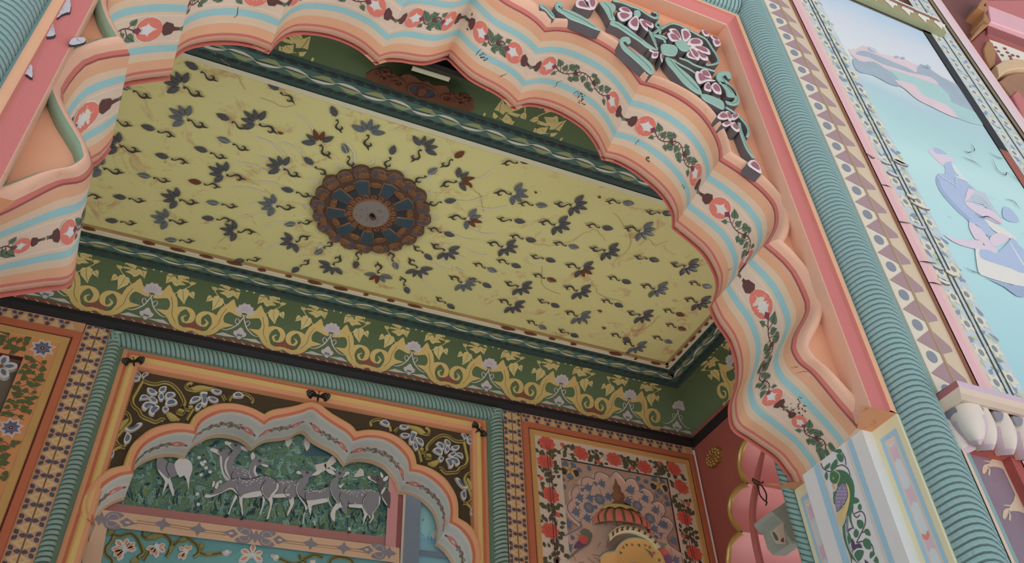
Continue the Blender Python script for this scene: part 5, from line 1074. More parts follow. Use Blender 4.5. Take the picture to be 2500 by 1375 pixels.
g.grid([[g.map(*p, .012) for p in o1], [g.map(p[0], p[1]-.012, .022) for p in o1]], CRM6); g.grid([[g.map(p[0], p[1]+.006, .010) for p in o1], [g.map(*p, .014) for p in o1]], BLF)
g.grid([[g.map(p[0], p[1]-.012, .022) for p in o1], [g.map(p[0]*.88+cx_*.12, p[1]-.075, -.03) for p in o1], [g.map(p[0]*.8+cx_*.2, p[1]-.13, -.03) for p in o1]], GDN)
for k in range(9):
    p = o1[11+k*2]; g.poly(xf(HEARTC, (p[0]*.94+cx_*.06, p[1]-.04), k*1.3, .02), M(150,90,70,BK) if k % 2 else M(90,96,56,BK), .012)
g.build('small_arch', dome)
for nm, fn, fl in (('beside the dome, nearer the deer niche', Q3, 1), ('beside the dome, nearer the red end wall', Q2, -1)):
    pr = thing('painted_parrot', 'green and coral painted parrot '+nm, 'painting', (2.4 if fl > 0 else 2.8, YB, 2.0)); g = Geo(fY(YB+.002))
    if fl > 0: P = [(M(92,100,84,BK), [(420,790),(480,745),(570,770),(640,860),(620,960),(560,1060),(400,1160),(160,1360),(240,1240),(400,1090),(420,900)]), (M(176,72,62,BK), [(370,960),(420,880),(500,880),(570,950),(520,1040),(430,1030)]), (M(96,64,96,BK), [(370,980),(450,1040),(510,1050),(420,1120),(280,1120)])]
    else: P = [(M(110,126,112,BK), [(480,1190),(530,1140),(600,1170),(560,1250),(560,1400),(500,1320)]), (M(196,90,84,BK), [(530,1230),(590,1215),(650,1280),(600,1325),(540,1290)]), (M(112,82,120,BK), [(570,1320),(650,1290),(680,1375),(640,1420)])]
    for i, (m, q) in enumerate(P): g.poly(cr(fn(q), 3, True), m, .012+.001*i)
    g.build('painted_body', pr)
# ================================================================== end wall: gilt boss, pink pole with string, bracket
bz = wX([(1748,1118)], XR)[0]
gb = thing('gilt_boss', 'round gilt boss studded with beads on the dark red end wall', 'boss', (XR, bz[0], bz[1]))
g = Geo(lambda u, v, h: (XR-.004-h, bz[0]+u, bz[1]+v)); GLD2 = M(120,78,34,.4,rough=.4,var=.35,metal=.4); GLD3 = M(190,150,80,.45,rough=.3,var=.2,metal=.4)
g.raised([(math.cos(t)*.082*(1+.05*math.cos(12*t)), math.sin(t)*.062*(1+.05*math.cos(12*t))) for t in np.linspace(0, 2*PI, 49)[:-1]], GLD2, h=.018, inset=.12, dome=.012, smooth=True); g.build('disc', gb)
for rr_, n in ((.85, 13), (.55, 9), (.25, 4)):
    for k in range(n):
        a = 2*PI*k/n+rr_; c = (math.cos(a)*.074*rr_, math.sin(a)*.056*rr_); g = Geo(lambda u, v, h: (XR-.004-h, bz[0]+u, bz[1]+v)); g.raised(xf([(math.cos(t), math.sin(t)) for t in np.linspace(0, 6.28, 8)[:-1]], c, 0, .0075), GLD3, h=.010, base=.016, inset=.45, dome=.003, smooth=True); g.build('bead', gb)
def tube3(g, pts, r, m, seg=8):
    P = [np.array(p, float) for p in pts]; rows = []
    for i, p in enumerate(P):
        t = P[min(i+1, len(P)-1)]-P[max(i-1, 0)]; t /= np.linalg.norm(t); a = np.cross(t, (0, 1, .2)); a /= np.linalg.norm(a); b = np.cross(t, a)
        rr_ = r[i] if hasattr(r, '__len__') else r; rows.append([tuple(p+(a*math.cos(2*PI*k/seg)+b*math.sin(2*PI*k/seg))*rr_) for k in range(seg)])
    g.grid(rows, m, closed=True)
YP = 3.1
def p3(x, y, Y=YP): return tuple(float(v) for v in onY(x, y, Y))
pole = thing('curved_pole', 'curved pink painted pole tied with dark cord in the side opening', 'pole', p3(1845, 1375))
g = Geo(); PPK = M(166,92,88,.55,var=.1)
q = cr([(1866,1092),(1855,1140),(1848,1180),(1841,1220),(1838,1255),(1841,1300),(1848,1340),(1857,1378),(1872,1440)], 4)
tube3(g, [p3(*p) for p in q], list(np.linspace(.010, .018, 6))+[.018]*(len(q)-6), PPK, 10); g.build('shaft', pole)
cord = thing('tied_cord', 'dark twisted cord knotted round the curved pink pole', 'cord', p3(1850, 1180))
for cpts in ([(1836,1168),(1848,1175),(1860,1180),(1863,1176)], [(1836,1172),(1846,1182),(1858,1184)], [(1848,1182),(1852,1196),(1856,1210),(1866,1222),(1872,1226),(1870,1234)], [(1858,1184),(1866,1196),(1871,1208),(1871,1222)]):
    g = Geo(); c3 = [p3(*p, YP-.03) for p in cr(cpts, 4)]; tube3(g, c3, [.0045 if i % 2 else .003 for i in range(len(c3))], M(44,34,30,.5,grain=2), 6); g.build('strand', cord)
br = thing('pier_bracket', 'small grey green bracket with painted leaf on the inner side of the pier', 'bracket', p3(1890, 1280, 2.1))
BRC = worn((126,134,122),(92,84,68),.6,.45,18,base2=(140,150,138),name='bracket_plaster'); YQ = 2.12
bp4 = wY([(1849,1274),(1853,1284),(1873,1301),(1880,1330),(1896,1352),(1940,1350),(1940,1236),(1900,1246)], YQ)
bp3_ = wY([(1849,1274),(1853,1284),(1873,1301),(1882,1334),(1896,1350),(1926,1352),(1918,1225),(1895,1246)], YQ)
g = Geo(fY(YQ)); g.slab(bp3_, BRC, .10, base=-.02, bev=.006); g.build('block', br)
g = Geo(fY(YQ-.081)); sc2 = (YQ-.081)
g.poly(wY([(1880,1300),(1912,1275),(1918,1330),(1893,1328)], sc2), CRM, .0008); g.poly(cr(wY([(1884,1300),(1892,1302),(1900,1318),(1893,1320)], sc2), 2, True), LFG, .0016); g.poly(wY([(1906,1318),(1912,1312),(1914,1324),(1906,1324)], sc2), MAG, .0016); g.build('painted_leaf', br)

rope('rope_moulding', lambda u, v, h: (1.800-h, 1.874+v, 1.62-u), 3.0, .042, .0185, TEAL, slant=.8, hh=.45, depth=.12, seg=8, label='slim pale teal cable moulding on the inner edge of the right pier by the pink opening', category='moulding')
g = Geo(); g.box(1.802, 1.9, 1.845, 1.893, -H, 1.62, TEAL); g.build('trim_7', kind='structure')
# ================================================================== facade right of the arch
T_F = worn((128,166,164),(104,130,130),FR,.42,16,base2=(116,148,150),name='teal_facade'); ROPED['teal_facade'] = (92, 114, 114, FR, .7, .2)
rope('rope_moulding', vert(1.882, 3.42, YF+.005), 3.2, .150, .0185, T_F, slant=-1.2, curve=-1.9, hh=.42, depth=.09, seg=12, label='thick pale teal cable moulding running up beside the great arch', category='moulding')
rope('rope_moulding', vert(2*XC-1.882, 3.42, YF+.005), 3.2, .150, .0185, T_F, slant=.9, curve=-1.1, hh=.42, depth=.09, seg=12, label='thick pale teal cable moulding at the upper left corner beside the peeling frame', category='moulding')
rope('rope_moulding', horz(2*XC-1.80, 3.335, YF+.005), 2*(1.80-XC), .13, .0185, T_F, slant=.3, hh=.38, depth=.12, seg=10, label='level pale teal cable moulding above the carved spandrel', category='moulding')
g = Geo(fY(YF)); g.rect(1.800, -H, 2.030, 4.7, T_F, -.004); g.rect(2*XC-2.0, -H, 2*XC-1.800, 4.7, T_F, -.004); g.rect(2*XC-1.8, 3.25, 1.80, 4.7, T_F, -.004); g.build('trim_6', kind='structure')
def sx(): pass
# lozenge strip
LZ0 = M(214,198,178,FR,var=.06); LZ1 = M(200,180,150,FR,var=.06); MAU = M(160,130,134,FR,var=.08); OVL = M(128,134,146,FR); BRN7 = M(150,98,76,FR,var=.15); TANR = M(170,140,106,FR,var=.2)
lz = thing('lozenge_strip', 'cream strip of mauve lozenges and grey ovals beside the thick cable moulding', 'border', (2.086, YF, 1.4))
fz = lambda u, v, h: (2.0+u, YF-.004-h-(.016*(1-abs(u-.066)/.066) if u < .132 else 0), v)
g = Geo(fz); zb_ = 1.33; g.face([(2.0, YF-.004, zb_), (2.0, YF+.006, zb_), (2.0, YF+.006, 4.7), (2.0, YF-.004, 4.7)], LZ0); g.rect(0, zb_, .066, 4.7, LZ0, 0); g.rect(.066, zb_, .168, 4.7, LZ1, 0); g.build('strip_ground', lz)
PZ = (2.478-1.869)/5; z0_ = 2.478
for k in range(-10, 14):
    z = z0_+k*PZ+PZ/2
    if z-PZ*.42 < 1.34 or z > 4.5: continue
    g = Geo(fz); g.poly([(.004, z), (.066, z+PZ*.40), (.066, z-PZ*.40)], MAU, .001); g.poly([(.066, z+PZ*.40), (.160, z), (.066, z-PZ*.40)], MAU, .001); g.build('lozenge', lz)
for k in range(-10, 14):
    z = z0_+k*PZ
    if z < 1.36: continue
    g = Geo(fz); g.disc((.104, z), .020, OVL, .0012, 14, ry=.023); g.build('painted_oval', lz); g = Geo(fz); g.disc((.030, z), .016, OVL, .0012, 14, ry=.023); g.build('painted_oval', lz)
g = Geo(lambda u, v, h: (2.066+u, YF-.020-h, v)); g.tube([(0, 1.33), (0, 4.6)], .010, TANR, .004, n=1, seg=4); g.build('centre_ridge', lz)
# pink fillet and flowered strips both sides of the mural
FLB = M(178,190,196,FR,var=.14); FLC = M(204,200,178,FR,var=.08); FLD = M(126,142,158,FR,var=.15); FLG = M(176,186,150,FR,var=.1); PKF = M(214,164,170,FR,var=.05); PKF2 = M(216,176,168,FR,var=.05); DLN = M(76,80,70,FR); OLF = M(118,112,88,FR,var=.15)
pf = thing('pink_fillet', 'narrow pink fillet with a brown line between the lozenge strip and the flowered strip', 'moulding', (2.21, YF, 1.4))
g = Geo(fY(YF)); zq = 1.33
g.rect(2.168, zq, 2.178, 4.7, BRN7, .010); g.rect(2.178, zq, 2.212, 4.7, PKF, .014); g.rect(2.212, zq, 2.245, 4.7, PKF2, .010)
g.face([g.map(2.168,zq,-.004), g.map(2.168,zq,.014), g.map(2.168,4.7,.014), g.map(2.168,4.7,-.004)], BRN7); g.face([g.map(2.212,zq,.014), g.map(2.212,zq,.010), g.map(2.212,4.7,.010), g.map(2.212,4.7,.014)], M(176,120,130,FR)); g.build('fillet', pf)
g = Geo(fY(YF)); CRKD = M(58,40,36,FR)
for px in ([(2122,384),(2129,387),(2136,386)],[(2107,371),(2118,378),(2126,383),(2130,384)],[(2151,452),(2163,454),(2176,459)],[(2188,541),(2200,543),(2222,547)],[(2243,639),(2262,641),(2285,645)],[(2262,691),(2280,692),(2300,698)]):
    g.stroke(wY(px, YF-.014), [.002,.006,.002], CRKD, .0165, n=4)
g.build('crack', pf)
def flower_strip(par, x0, x1, z0, z1, seed, double):
    r_ = random.Random(seed); g = Geo(fY(YF)); g.rect(x0, z0, x1, z1, FLB, .004); g.build('strip_ground', par)
    g = Geo(fY(YF)); xm = (x0+x1)/2; z = z0+.03; k = 0
    while z < z1:
        for xx, dz in ((x0+(x1-x0)*.24, 0), (x0+(x1-x0)*.76, .035)):
            c = (xx, z+dz)
            for q in range(5): g.poly(cr(xf([(.1,0),(.5,.36),(1,.12),(1,-.12),(.5,-.36)], c, q*2*PI/5+k, .034), 2, True), FLC, .0048)
            g.disc(c, .011, OVL, .0058, 10, ry=.014)
            for q in range(4): g.poly(xf(DROP, (xx+r_.uniform(-.02,.02), z+.055+dz+r_.uniform(-.02,.02)), r_.uniform(0,6.3), r_.uniform(.03,.045)), FLD if q % 2 else FLG, .0046)
        z += .115; k += 1
    g.build('painted_flowers', par, kind='stuff')
    g = Geo(fY(YF))
    for dx in ((-.012, .012) if double else (0,)): g.tube([(xm+dx, z0), (xm+dx, z1)], .006, DLN, .004, base=.004, n=1, seg=3)
    g.build('bead_line', par)
fl1 = thing('flowered_strip', 'cracked pale blue flowered strip with a dark double line beside the peacock mural', 'border', (2.318, YF, 1.4)); flower_strip(fl1, 2.245, 2.392, 1.33, 4.7, 1, True)
fl2 = thing('flowered_strip', 'pale blue flowered strip outside the black band at the far edge of the mural', 'border', (3.27, YF, 2.5)); flower_strip(fl2, 3.180, 3.372, 1.33, 4.7, 2, False)
g = Geo(fY(YF)); rq = random.Random(4)      # peeling flakes along the strip
for k in range(11):
    z = rq.uniform(1.75, 2.6); x = rq.uniform(2.255, 2.385); l = rq.uniform(.02,.05)
    g.raised(cr([(x-l, z), (x-l*.2, z+.012), (x+l, z-.004), (x+l*.1, z-.014)], 2, True), FLC if k % 2 else FLB, h=.007, base=.004, inset=.1, side=M(120,104,98,FR))
g.build('paint_flake', fl1, kind='stuff')
ef = thing('edge_fillet', 'olive and rose fillets at the outer corner of the mural pier', 'moulding', (3.44, YF, 2.5))
g = Geo(fY(YF)); g.rect(3.372, 1.3, 3.40, 4.7, OLF, .012); g.rect(3.40, 1.3, 3.45, 4.7, M(206,184,190,FR,var=.05), .016); g.rect(3.45, 1.3, 3.50, 4.7, M(214,176,180,FR,var=.05), .012)
g.face([(3.5, YF-.012, 1.3), (3.5, YF-.012, 4.7), (3.5, 1.5, 4.7), (3.5, 1.5, 1.3)], M(190,120,90,FR)); g.build('fillet', ef)
# ------------------------------------------------------------------ peacock mural
def mural_mat():
    m = bpy.data.materials.new('painted_sky_water'); m.use_nodes = True; nt = m.node_tree; N = nt.nodes; K = nt.links; bs = N['Principled BSDF']; bs.inputs['Roughness'].default_value = .5
    tc = N.new('ShaderNodeTexCoord'); sp = N.new('ShaderNodeSeparateXYZ'); K.new(tc.outputs['Object'], sp.inputs[0])
    nz2 = N.new('ShaderNodeTexNoise'); nz2.inputs['Scale'].default_value = 3.5; nz2.inputs['Detail'].default_value = 6; K.new(tc.outputs['Object'], nz2.inputs['Vector'])
    a = N.new('ShaderNodeMath'); a.operation = 'MULTIPLY_ADD'; a.inputs[1].default_value = .22; K.new(nz2.outputs[0], a.inputs[0]); K.new(sp.outputs['Z'], a.inputs[2])
    mr = N.new('ShaderNodeMapRange'); mr.inputs['From Min'].default_value = 1.4+H; mr.inputs['From Max'].default_value = 4.0+H+.1; K.new(a.outputs[0], mr.inputs['Value'])
    r = N.new('ShaderNodeValToRGB'); e = r.color_ramp.elements
    st = [(0,(150,192,200)),(.30,(172,208,216)),(.50,(180,212,218)),(.60,(164,198,200)),(.66,(166,192,200)),(.74,(206,214,224)),(.88,(196,202,216)),(1,(158,188,212))]
    e[0].position = 0; e[0].color = [min(.88, lin(v)/FR) for v in st[0][1]]+[1]; e[1].position = 1; e[1].color = [min(.88, lin(v)/FR) for v in st[-1][1]]+[1]
    for p, c in st[1:-1]: q = e.new(p); q.color = [min(.88, lin(v)/FR) for v in c]+[1]
    K.new(mr.outputs[0], r.inputs[0]); K.new(r.outputs[0], bs.inputs['Base Color']); return m
mu = thing('peacock_mural', 'faded mural of a blue peacock below hills and pale sky in a black band', 'mural', (2.75, YF, 2.5))
g = Geo(fY(YF)); g.rect(2.392, .9, 3.122, 3.905, mural_mat(), .002); g.build('painted_ground', mu)
BLK7 = M(40,40,44,FR,rough=.4,var=.2); BRK = M(150,84,70,FR,var=.1)
g = Geo(fY(YF)); g.rect(3.122, 2.955, 3.182, 3.94, BLK7, .006); g.rect(2.30+.09, 3.905, 3.182, 3.945, BLK7, .006); g.build('black_band', mu); g = Geo(fY(YF)); g.rect(3.122, .9, 3.182, 2.955, BRK, .006); g.build('brick_band', mu)
H1 = lambda p: wY(zc(1990,0,7.637,p), YF); H5 = lambda p: wY(zc(1860,0,3.4375,p), YF); H2 = lambda p: wY(zc(2040,80,3.692,p), YF); PK7 = M(206,184,190,FR,var=.12); GB7 = M(150,166,180,FR,var=.15); TQ7 = M(154,192,190,FR,var=.08); WB = M(176,186,200,FR,var=.1)
g = Geo(fY(YF))
for m, P, hh in ((PK7, H2([(110,155),(190,150),(240,120),(330,150),(400,195),(520,215),(620,240),(700,285),(830,320),(960,400),(1060,450),(1130,500),(1040,470),(900,430),(780,400),(600,320),(420,230),(260,180),(150,200)]), .003),
 (GB7, H2([(190,175),(270,170),(380,210),(520,270),(640,320),(760,380),(900,420),(1080,480),(1160,560),(1060,560),(930,520),(760,540),(600,420),(470,350),(340,300),(240,270),(190,220)]), .0034),
 (TQ7, H2([(470,330),(600,370),(740,410),(820,400),(1010,560),(1010,640),(760,560),(600,430)]), .0042),
 (PK7, H2([(130,190),(200,210),(300,230),(420,290),(520,320),(640,360),(760,385),(860,410),(925,475),(830,450),(700,405),(560,360),(430,325),(330,275),(240,272),(160,230)]), .0046),
 (GB7, H2([(150,240),(240,270),(340,270),(440,330),(540,400),(590,490),(480,470),(330,390),(230,370),(170,330)]), .0050),
 (PK7, H2([(530,430),(640,460),(720,500),(760,560),(870,620),(1010,690),(1010,720),(860,640),(740,580),(640,520),(560,470)]), .0054),
 (GB7, H5([(1330,540),(1500,650),(1680,745),(1720,840),(1790,950),(1640,900),(1500,840),(1400,740),(1300,640)]), .0036),
 (TQ7, H5([(1000,560),(1200,640),(1400,700),(1560,850),(1790,950),(1850,1060),(1640,1000),(1420,900),(1200,760),(1050,650)]), .0040),
 (PK7, H5([(1110,680),(1280,720),(1340,800),(1450,850),(1560,900),(1645,1000),(1520,955),(1400,895),(1300,845),(1200,760)]), .0056),
 (WB, H2([(300,135),(360,160),(350,180),(300,165)]), .0056)): g.poly(cr(P, 2, True), m, hh)
for p in ((545,225),(600,235),(820,305),(835,320),(800,312)): g.blob(H2([(p[0]-18,p[1]+8),(p[0]-4,p[1]-10),(p[0]+16,p[1]),(p[0]+12,p[1]+10)]), GB7, .006)
g.build('painted_hills', mu)
J = lambda p: wY(zc(2260,340,6.25,p), YF); J2 = lambda p: wY(zc(2280,540,7.641,p), YF)
PB = M(160,178,208,FR,var=.05); PB2 = M(146,164,194,FR,var=.05); PP = M(206,190,204,FR,var=.05); PW = M(196,212,226,FR,var=.03); PCm = M(214,206,200,FR,var=.04)
g = Geo(fY(YF)); h = .003
for m, P in ((PP, J([(30,190),(110,150),(200,230),(320,250),(430,320),(400,350),(300,360),(260,420),(160,330),(100,260)])), (PB, J([(110,145),(200,150),(320,235),(240,230),(170,235),(120,190)])),
 (PB, J([(300,370),(380,350),(440,420),(470,560),(640,680),(760,800),(760,900),(900,1100),(1080,1240),(1000,1375),(860,1375),(700,1290),(480,1120),(300,920),(180,760),(145,620),(190,530),(280,540),(290,460),(265,400)])), (PB2, J([(160,570),(150,640),(200,790),(330,960),(520,1150),(700,1300),(760,1300),(560,1120),(380,930),(240,760),(200,640)])),
 (PW, J([(380,370),(430,400),(520,520),(640,640),(600,650),(500,580),(420,480)])), (PW, J([(430,560),(560,600),(640,660),(480,600)])),
 (WB, J([(640,750),(760,790),(900,840),(960,950),(1060,1100),(1160,1240),(1000,1140),(860,1010),(700,960),(560,960),(600,880)])), (PP, J([(580,980),(700,980),(860,1040),(1040,1140),(1150,1250),(1130,1310),(980,1250),(800,1160),(680,1080)])), (PP, J([(640,770),(740,800),(660,900),(590,970),(600,880)])),
 (PB, J([(1160,1080),(1210,1040),(1320,1110),(1420,1260),(1320,1280),(1220,1250),(1160,1190)])),
 (PCm, J([(880,1240),(960,1260),(1100,1340),(1300,1460),(1380,1560),(1200,1500),(1010,1400)])),
 (PP, J2([(650,0),(760,90),(900,190),(960,290),(1040,400),(1160,570),(1200,620),(1080,600),(1000,560),(860,380),(760,360),(690,250),(640,130)])), (PB, J2([(600,0),(930,0),(1010,120),(1110,250),(1000,310),(880,180),(760,80)])),
 (PP, J2([(1020,330),(1160,240),(1320,280),(1380,340),(1300,420),(1130,490),(1050,430)])), (PP, J2([(160,270),(380,350),(620,375),(880,380),(900,470),(1130,490),(1000,560),(760,540),(520,480),(330,400)])),
 (PCm, J2([(750,545),(830,550),(845,700),(1020,780),(1400,900),(1700,1000),(1700,1240),(1400,1190),(1100,1110),(900,1040),(810,980),(770,760)])), (PB, J2([(835,550),(1030,570),(1150,620),(1360,420),(1440,330),(1560,460),(1700,640),(1700,1000),(1400,900),(1020,780),(845,700)])), (PB2, J2([(820,1010),(1000,1100),(1240,1180),(1400,1210),(1700,1250),(1700,1420),(1520,1420),(1300,1260),(1040,1130)])),
 (PW, J2([(1390,440),(1410,440),(1700,900),(1690,930)]))):
    P = [(min(x, 3.12), z) for x, z in P]; g.poly(cr(P, 2, True), m, h); h += .00022
for p in J([(195,565),(235,605),(285,630),(340,660),(395,700),(440,620),(445,650),(445,680),(450,720),(455,745)]): g.disc(p, .006, PW, h, 6, ry=.004)
for k in range(6): g.stroke(J([(680+k*12, 860+k*30), (800+k*20, 880+k*34), (900+k*22, 940+k*30)]), .003, PW, h, n=3)
g.build('painted_peacock', mu)
g = Geo(fY(YF))
for px in ([(560,195),(620,225),(680,215)],[(540,290),(640,335),(740,380),(830,450)],[(990,320),(1040,430),(1080,500),(1190,570),(1210,530),(1270,550)],[(1270,550),(1340,610),(1430,700)],[(630,750),(740,800)],[(940,890),(1040,945)],[(1200,935),(1320,970),(1360,1020),(1420,1090)],[(730,1150),(830,1215),(930,1205),(1130,1315)],[(670,90),(720,170),(710,210)],[(930,220),(1080,300),(1150,320)],[(310,1200),(370,1230)],[(640,260),(700,340)]): g.stroke(J(px), [.0012,.004,.0045,.0012], CRKD, .0095, n=4)
for px in ([(10,740),(60,760),(120,800)],[(560,900),(700,970),(830,1010)],[(1600,250),(1660,285)],[(1130,30),(1240,85)]): g.stroke(J2(px), [.0012,.004,.0012], CRKD, .0095, n=4)
g.build('crack', mu, kind='stuff')
# green lintel shelf with stepped painted edge above the mural
ls = thing('lintel_shelf', 'sage green projecting shelf with stepped white and olive edge above the peacock mural', 'shelf', (2.9, 1.37, 3.95))
SGN = worn((136,140,104),(112,118,84),FR,.3,9,name='sage_shelf'); SG2 = M(150,138,96,FR,var=.15); SGW = M(208,204,194,FR); SGR = M(168,100,84,FR,var=.2)
ZS = 3.926; YSH = 1.362
g = Geo(); g.face([(2.0, YF, ZS), (3.262, YF, ZS), (3.262, YSH, ZS), (2.0, YSH, ZS)], SGN); g.face([(2.0, YSH, ZS), (3.262, YSH, ZS), (3.262, YSH, ZS+.13), (2.0, YSH, ZS+.13)], SG2); g.face([(3.262, YSH, ZS), (3.262, YF, ZS), (3.262, YF, ZS+.13), (3.262, YSH, ZS+.13)], SGN); g.face([(2.0, YSH, ZS+.13), (3.262, YSH, ZS+.13), (3.262, YF+.05, ZS+.15), (2.0, YF+.05, ZS+.15)], SGW); g.build('slab', ls)
for k in range(9):
    x = 2.35+k*.11
    g = Geo(fY(YSH)); g.poly([(x, ZS+.008), (x+.03, ZS+.06), (x+.05, ZS+.06), (x+.065, ZS+.095), (x-.01, ZS+.095), (x-.03, ZS+.06), (x-.018, ZS+.05)], SGW, .002); g.build('stepped_motif', ls)
g = Geo(fY(YSH)); g.rect(2.0, ZS+.100, 3.262, ZS+.116, SGR, .003); g.rect(2.0, ZS+.116, 3.265, ZS+.134, SGW, .006); g.build('red_line', ls)
# ------------------------------------------------------------------ pier face under the arch (jamb)
PWT = M(206,212,212,FR,var=.04); JCR = M(214,206,168,FR,var=.05); JBL = M(146,190,212,FR,var=.04); JPC = M(214,192,176,FR,var=.04); JMV = M(206,176,190,FR,var=.04); JCO = M(222,132,116,FR); JOV = M(196,206,218,FR,var=.03)
jp = thing('jamb_pilaster', 'white jamb pilaster with pale blue lines and a painted green parrot under the arch foot', 'pilaster', (1.78, 1.63, -H))
g = Geo(); ZJ = 1.262
g.box(1.765, 1.81, YS, 1.765, -H, ZJ, PWT); g.build('centre_shaft', jp)
g = Geo(); g.box(1.80, 1.812, YF+.002, YS, -H, ZJ, JCR); g.build('side_panel', jp); g = Geo(); g.box(1.80, 1.812, 1.765, 1.85, -H, ZJ, JCR); g.build('side_panel', jp)
fj = fX(1.765)
g = Geo(fj); g.rect(1.545, 0, 1.562, ZJ-.002, JBL, .0012); g.rect(1.690, 0, 1.712, ZJ-.002, JBL, .0012)
for u in (1.566, 1.570, 1.682, 1.686): g.rect(u, 0, u+.0015, ZJ-.002, PNL, .0012)
g.build('blue_line', jp)
for a, b, nm in ((YF+.004, YS-.002, 'front'), (1.767, 1.848, 'rear')):
    fq_ = fX(1.80); W = b-a
    g = Geo(fq_); t1_ = .17*W; t2_ = .30*W; t3_ = .36*W
    g.rect(a+t1_, 0, a+t2_, ZJ-.035, JBL, .001); g.rect(b-t2_, 0, b-t1_, ZJ-.035, JBL, .001); g.rect(a+t2_, ZJ-.05, b-t2_, ZJ-.035, JBL, .001)
    g.rect(a+t2_, 0, b-t2_, ZJ-.05, JPC, .001); g.rect(a+t3_, 0, b-t3_, ZJ-.064, JOV, .0018)
    z = ZJ-.07; k = 0
    while z > .3:
        g.poly([(a+t3_*1.06, z), (a+W/2, z-.006), (b-t3_*1.06, z), (b-t3_*1.06, z-.05), (a+W/2, z-.040), (a+t3_*1.06, z-.05)], JMV if k % 2 == 0 else JMV, .0024)
        if k == 2: g.poly([(a+t3_*1.06, z), (a+W/2, z-.010), (b-t3_*1.06, z), (b-t3_*1.06, z-.014), (a+W/2, z-.022), (a+t3_*1.06, z-.014)], JCO, .003)
        z -= .125; k += 1
    g.build('inlay_strip', jp)
# parrot and vine on the shaft: traced on the jamb plane
KP = lambda p: wX(zc(1990,1060,4.3667,p), 1.765-.001)
pt = thing('painted_parrot', 'green parrot with lilac scaled wing and yellow feathers painted on the white jamb', 'painting', (1.764, 1.62, 1.0))
PG = M(70,118,88,FR,var=.12); PG2 = M(92,148,118,FR,var=.1); PLL = M(136,124,158,FR,var=.06); PYL = M(222,192,108,FR,var=.08); PLN = M(196,190,206,FR); BK7 = M(222,158,116,FR)
g = Geo(fj); 
for m, P, hh in ((PG, [(180,400),(260,380),(340,410),(400,490),(420,600),(410,740),(385,860),(395,950),(420,1010),(400,1000),(370,930),(350,840),(300,900),(240,780),(200,740),(195,640),(225,600),(240,530),(190,530),(160,490),(158,430)], .0015),):
    g.poly(cr(KP(P), 2, True), m, hh)
g.stroke(KP([(215,395),(255,420),(265,460),(250,510),(225,540)]), .0028, PYL, .0022, n=4); g.disc(KP([(197,472)])[0], .0035, PYL, .0022, 8); g.disc(KP([(197,472)])[0], .0018, STEM, .0026, 6); g.build('body', pt)
g = Geo(fj); g.poly(cr(KP([(310,530),(345,570),(355,640),(330,710),(280,780),(235,840),(220,760),(215,680),(240,600),(270,550)]), 2, True), PLL, .0024)
for r_, n in ((580,2),(615,3),(650,3),(690,3),(730,2),(765,2)):
    for q in range(n): x = 235+(q+.5)*(110/n)-(r_-600)*.06; g.stroke(KP([(x-16, r_-14), (x, r_+4), (x+16, r_-14)]), .0014, PLN, .003, n=3)
g.build('wing', pt)
g = Geo(fj); g.poly(cr(KP([(330,520),(365,570),(378,660),(365,760),(330,880),(270,990),(262,960),(235,860),(300,780),(345,700),(358,620)]), 2, True), PYL, .0028)
for q in range(5): g.stroke(KP([(350-q*14, 720+q*20), (310-q*14, 830+q*12), (272-q*6, 960-q*14)]), .0013, TAN, .0034, n=3)
g.build('feathers', pt)
g = Geo(fj); g.poly(cr(KP([(180,540),(210,535),(214,580),(205,600),(190,570)]), 2, True), BK7, .0026); g.build('beak', pt)
g = Geo(fj); g.poly(KP([(290,990),(320,930),(345,850),(355,860),(335,980),(335,1060),(360,1180),(400,1280),(480,1375),(450,1375),(380,1320),(330,1200),(300,1100)]), PG, .0012); g.stroke(KP([(330,950),(335,1080),(370,1220),(440,1340),(470,1375)]), .003, PLN, .0022, n=4); g.stroke(KP([(345,870),(345,960),(345,1040)]), .006, PLL, .002, n=3); g.build('tail', pt)
VN7 = M(84,78,92,FR); BD7 = M(88,74,98,FR)
jv = thing('painted_vine', 'green leafed vine painted round the parrot on the white jamb', 'painting', (1.764, 1.62, .7))
g = Geo(fj)
for P in ([(60,310),(90,370),(150,400),(190,385)],[(235,345),(290,330),(350,370),(375,440)],[(290,200),(320,260),(330,330)],[(405,770),(400,830),(440,890),(480,860)],[(420,850),(490,825),(530,870),(535,950),(500,1040),(440,1160)],[(500,1050),(530,1040)],[(400,1000),(360,1020),(350,1060)],[(450,1160),(500,1145),(560,1150),(610,1190),(625,1260)],[(400,1240),(385,1300),(390,1375)],[(345,1040),(400,1000)],[(440,1100),(440,1060)]): g.stroke(KP(P), .0032, VN7, .0014, n=4)
for P in ([(200,180),(260,158),(285,175),(280,205),(230,200)],[(230,220),(275,210),(305,250),(290,300),(250,280)],[(110,380),(105,350),(160,305),(155,355)],[(165,380),(180,320),(228,265),(242,310),(220,370)],[(120,400),(140,440),(128,495),(102,450)],[(415,745),(415,700),(420,675),(460,690),(470,725)],[(460,800),(458,770),(480,740),(498,780),(485,815)],[(450,920),(500,920),(520,970),(490,1015),(455,980)],[(410,1060),(435,1010),(465,1040),(460,1090),(430,1105)],[(355,1050),(380,1090),(380,1150),(350,1180)],[(530,1020),(570,1015),(595,1085),(540,1070)],[(510,1150),(540,1110),(590,1140),(598,1225),(540,1220)],[(420,1290),(450,1240),(520,1245),(500,1320),(460,1355)],[(590,1330),(585,1270),(615,1250),(640,1280)],[(625,1360),(655,1300),(680,1375)],[(195,640),(205,610),(215,680),(210,740)]): g.poly(cr(KP(P), 2, True), PG, .0018)
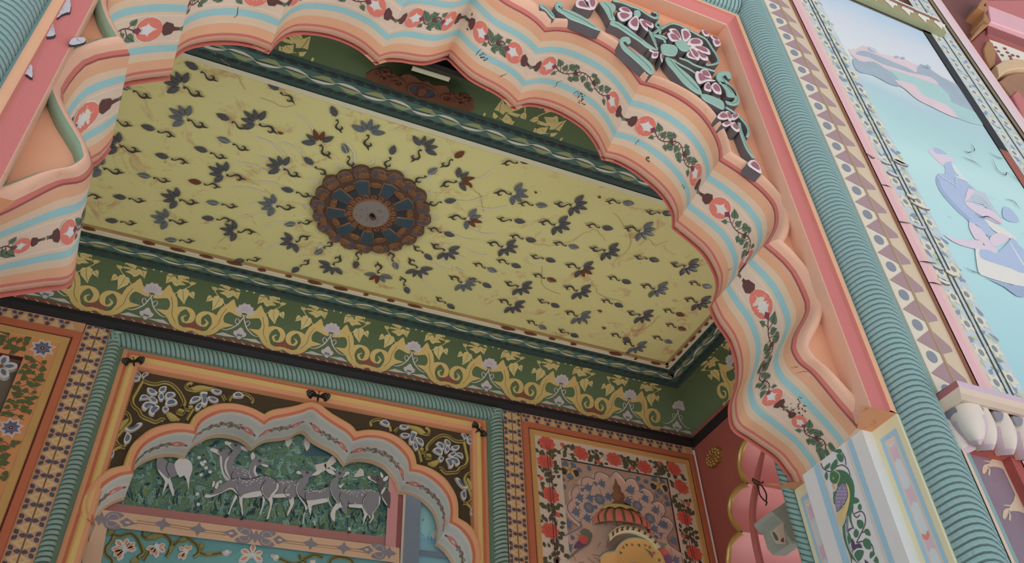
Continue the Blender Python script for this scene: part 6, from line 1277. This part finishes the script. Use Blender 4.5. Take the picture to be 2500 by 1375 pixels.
g.poly(cr(KP([(390,1110),(420,1150),(430,1180),(480,1165),(505,1215),(450,1215),(410,1245),(388,1190)]), 2, True), BD7, .002); g.poly(KP([(530,1335),(560,1360),(580,1375),(535,1375)]), BD7, .002)
g.build('leaves', jv, kind='stuff')
# ------------------------------------------------------------------ petal capital and dark recessed panel at the lower right
cpv = thing('petal_capital', 'cream projecting capital with hanging lotus petals and a lilac edge below the mural', 'capital', (2.4, 1.34, 1.1))
CPC = worn((190,168,144),(140,118,98),FR,.42,14,base2=(204,190,174),name='capital_plaster'); LIL = M(190,168,184,FR,var=.06); ROS = M(160,92,96,FR,var=.1); PTC = worn((200,190,180),(170,150,134),FR,.34,12,name='petal_plaster'); PRL = M(186,164,176,FR); PRR = M(164,116,116,FR); SLO = M(116,118,132,FR,var=.1); CRL = M(186,88,76,FR,var=.1)
XA, YA, ZA = 1.930, 1.282, 1.304
g = Geo()
g.face([(XA, YA, ZA), (3.5, YA, ZA), (3.5, YA, ZA+.020), (XA, YA, ZA+.020)], LIL); g.face([(XA, YA, ZA), (XA, YF+.06, ZA), (XA, YF+.06, ZA+.020), (XA, YA, ZA+.020)], ROS)
g.face([(XA, YA, ZA+.020), (3.5, YA, ZA+.020), (3.5, YF+.06, ZA+.03), (XA, YF+.06, ZA+.03)], LIL); g.build('edge_slab', cpv)
g = Geo(); prof = [(0, 0), (.012, -.010), (.03, -.016), (.042, -.014), (.046, -.006)]
for (a, dz), (b, dz2) in zip(prof, prof[1:]):
    g.face([(XA+a, YA+a, ZA+dz), (3.5, YA+a, ZA+dz), (3.5, YA+b, ZA+dz2), (XA+b, YA+b, ZA+dz2)], CPC); g.face([(XA+a, YA+a, ZA+dz), (XA+a, YF+.05, ZA+dz), (XA+b, YF+.05, ZA+dz2), (XA+b, YA+b, ZA+dz2)], CPC)
g.build('underside_moulding', cpv)
g = Geo(); g.box(XA+.085, 3.5, YA+.105, YF+.08, 1.205, ZA-.004, CRL); g.build('coral_neck', cpv)
def petal3(o, ax, up, out, w_, L, curl):
    """hanging petal: ax along the edge, up = hanging direction, out = outward direction"""
    o, ax, up, out = map(np.array, (o, ax, up, out)); g = Geo()
    n, k = 9, 9; rows = []
    for i in range(n):
        t = i/(n-1); wd = w_*(.80+.20*math.sin(PI*min(t*1.1, 1)))*math.sqrt(max(0, 1-max(0, (t-.45)/.56)**2.2)); row = []
        for j in range(k):
            s_ = -1+2*j/(k-1); row.append(tuple(o+ax*s_*wd/2+up*L*t+out*(.030*math.sin(PI*t*.75)*(1-s_*s_*.55)+curl*t-.022*s_*s_)))
        rows.append(row)
    g.grid(rows, None, mfun=lambda i, j: (PRL if (i >= n-2 or j in (0, k-2)) and i > 2 else PTC)); g.grid([[tuple(np.array(p)-out*.016) for p in r] for r in rows], CPC)
    g.grid([rows[i][:1]+[tuple(np.array(rows[i][0])-out*.016)] for i in range(n)], CPC); g.grid([rows[i][-1:]+[tuple(np.array(rows[i][-1])-out*.016)] for i in range(n)], CPC); g.build('lotus_petal', cpv)
zp = ZA-.012; LP = .120; spx = .0745
for k in range(1, 20): petal3((XA+.058+k*spx, YA+.040, zp), (1,0,0), (0,.42,-.91), (0,-.91,-.42), .070, LP, -.004)
c45 = 1/math.sqrt(2); petal3((XA+.055, YA+.045, zp+.004), (c45,-c45,0), (.30,.30,-.90), (-.64,-.64,-.42), .088, LP*1.02, -.004)
for k in (1, 2): petal3((XA+.040, YA+.05+k*.068, zp), (0,1,0), (.42,0,-.91), (-.91,0,-.42), .064, LP, -.004)
for k in range(0, 18):
    x = XA+.095+k*spx; g = Geo(lambda u, v, h, x=x: (x+u, YA+.046+v*.42-h*.9, zp-.004-v*.91-h*.4)); g.poly([(math.cos(t)*.019, .002+math.sin(t)*.026) for t in np.linspace(0, PI, 9)], SLO, .012); g.build('slate_spot', cpv)
g = Geo(lambda u, v, h: (XA+.046-h*.9+v*.42, YA+.085+u, zp-.004-v*.91)); g.poly([(math.cos(t)*.022, .002+math.sin(t)*.026) for t in np.linspace(0, PI, 9)], SLO, .010); g.build('slate_spot', cpv)
dp = thing('plum_panel', 'plum recessed panel with cream crane like scrolls under the petal capital', 'panel', (2.1, YF, .4))  # recessed panel painted plum, with cream scrolls
PLM = worn((116,90,102),(92,66,74),FR,.4,5,base2=(142,124,140),name='plum_paint'); PLD = M(70,58,72,FR); PLC = M(196,172,146,FR,var=.06); RDX = M(158,72,66,FR,var=.12); PKX = M(214,152,156,FR,var=.06)
g = Geo(fY(YF)); g.rect(1.992, -H, 2.004, 1.215, M(206,178,156,FR), .004); g.build('cream_fillet', dp)
g = Geo(); g.face([(2.004, YF-.004, -H), (2.004, YF+.035, -H), (2.004, YF+.035, 1.21), (2.004, YF-.004, 1.21)], PLD); g.face([(2.004, YF-.004, 1.21), (2.004, YF+.035, 1.21), (2.17, YF+.035, 1.24), (2.17, YF-.004, 1.24)], M(112,76,70,FR)); g.build('reveal', dp)
g = Geo(fY(YF+.030)); g.rect(2.004, -H, 2.185, 1.25, PLM, 0); g.build('plum_ground', dp)
U = lambda p: wY(zc(2240,1000,7.238,p), YF+.029); U2 = lambda p: wY(zc(2240,1180,7.05,p), YF+.029)
g = Geo(fY(YF+.030)); xe = 2.190
for k in range(5):
    off = -k*.1345
    def V(p): return [(x, z+off) for x, z in U(p)]
    g.poly(V([(1430,660),(1420,700),(1370,740),(1340,850),(1290,905),(1270,950),(1260,1020),(1330,1010),(1430,1020),(1520,1060),(1580,1060),(1600,1000),(1500,740)]), PLC, .001)
    g.poly(cr(V([(1150,915),(1200,905),(1290,915),(1280,935),(1200,920)]), 2, True), PLC, .001); g.poly(cr(V([(1145,1080),(1160,1000),(1210,970),(1280,960),(1250,1010),(1220,1090),(1180,1140),(1150,1120)]), 2, True), PLC, .001); g.stroke(V([(1250,1020),(1275,1080),(1260,1160)]), .006, PLC, .001, n=3)
g.poly(U([(1100,560),(1440,500),(1440,650),(1380,660),(1200,600),(1100,600)]), PLC, .001); g.stroke(U([(1060,560),(1090,640),(1075,745)]), .006, PLC, .001, n=3); g.poly(cr(U([(970,680),(1000,600),(1040,600),(1050,650),(1020,720),(985,720)]), 2, True), PLC, .001)
g.rect(2.176, -H, 2.195, 1.25, PLC, .0006); g.build('cream_scroll', dp, kind='stuff')
g = Geo(fY(YF)); g.rect(2.186, -H, 2.222, 1.27, RDX, .0); g.face([g.map(2.186,-H,0), g.map(2.186,-H,-.03), g.map(2.186,1.27,-.03), g.map(2.186,1.27,0)], RDX); g.rect(2.222, -H, 3.5, 1.27, PKX, .004); g.build('pink_margin', dp)
# ------------------------------------------------------------------ far bay beyond the corner
fb = thing('far_bay', 'dark red wall with gilt edged pink cornice and column capital beyond the mural pier', 'wall', (4.6, 1.9, 3))
YW = 1.93; W7 = lambda p: wY(zc(2300,0,3.125,p), YW-.10); DR7 = worn((122,72,68),(98,52,48),FR,.4,4,name='dark_red_wash'); PKB = worn((186,104,104),(204,160,158),FR,.3,6,name='pink_cornice'); PKC = M(214,158,168,FR,var=.06); GD7 = M(160,112,64,FR,var=.25,rough=.5); CRE = M(222,204,190,FR,var=.05); MR7 = M(140,70,68,FR,var=.12)
g = Geo(fY(YW)); g.rect(3.4, -H, 7.5, 7.5, DR7, 0); g.build('wall_face', fb)
def far(P, m, name, hh=.10, base=0.): g = Geo(fY(YW)); g.slab(P, m, hh, base=base, bev=.006); return g.build(name, fb)
far(W7([(330,0),(660,0),(660,180),(340,70)]), PKB, 'upper_cornice'); far(W7([(330,65),(660,190),(660,300),(350,190),(340,130)]), PKC, 'pink_roll', .13); far(W7([(345,190),(660,310),(660,380),(350,260)]), MR7, 'red_fillet', .10)
far(W7([(350,262),(660,372),(660,520),(560,480),(480,440),(420,380)]), CRE, 'cream_spandrel', .07); far(W7([(300,0),(350,0),(290,70),(330,90),(310,130),(345,195),(330,205),(290,170),(300,110),(250,80),(255,55)]), GD7, 'gilt_edge', .135)
far(W7([(340,205),(300,240),(215,320),(205,310),(240,260),(290,200)]), GD7, 'gilt_edge', .12); far(W7([(340,210),(375,280),(480,460),(400,500),(330,440),(280,420),(215,322),(300,245)]), MR7, 'column_neck', .08)
far(W7([(345,310),(390,330),(415,410),(405,490),(370,520),(330,430),(320,370)]), GD7, 'gilt_leaf', .10); far(W7([(390,520),(450,485),(540,470),(660,490),(660,550),(560,545),(480,560),(410,610)]), M(196,164,124,FR,var=.15), 'capital_ring', .13)
far(W7([(440,620),(500,575),(560,560),(660,560),(660,800),(590,730),(530,730)]), M(150,108,80,FR,var=.2), 'capital_leaf', .10); far(W7([(530,735),(570,700),(660,820),(660,1100),(600,880)]), PKB, 'column_shaft', .11)
g = Geo(fY(YW-.072))
for p in ((430,340),(450,370),(480,400),(520,380),(550,430),(500,350),(560,400),(590,440),(600,410),(540,410)): g.blob(W7([(p[0]-14,p[1]-6),(p[0],p[1]-10),(p[0]+16,p[1]+4),(p[0]+4,p[1]+8)]), MR7, .002)
g.build('painted_feather', fb)
g = Geo(); g.box(3.5, 7.5, 1.46, 4.0, 7.4, 7.6, PAV) if False else g.box(3.5, 7.5, YW+.02, YW+.2, -H, 7.5, DR7); g.build('backing', fb)
# ------------------------------------------------------------------ deep carved foliage in the right spandrel of the great arch
RT = M(132,168,154,FR,var=.14,rough=.6); RTD = M(96,128,118,FR,var=.2); RSD = M(92,88,92,FR,var=.2); RPK = M(214,190,192,FR,var=.08); RPD = M(150,92,104,FR,var=.12)
YG, HG = 1.484, .040
z2 = lambda p: wY(zc(1320,0,4.51,p), YG-HG); z3 = lambda p: wY(zc(1560,20,3.868,p), YG-HG); z4 = lambda p: wY(zc(1660,180,3.123,p), YG-HG)
cf = thing('carved_foliage', 'deeply carved teal scrolls with pink lilies in the spandrel between arch and thick cable', 'carving', (1.4, YG, 2.9))
fg = fY(YG)
def rib(fn, pts, w_px, sc, vein=True, name='stem'):
    q = cr(fn(pts), 4); w_ = w_px/sc*.00125; g = Geo(fg); P, Nn, W = g.edges(q, [w_*.75, w_, w_, w_*.8])
    ring = [tuple(p+o*k) for p, o, k in zip(P, Nn, W)]+[tuple(p-o*k) for p, o, k in zip(P, Nn, W)][::-1]
    g.slab(ring, RT, HG, side=RSD, bev=.004)
    if vein: g.stroke(q[2:-2], w_*.14, RTD, HG+.0006, n=1)
    g.build(name, cf)
def leaf7(fn, pts, name='leaf', vein=None, h=HG):
    g = Geo(fg); P = cr(fn(pts), 3, True); g.slab(P, RT, h, side=RSD, bev=.004)
    if vein: g.stroke(fn(vein), .005, RTD, h+.0008, n=4)
    g.build(name, cf)
def petals7(fn, ps, name='lily'):
    g = Geo(fg)
    for i, p in enumerate(ps):
        P = cr(fn(p), 3, True); g.slab(P, RPK, HG+.002+.002*(i % 3), side=RSD, bev=.003); A_2 = np.array(P); c = A_2.mean(0)
        g.poly([tuple(c+(q-c)*np.array([.6,.6])) for q in A_2], RPD, HG+.0045+.002*(i % 3)); 
    g.build(name, cf)
leaf7(z2, [(0,30),(60,70),(120,120),(160,170),(150,200),(110,170),(60,110),(0,70)], vein=[(20,60),(80,110),(140,180)])
leaf7(z2, [(180,10),(235,20),(255,60),(225,75),(212,55),(195,62),(225,90),(300,100),(400,140),(520,210),(620,290),(665,330),(600,315),(480,262),(330,205),(260,155),(190,112),(160,60)], vein=[(230,105),(330,150),(470,220),(600,300)])
petals7(z2, [[(385,50),(400,0),(470,0),(510,60),(560,110),(470,95),(410,80)], [(520,-10),(610,0),(600,90),(560,110),(530,60)], [(470,-40),(560,-40),(530,20),(500,20)]])
leaf7(z2, [(650,10),(760,20),(830,60),(825,110),(800,150),(830,210),(770,215),(740,160),(700,90)], vein=[(700,30),(760,90),(785,190)])
leaf7(z2, [(780,220),(850,235),(960,300),(1060,380),(1180,470),(1290,550),(1180,522),(1080,445),(980,382),(860,302),(770,262)], vein=[(820,255),(960,345),(1120,450)])
rib(z2, [(800,0),(900,20),(1000,60),(1090,90),(1180,150),(1260,190),(1300,170),(1280,135),(1240,125)], 52, 4.51)
leaf7(z2, [(1035,110),(1085,110),(1110,150),(1080,185),(1035,170)], 'calyx')
petals7(z2, [[(860,100),(900,75),(960,90),(1015,155),(920,140)], [(845,140),(860,210),(920,240),(1010,180),(930,140)], [(960,250),(980,310),(1060,340),(1080,240),(1040,180)], [(1090,205),(1180,230),(1245,270),(1230,310),(1150,260)], [(1080,220),(1120,300),(1180,350),(1170,290),(1130,230)]])
leaf7(z2, [(880,420),(920,395),(980,410),(1000,460),(965,478),(940,450),(915,460),(960,520),(1060,580),(1160,640),(1240,720),(1255,790),(1220,812),(1160,770),(1090,700),(1000,620),(910,540),(875,470)], 'scroll_leaf', vein=[(930,500),(1050,600),(1180,720),(1220,780)])
rib(z2, [(1290,230),(1330,280),(1290,330),(1240,370),(1260,430),(1290,540)], 44, 4.51); rib(z2, [(1200,330),(1240,370),(1340,390),(1400,420)], 44, 4.51)
petals7(z2, [[(1190,545),(1280,560),(1300,585),(1240,580)], [(1220,640),(1230,590),(1290,590),(1280,640)], [(1310,620),(1330,700),(1345,640),(1330,590)]], 'small_lily')
petals7(z3, [[(285,195),(340,195),(385,240),(410,320),(370,290),(310,240)], [(265,240),(330,240),(400,320),(360,320),(300,310)], [(395,205),(450,210),(490,270),(450,320),(420,330),(400,270)], [(450,330),(490,285),(560,285),(605,320),(590,350),(500,355)], [(480,360),(570,355),(650,390),(675,440),(620,430),(550,400)], [(460,370),(520,400),(570,450),(560,500),(520,480),(490,430)], [(520,380),(600,425),(655,470),(645,495),(590,480),(550,430)], [(470,410),(510,470),(555,495),(470,470),(445,440)]], 'great_lily')
leaf7(z3, [(335,330),(400,310),(450,350),(480,390),(440,420),(380,400)], 'calyx', h=HG+.008); leaf7(z3, [(205,350),(270,345),(330,360),(365,400),(340,455),(270,455),(215,430)], 'calyx', h=HG+.006)
rib(z3, [(215,190),(300,140),(380,150),(480,200),(560,245),(640,290),(700,380),(745,450),(755,500),(700,525),(640,530)], 38, 3.868); petals7(z3, [[(590,205),(640,215),(665,260),(620,260)], [(670,260),(730,270),(760,320),(700,300)], [(690,310),(720,370),(770,350),(740,310)]], 'small_lily')
rib(z3, [(385,465),(460,490),(530,530),(620,560),(720,590)], 36, 3.868); rib(z3, [(185,115),(165,160),(205,190),(200,235)], 34, 3.868); rib(z3, [(90,200),(160,255),(240,290),(250,320)], 40, 3.868); rib(z3, [(100,210),(140,290),(175,370)], 34, 3.868)
leaf7(z3, [(250,460),(300,470),(380,550),(480,630),(560,720),(600,790),(590,812),(520,780),(420,700),(330,590),(270,520)], vein=[(290,480),(390,600),(560,770)]); rib(z3, [(300,470),(400,530),(480,570),(545,615)], 28, 3.868)
petals7(z3, [[(575,600),(600,575),(650,590),(690,660),(640,660),(590,640)], [(530,610),(560,600),(640,660),(720,690),(640,695),(570,720),(535,670)], [(610,770),(620,720),(660,710),(680,790),(640,790)], [(680,730),(720,700),(770,750),(780,812),(720,800),(690,760)]])
leaf7(z3, [(740,610),(790,590),(860,600),(880,650),(850,662),(822,625),(800,650),(850,700),(900,760),(930,830),(840,830),(820,770),(770,700),(735,660)], 'scroll_leaf', vein=[(780,640),(830,730),(880,800)])
leaf7(z4, [(165,150),(230,160),(320,200),(345,240),(330,270),(250,230),(180,190)]); rib(z4, [(300,60),(370,90),(425,150),(440,200),(410,225),(355,215)], 60, 3.123, name='scroll_leaf')
petals7(z4, [[(285,320),(330,285),(380,330),(350,350),(300,345)], [(345,290),(380,300),(400,350),(370,360)], [(380,320),(440,310),(440,340),(400,360)], [(320,380),(370,360),(400,380),(350,405)], [(385,400),(410,370),(455,430),(430,445)]])
rib(z4, [(350,250),(430,300),(500,370),(530,430),(515,480)], 32, 3.123); rib(z4, [(455,370),(470,440),(495,510),(520,570),(565,640)], 44, 3.123); petals7(z4, [[(515,690),(550,655),(600,690),(625,760),(580,740)]], 'bud')
# bare plaster where the paint has fallen off, upper left
PLS = worn((176,172,180),(122,118,126),FR,.5,60,grain=4,name='bare_plaster')
for P in ([(137,0),(172,0),(172,30),(165,32),(150,38),(138,47),(134,34),(139,20)], [(112,41),(116,46),(128,48),(130,60),(136,86),(124,92),(110,90),(107,70),(103,50)], [(48,163),(62,155),(78,160),(80,175),(79,193),(66,184),(54,182)], [(170,102),(178,94),(205,92),(210,98),(205,106),(180,112),(168,110)]):
    g = Geo(fY(YF+.004)); q = wY(P, YF); g.raised(cr(q, 2, True), PLS, h=.006, inset=.06, side=M(60,54,58,FR)); g.build('bare_plaster', fr)
# cracks and soot on the arch soffit and rim
g = Geo(); CK = M(70,50,42,FR)
def crk(pts, Yd, w_=.003):
    g2 = Geo(fY(Yd)); g2.stroke(wY(pts, Yd), [.0008, w_, w_*.7, .0008], CK, .0, n=4); g2.build('crack', arch)
crk([(180,38),(188,45),(193,51)], 1.445); crk([(165,112),(167,122),(169,130)], 1.448)
for li, u, v, sz in ((8, .30, .10, 1), (10, .12, -.03, 1)):
    pass
rs = random.Random(9)
for li in (7, 8, 9, 10, 6, 3):
    f, L = soffit_map(li); lob = [c for c in arch.children if c.name.split('.')[0] == 'arch_lobe'][li]; g = Geo(f)
    for _ in range(2):
        u = rs.uniform(.2, .8)*L; v = rs.choice((-.12, .09, .12)); P = [(u, v)]
        for k in range(5): P.append((P[-1][0]+rs.uniform(-.004, .012), P[-1][1]+rs.uniform(-.016, .004)))
        g.stroke(P, [.0008,.0022,.0008], CK, .0012, n=2)
    g.build('crack', lob)
SOOT = M(96,76,60,FR,var=.5)
def smudge(li, u, v, r, n, seed):
    f, L = soffit_map(li); r_ = random.Random(seed); g = Geo(f); lob = [c for c in arch.children if c.name.split('.')[0] == 'arch_lobe'][li]
    for _ in range(n):
        a = r_.uniform(0, 6.3); d = r*math.sqrt(r_.random()); c = (u*L+d*math.cos(a), v+d*math.sin(a)*.8); s_ = r_.uniform(.0015, .0045)
        g.poly([(c[0]+math.cos(t)*s_*r_.uniform(.5,1.4), c[1]+math.sin(t)*s_*r_.uniform(.5,1.4)) for t in np.linspace(0, 6.28, 7)[:-1]], SOOT, .0014)
    g.build('soot_fleck', lob, kind='stuff')
smudge(7, .55, .085, .028, 26, 1); smudge(6, .42, .075, .018, 18, 2); smudge(8, .35, .11, .012, 10, 3); smudge(11, .06, -.03, .05, 40, 4); smudge(6, .02, 0, .05, 16, 5)
bpy.context.view_layer.update()
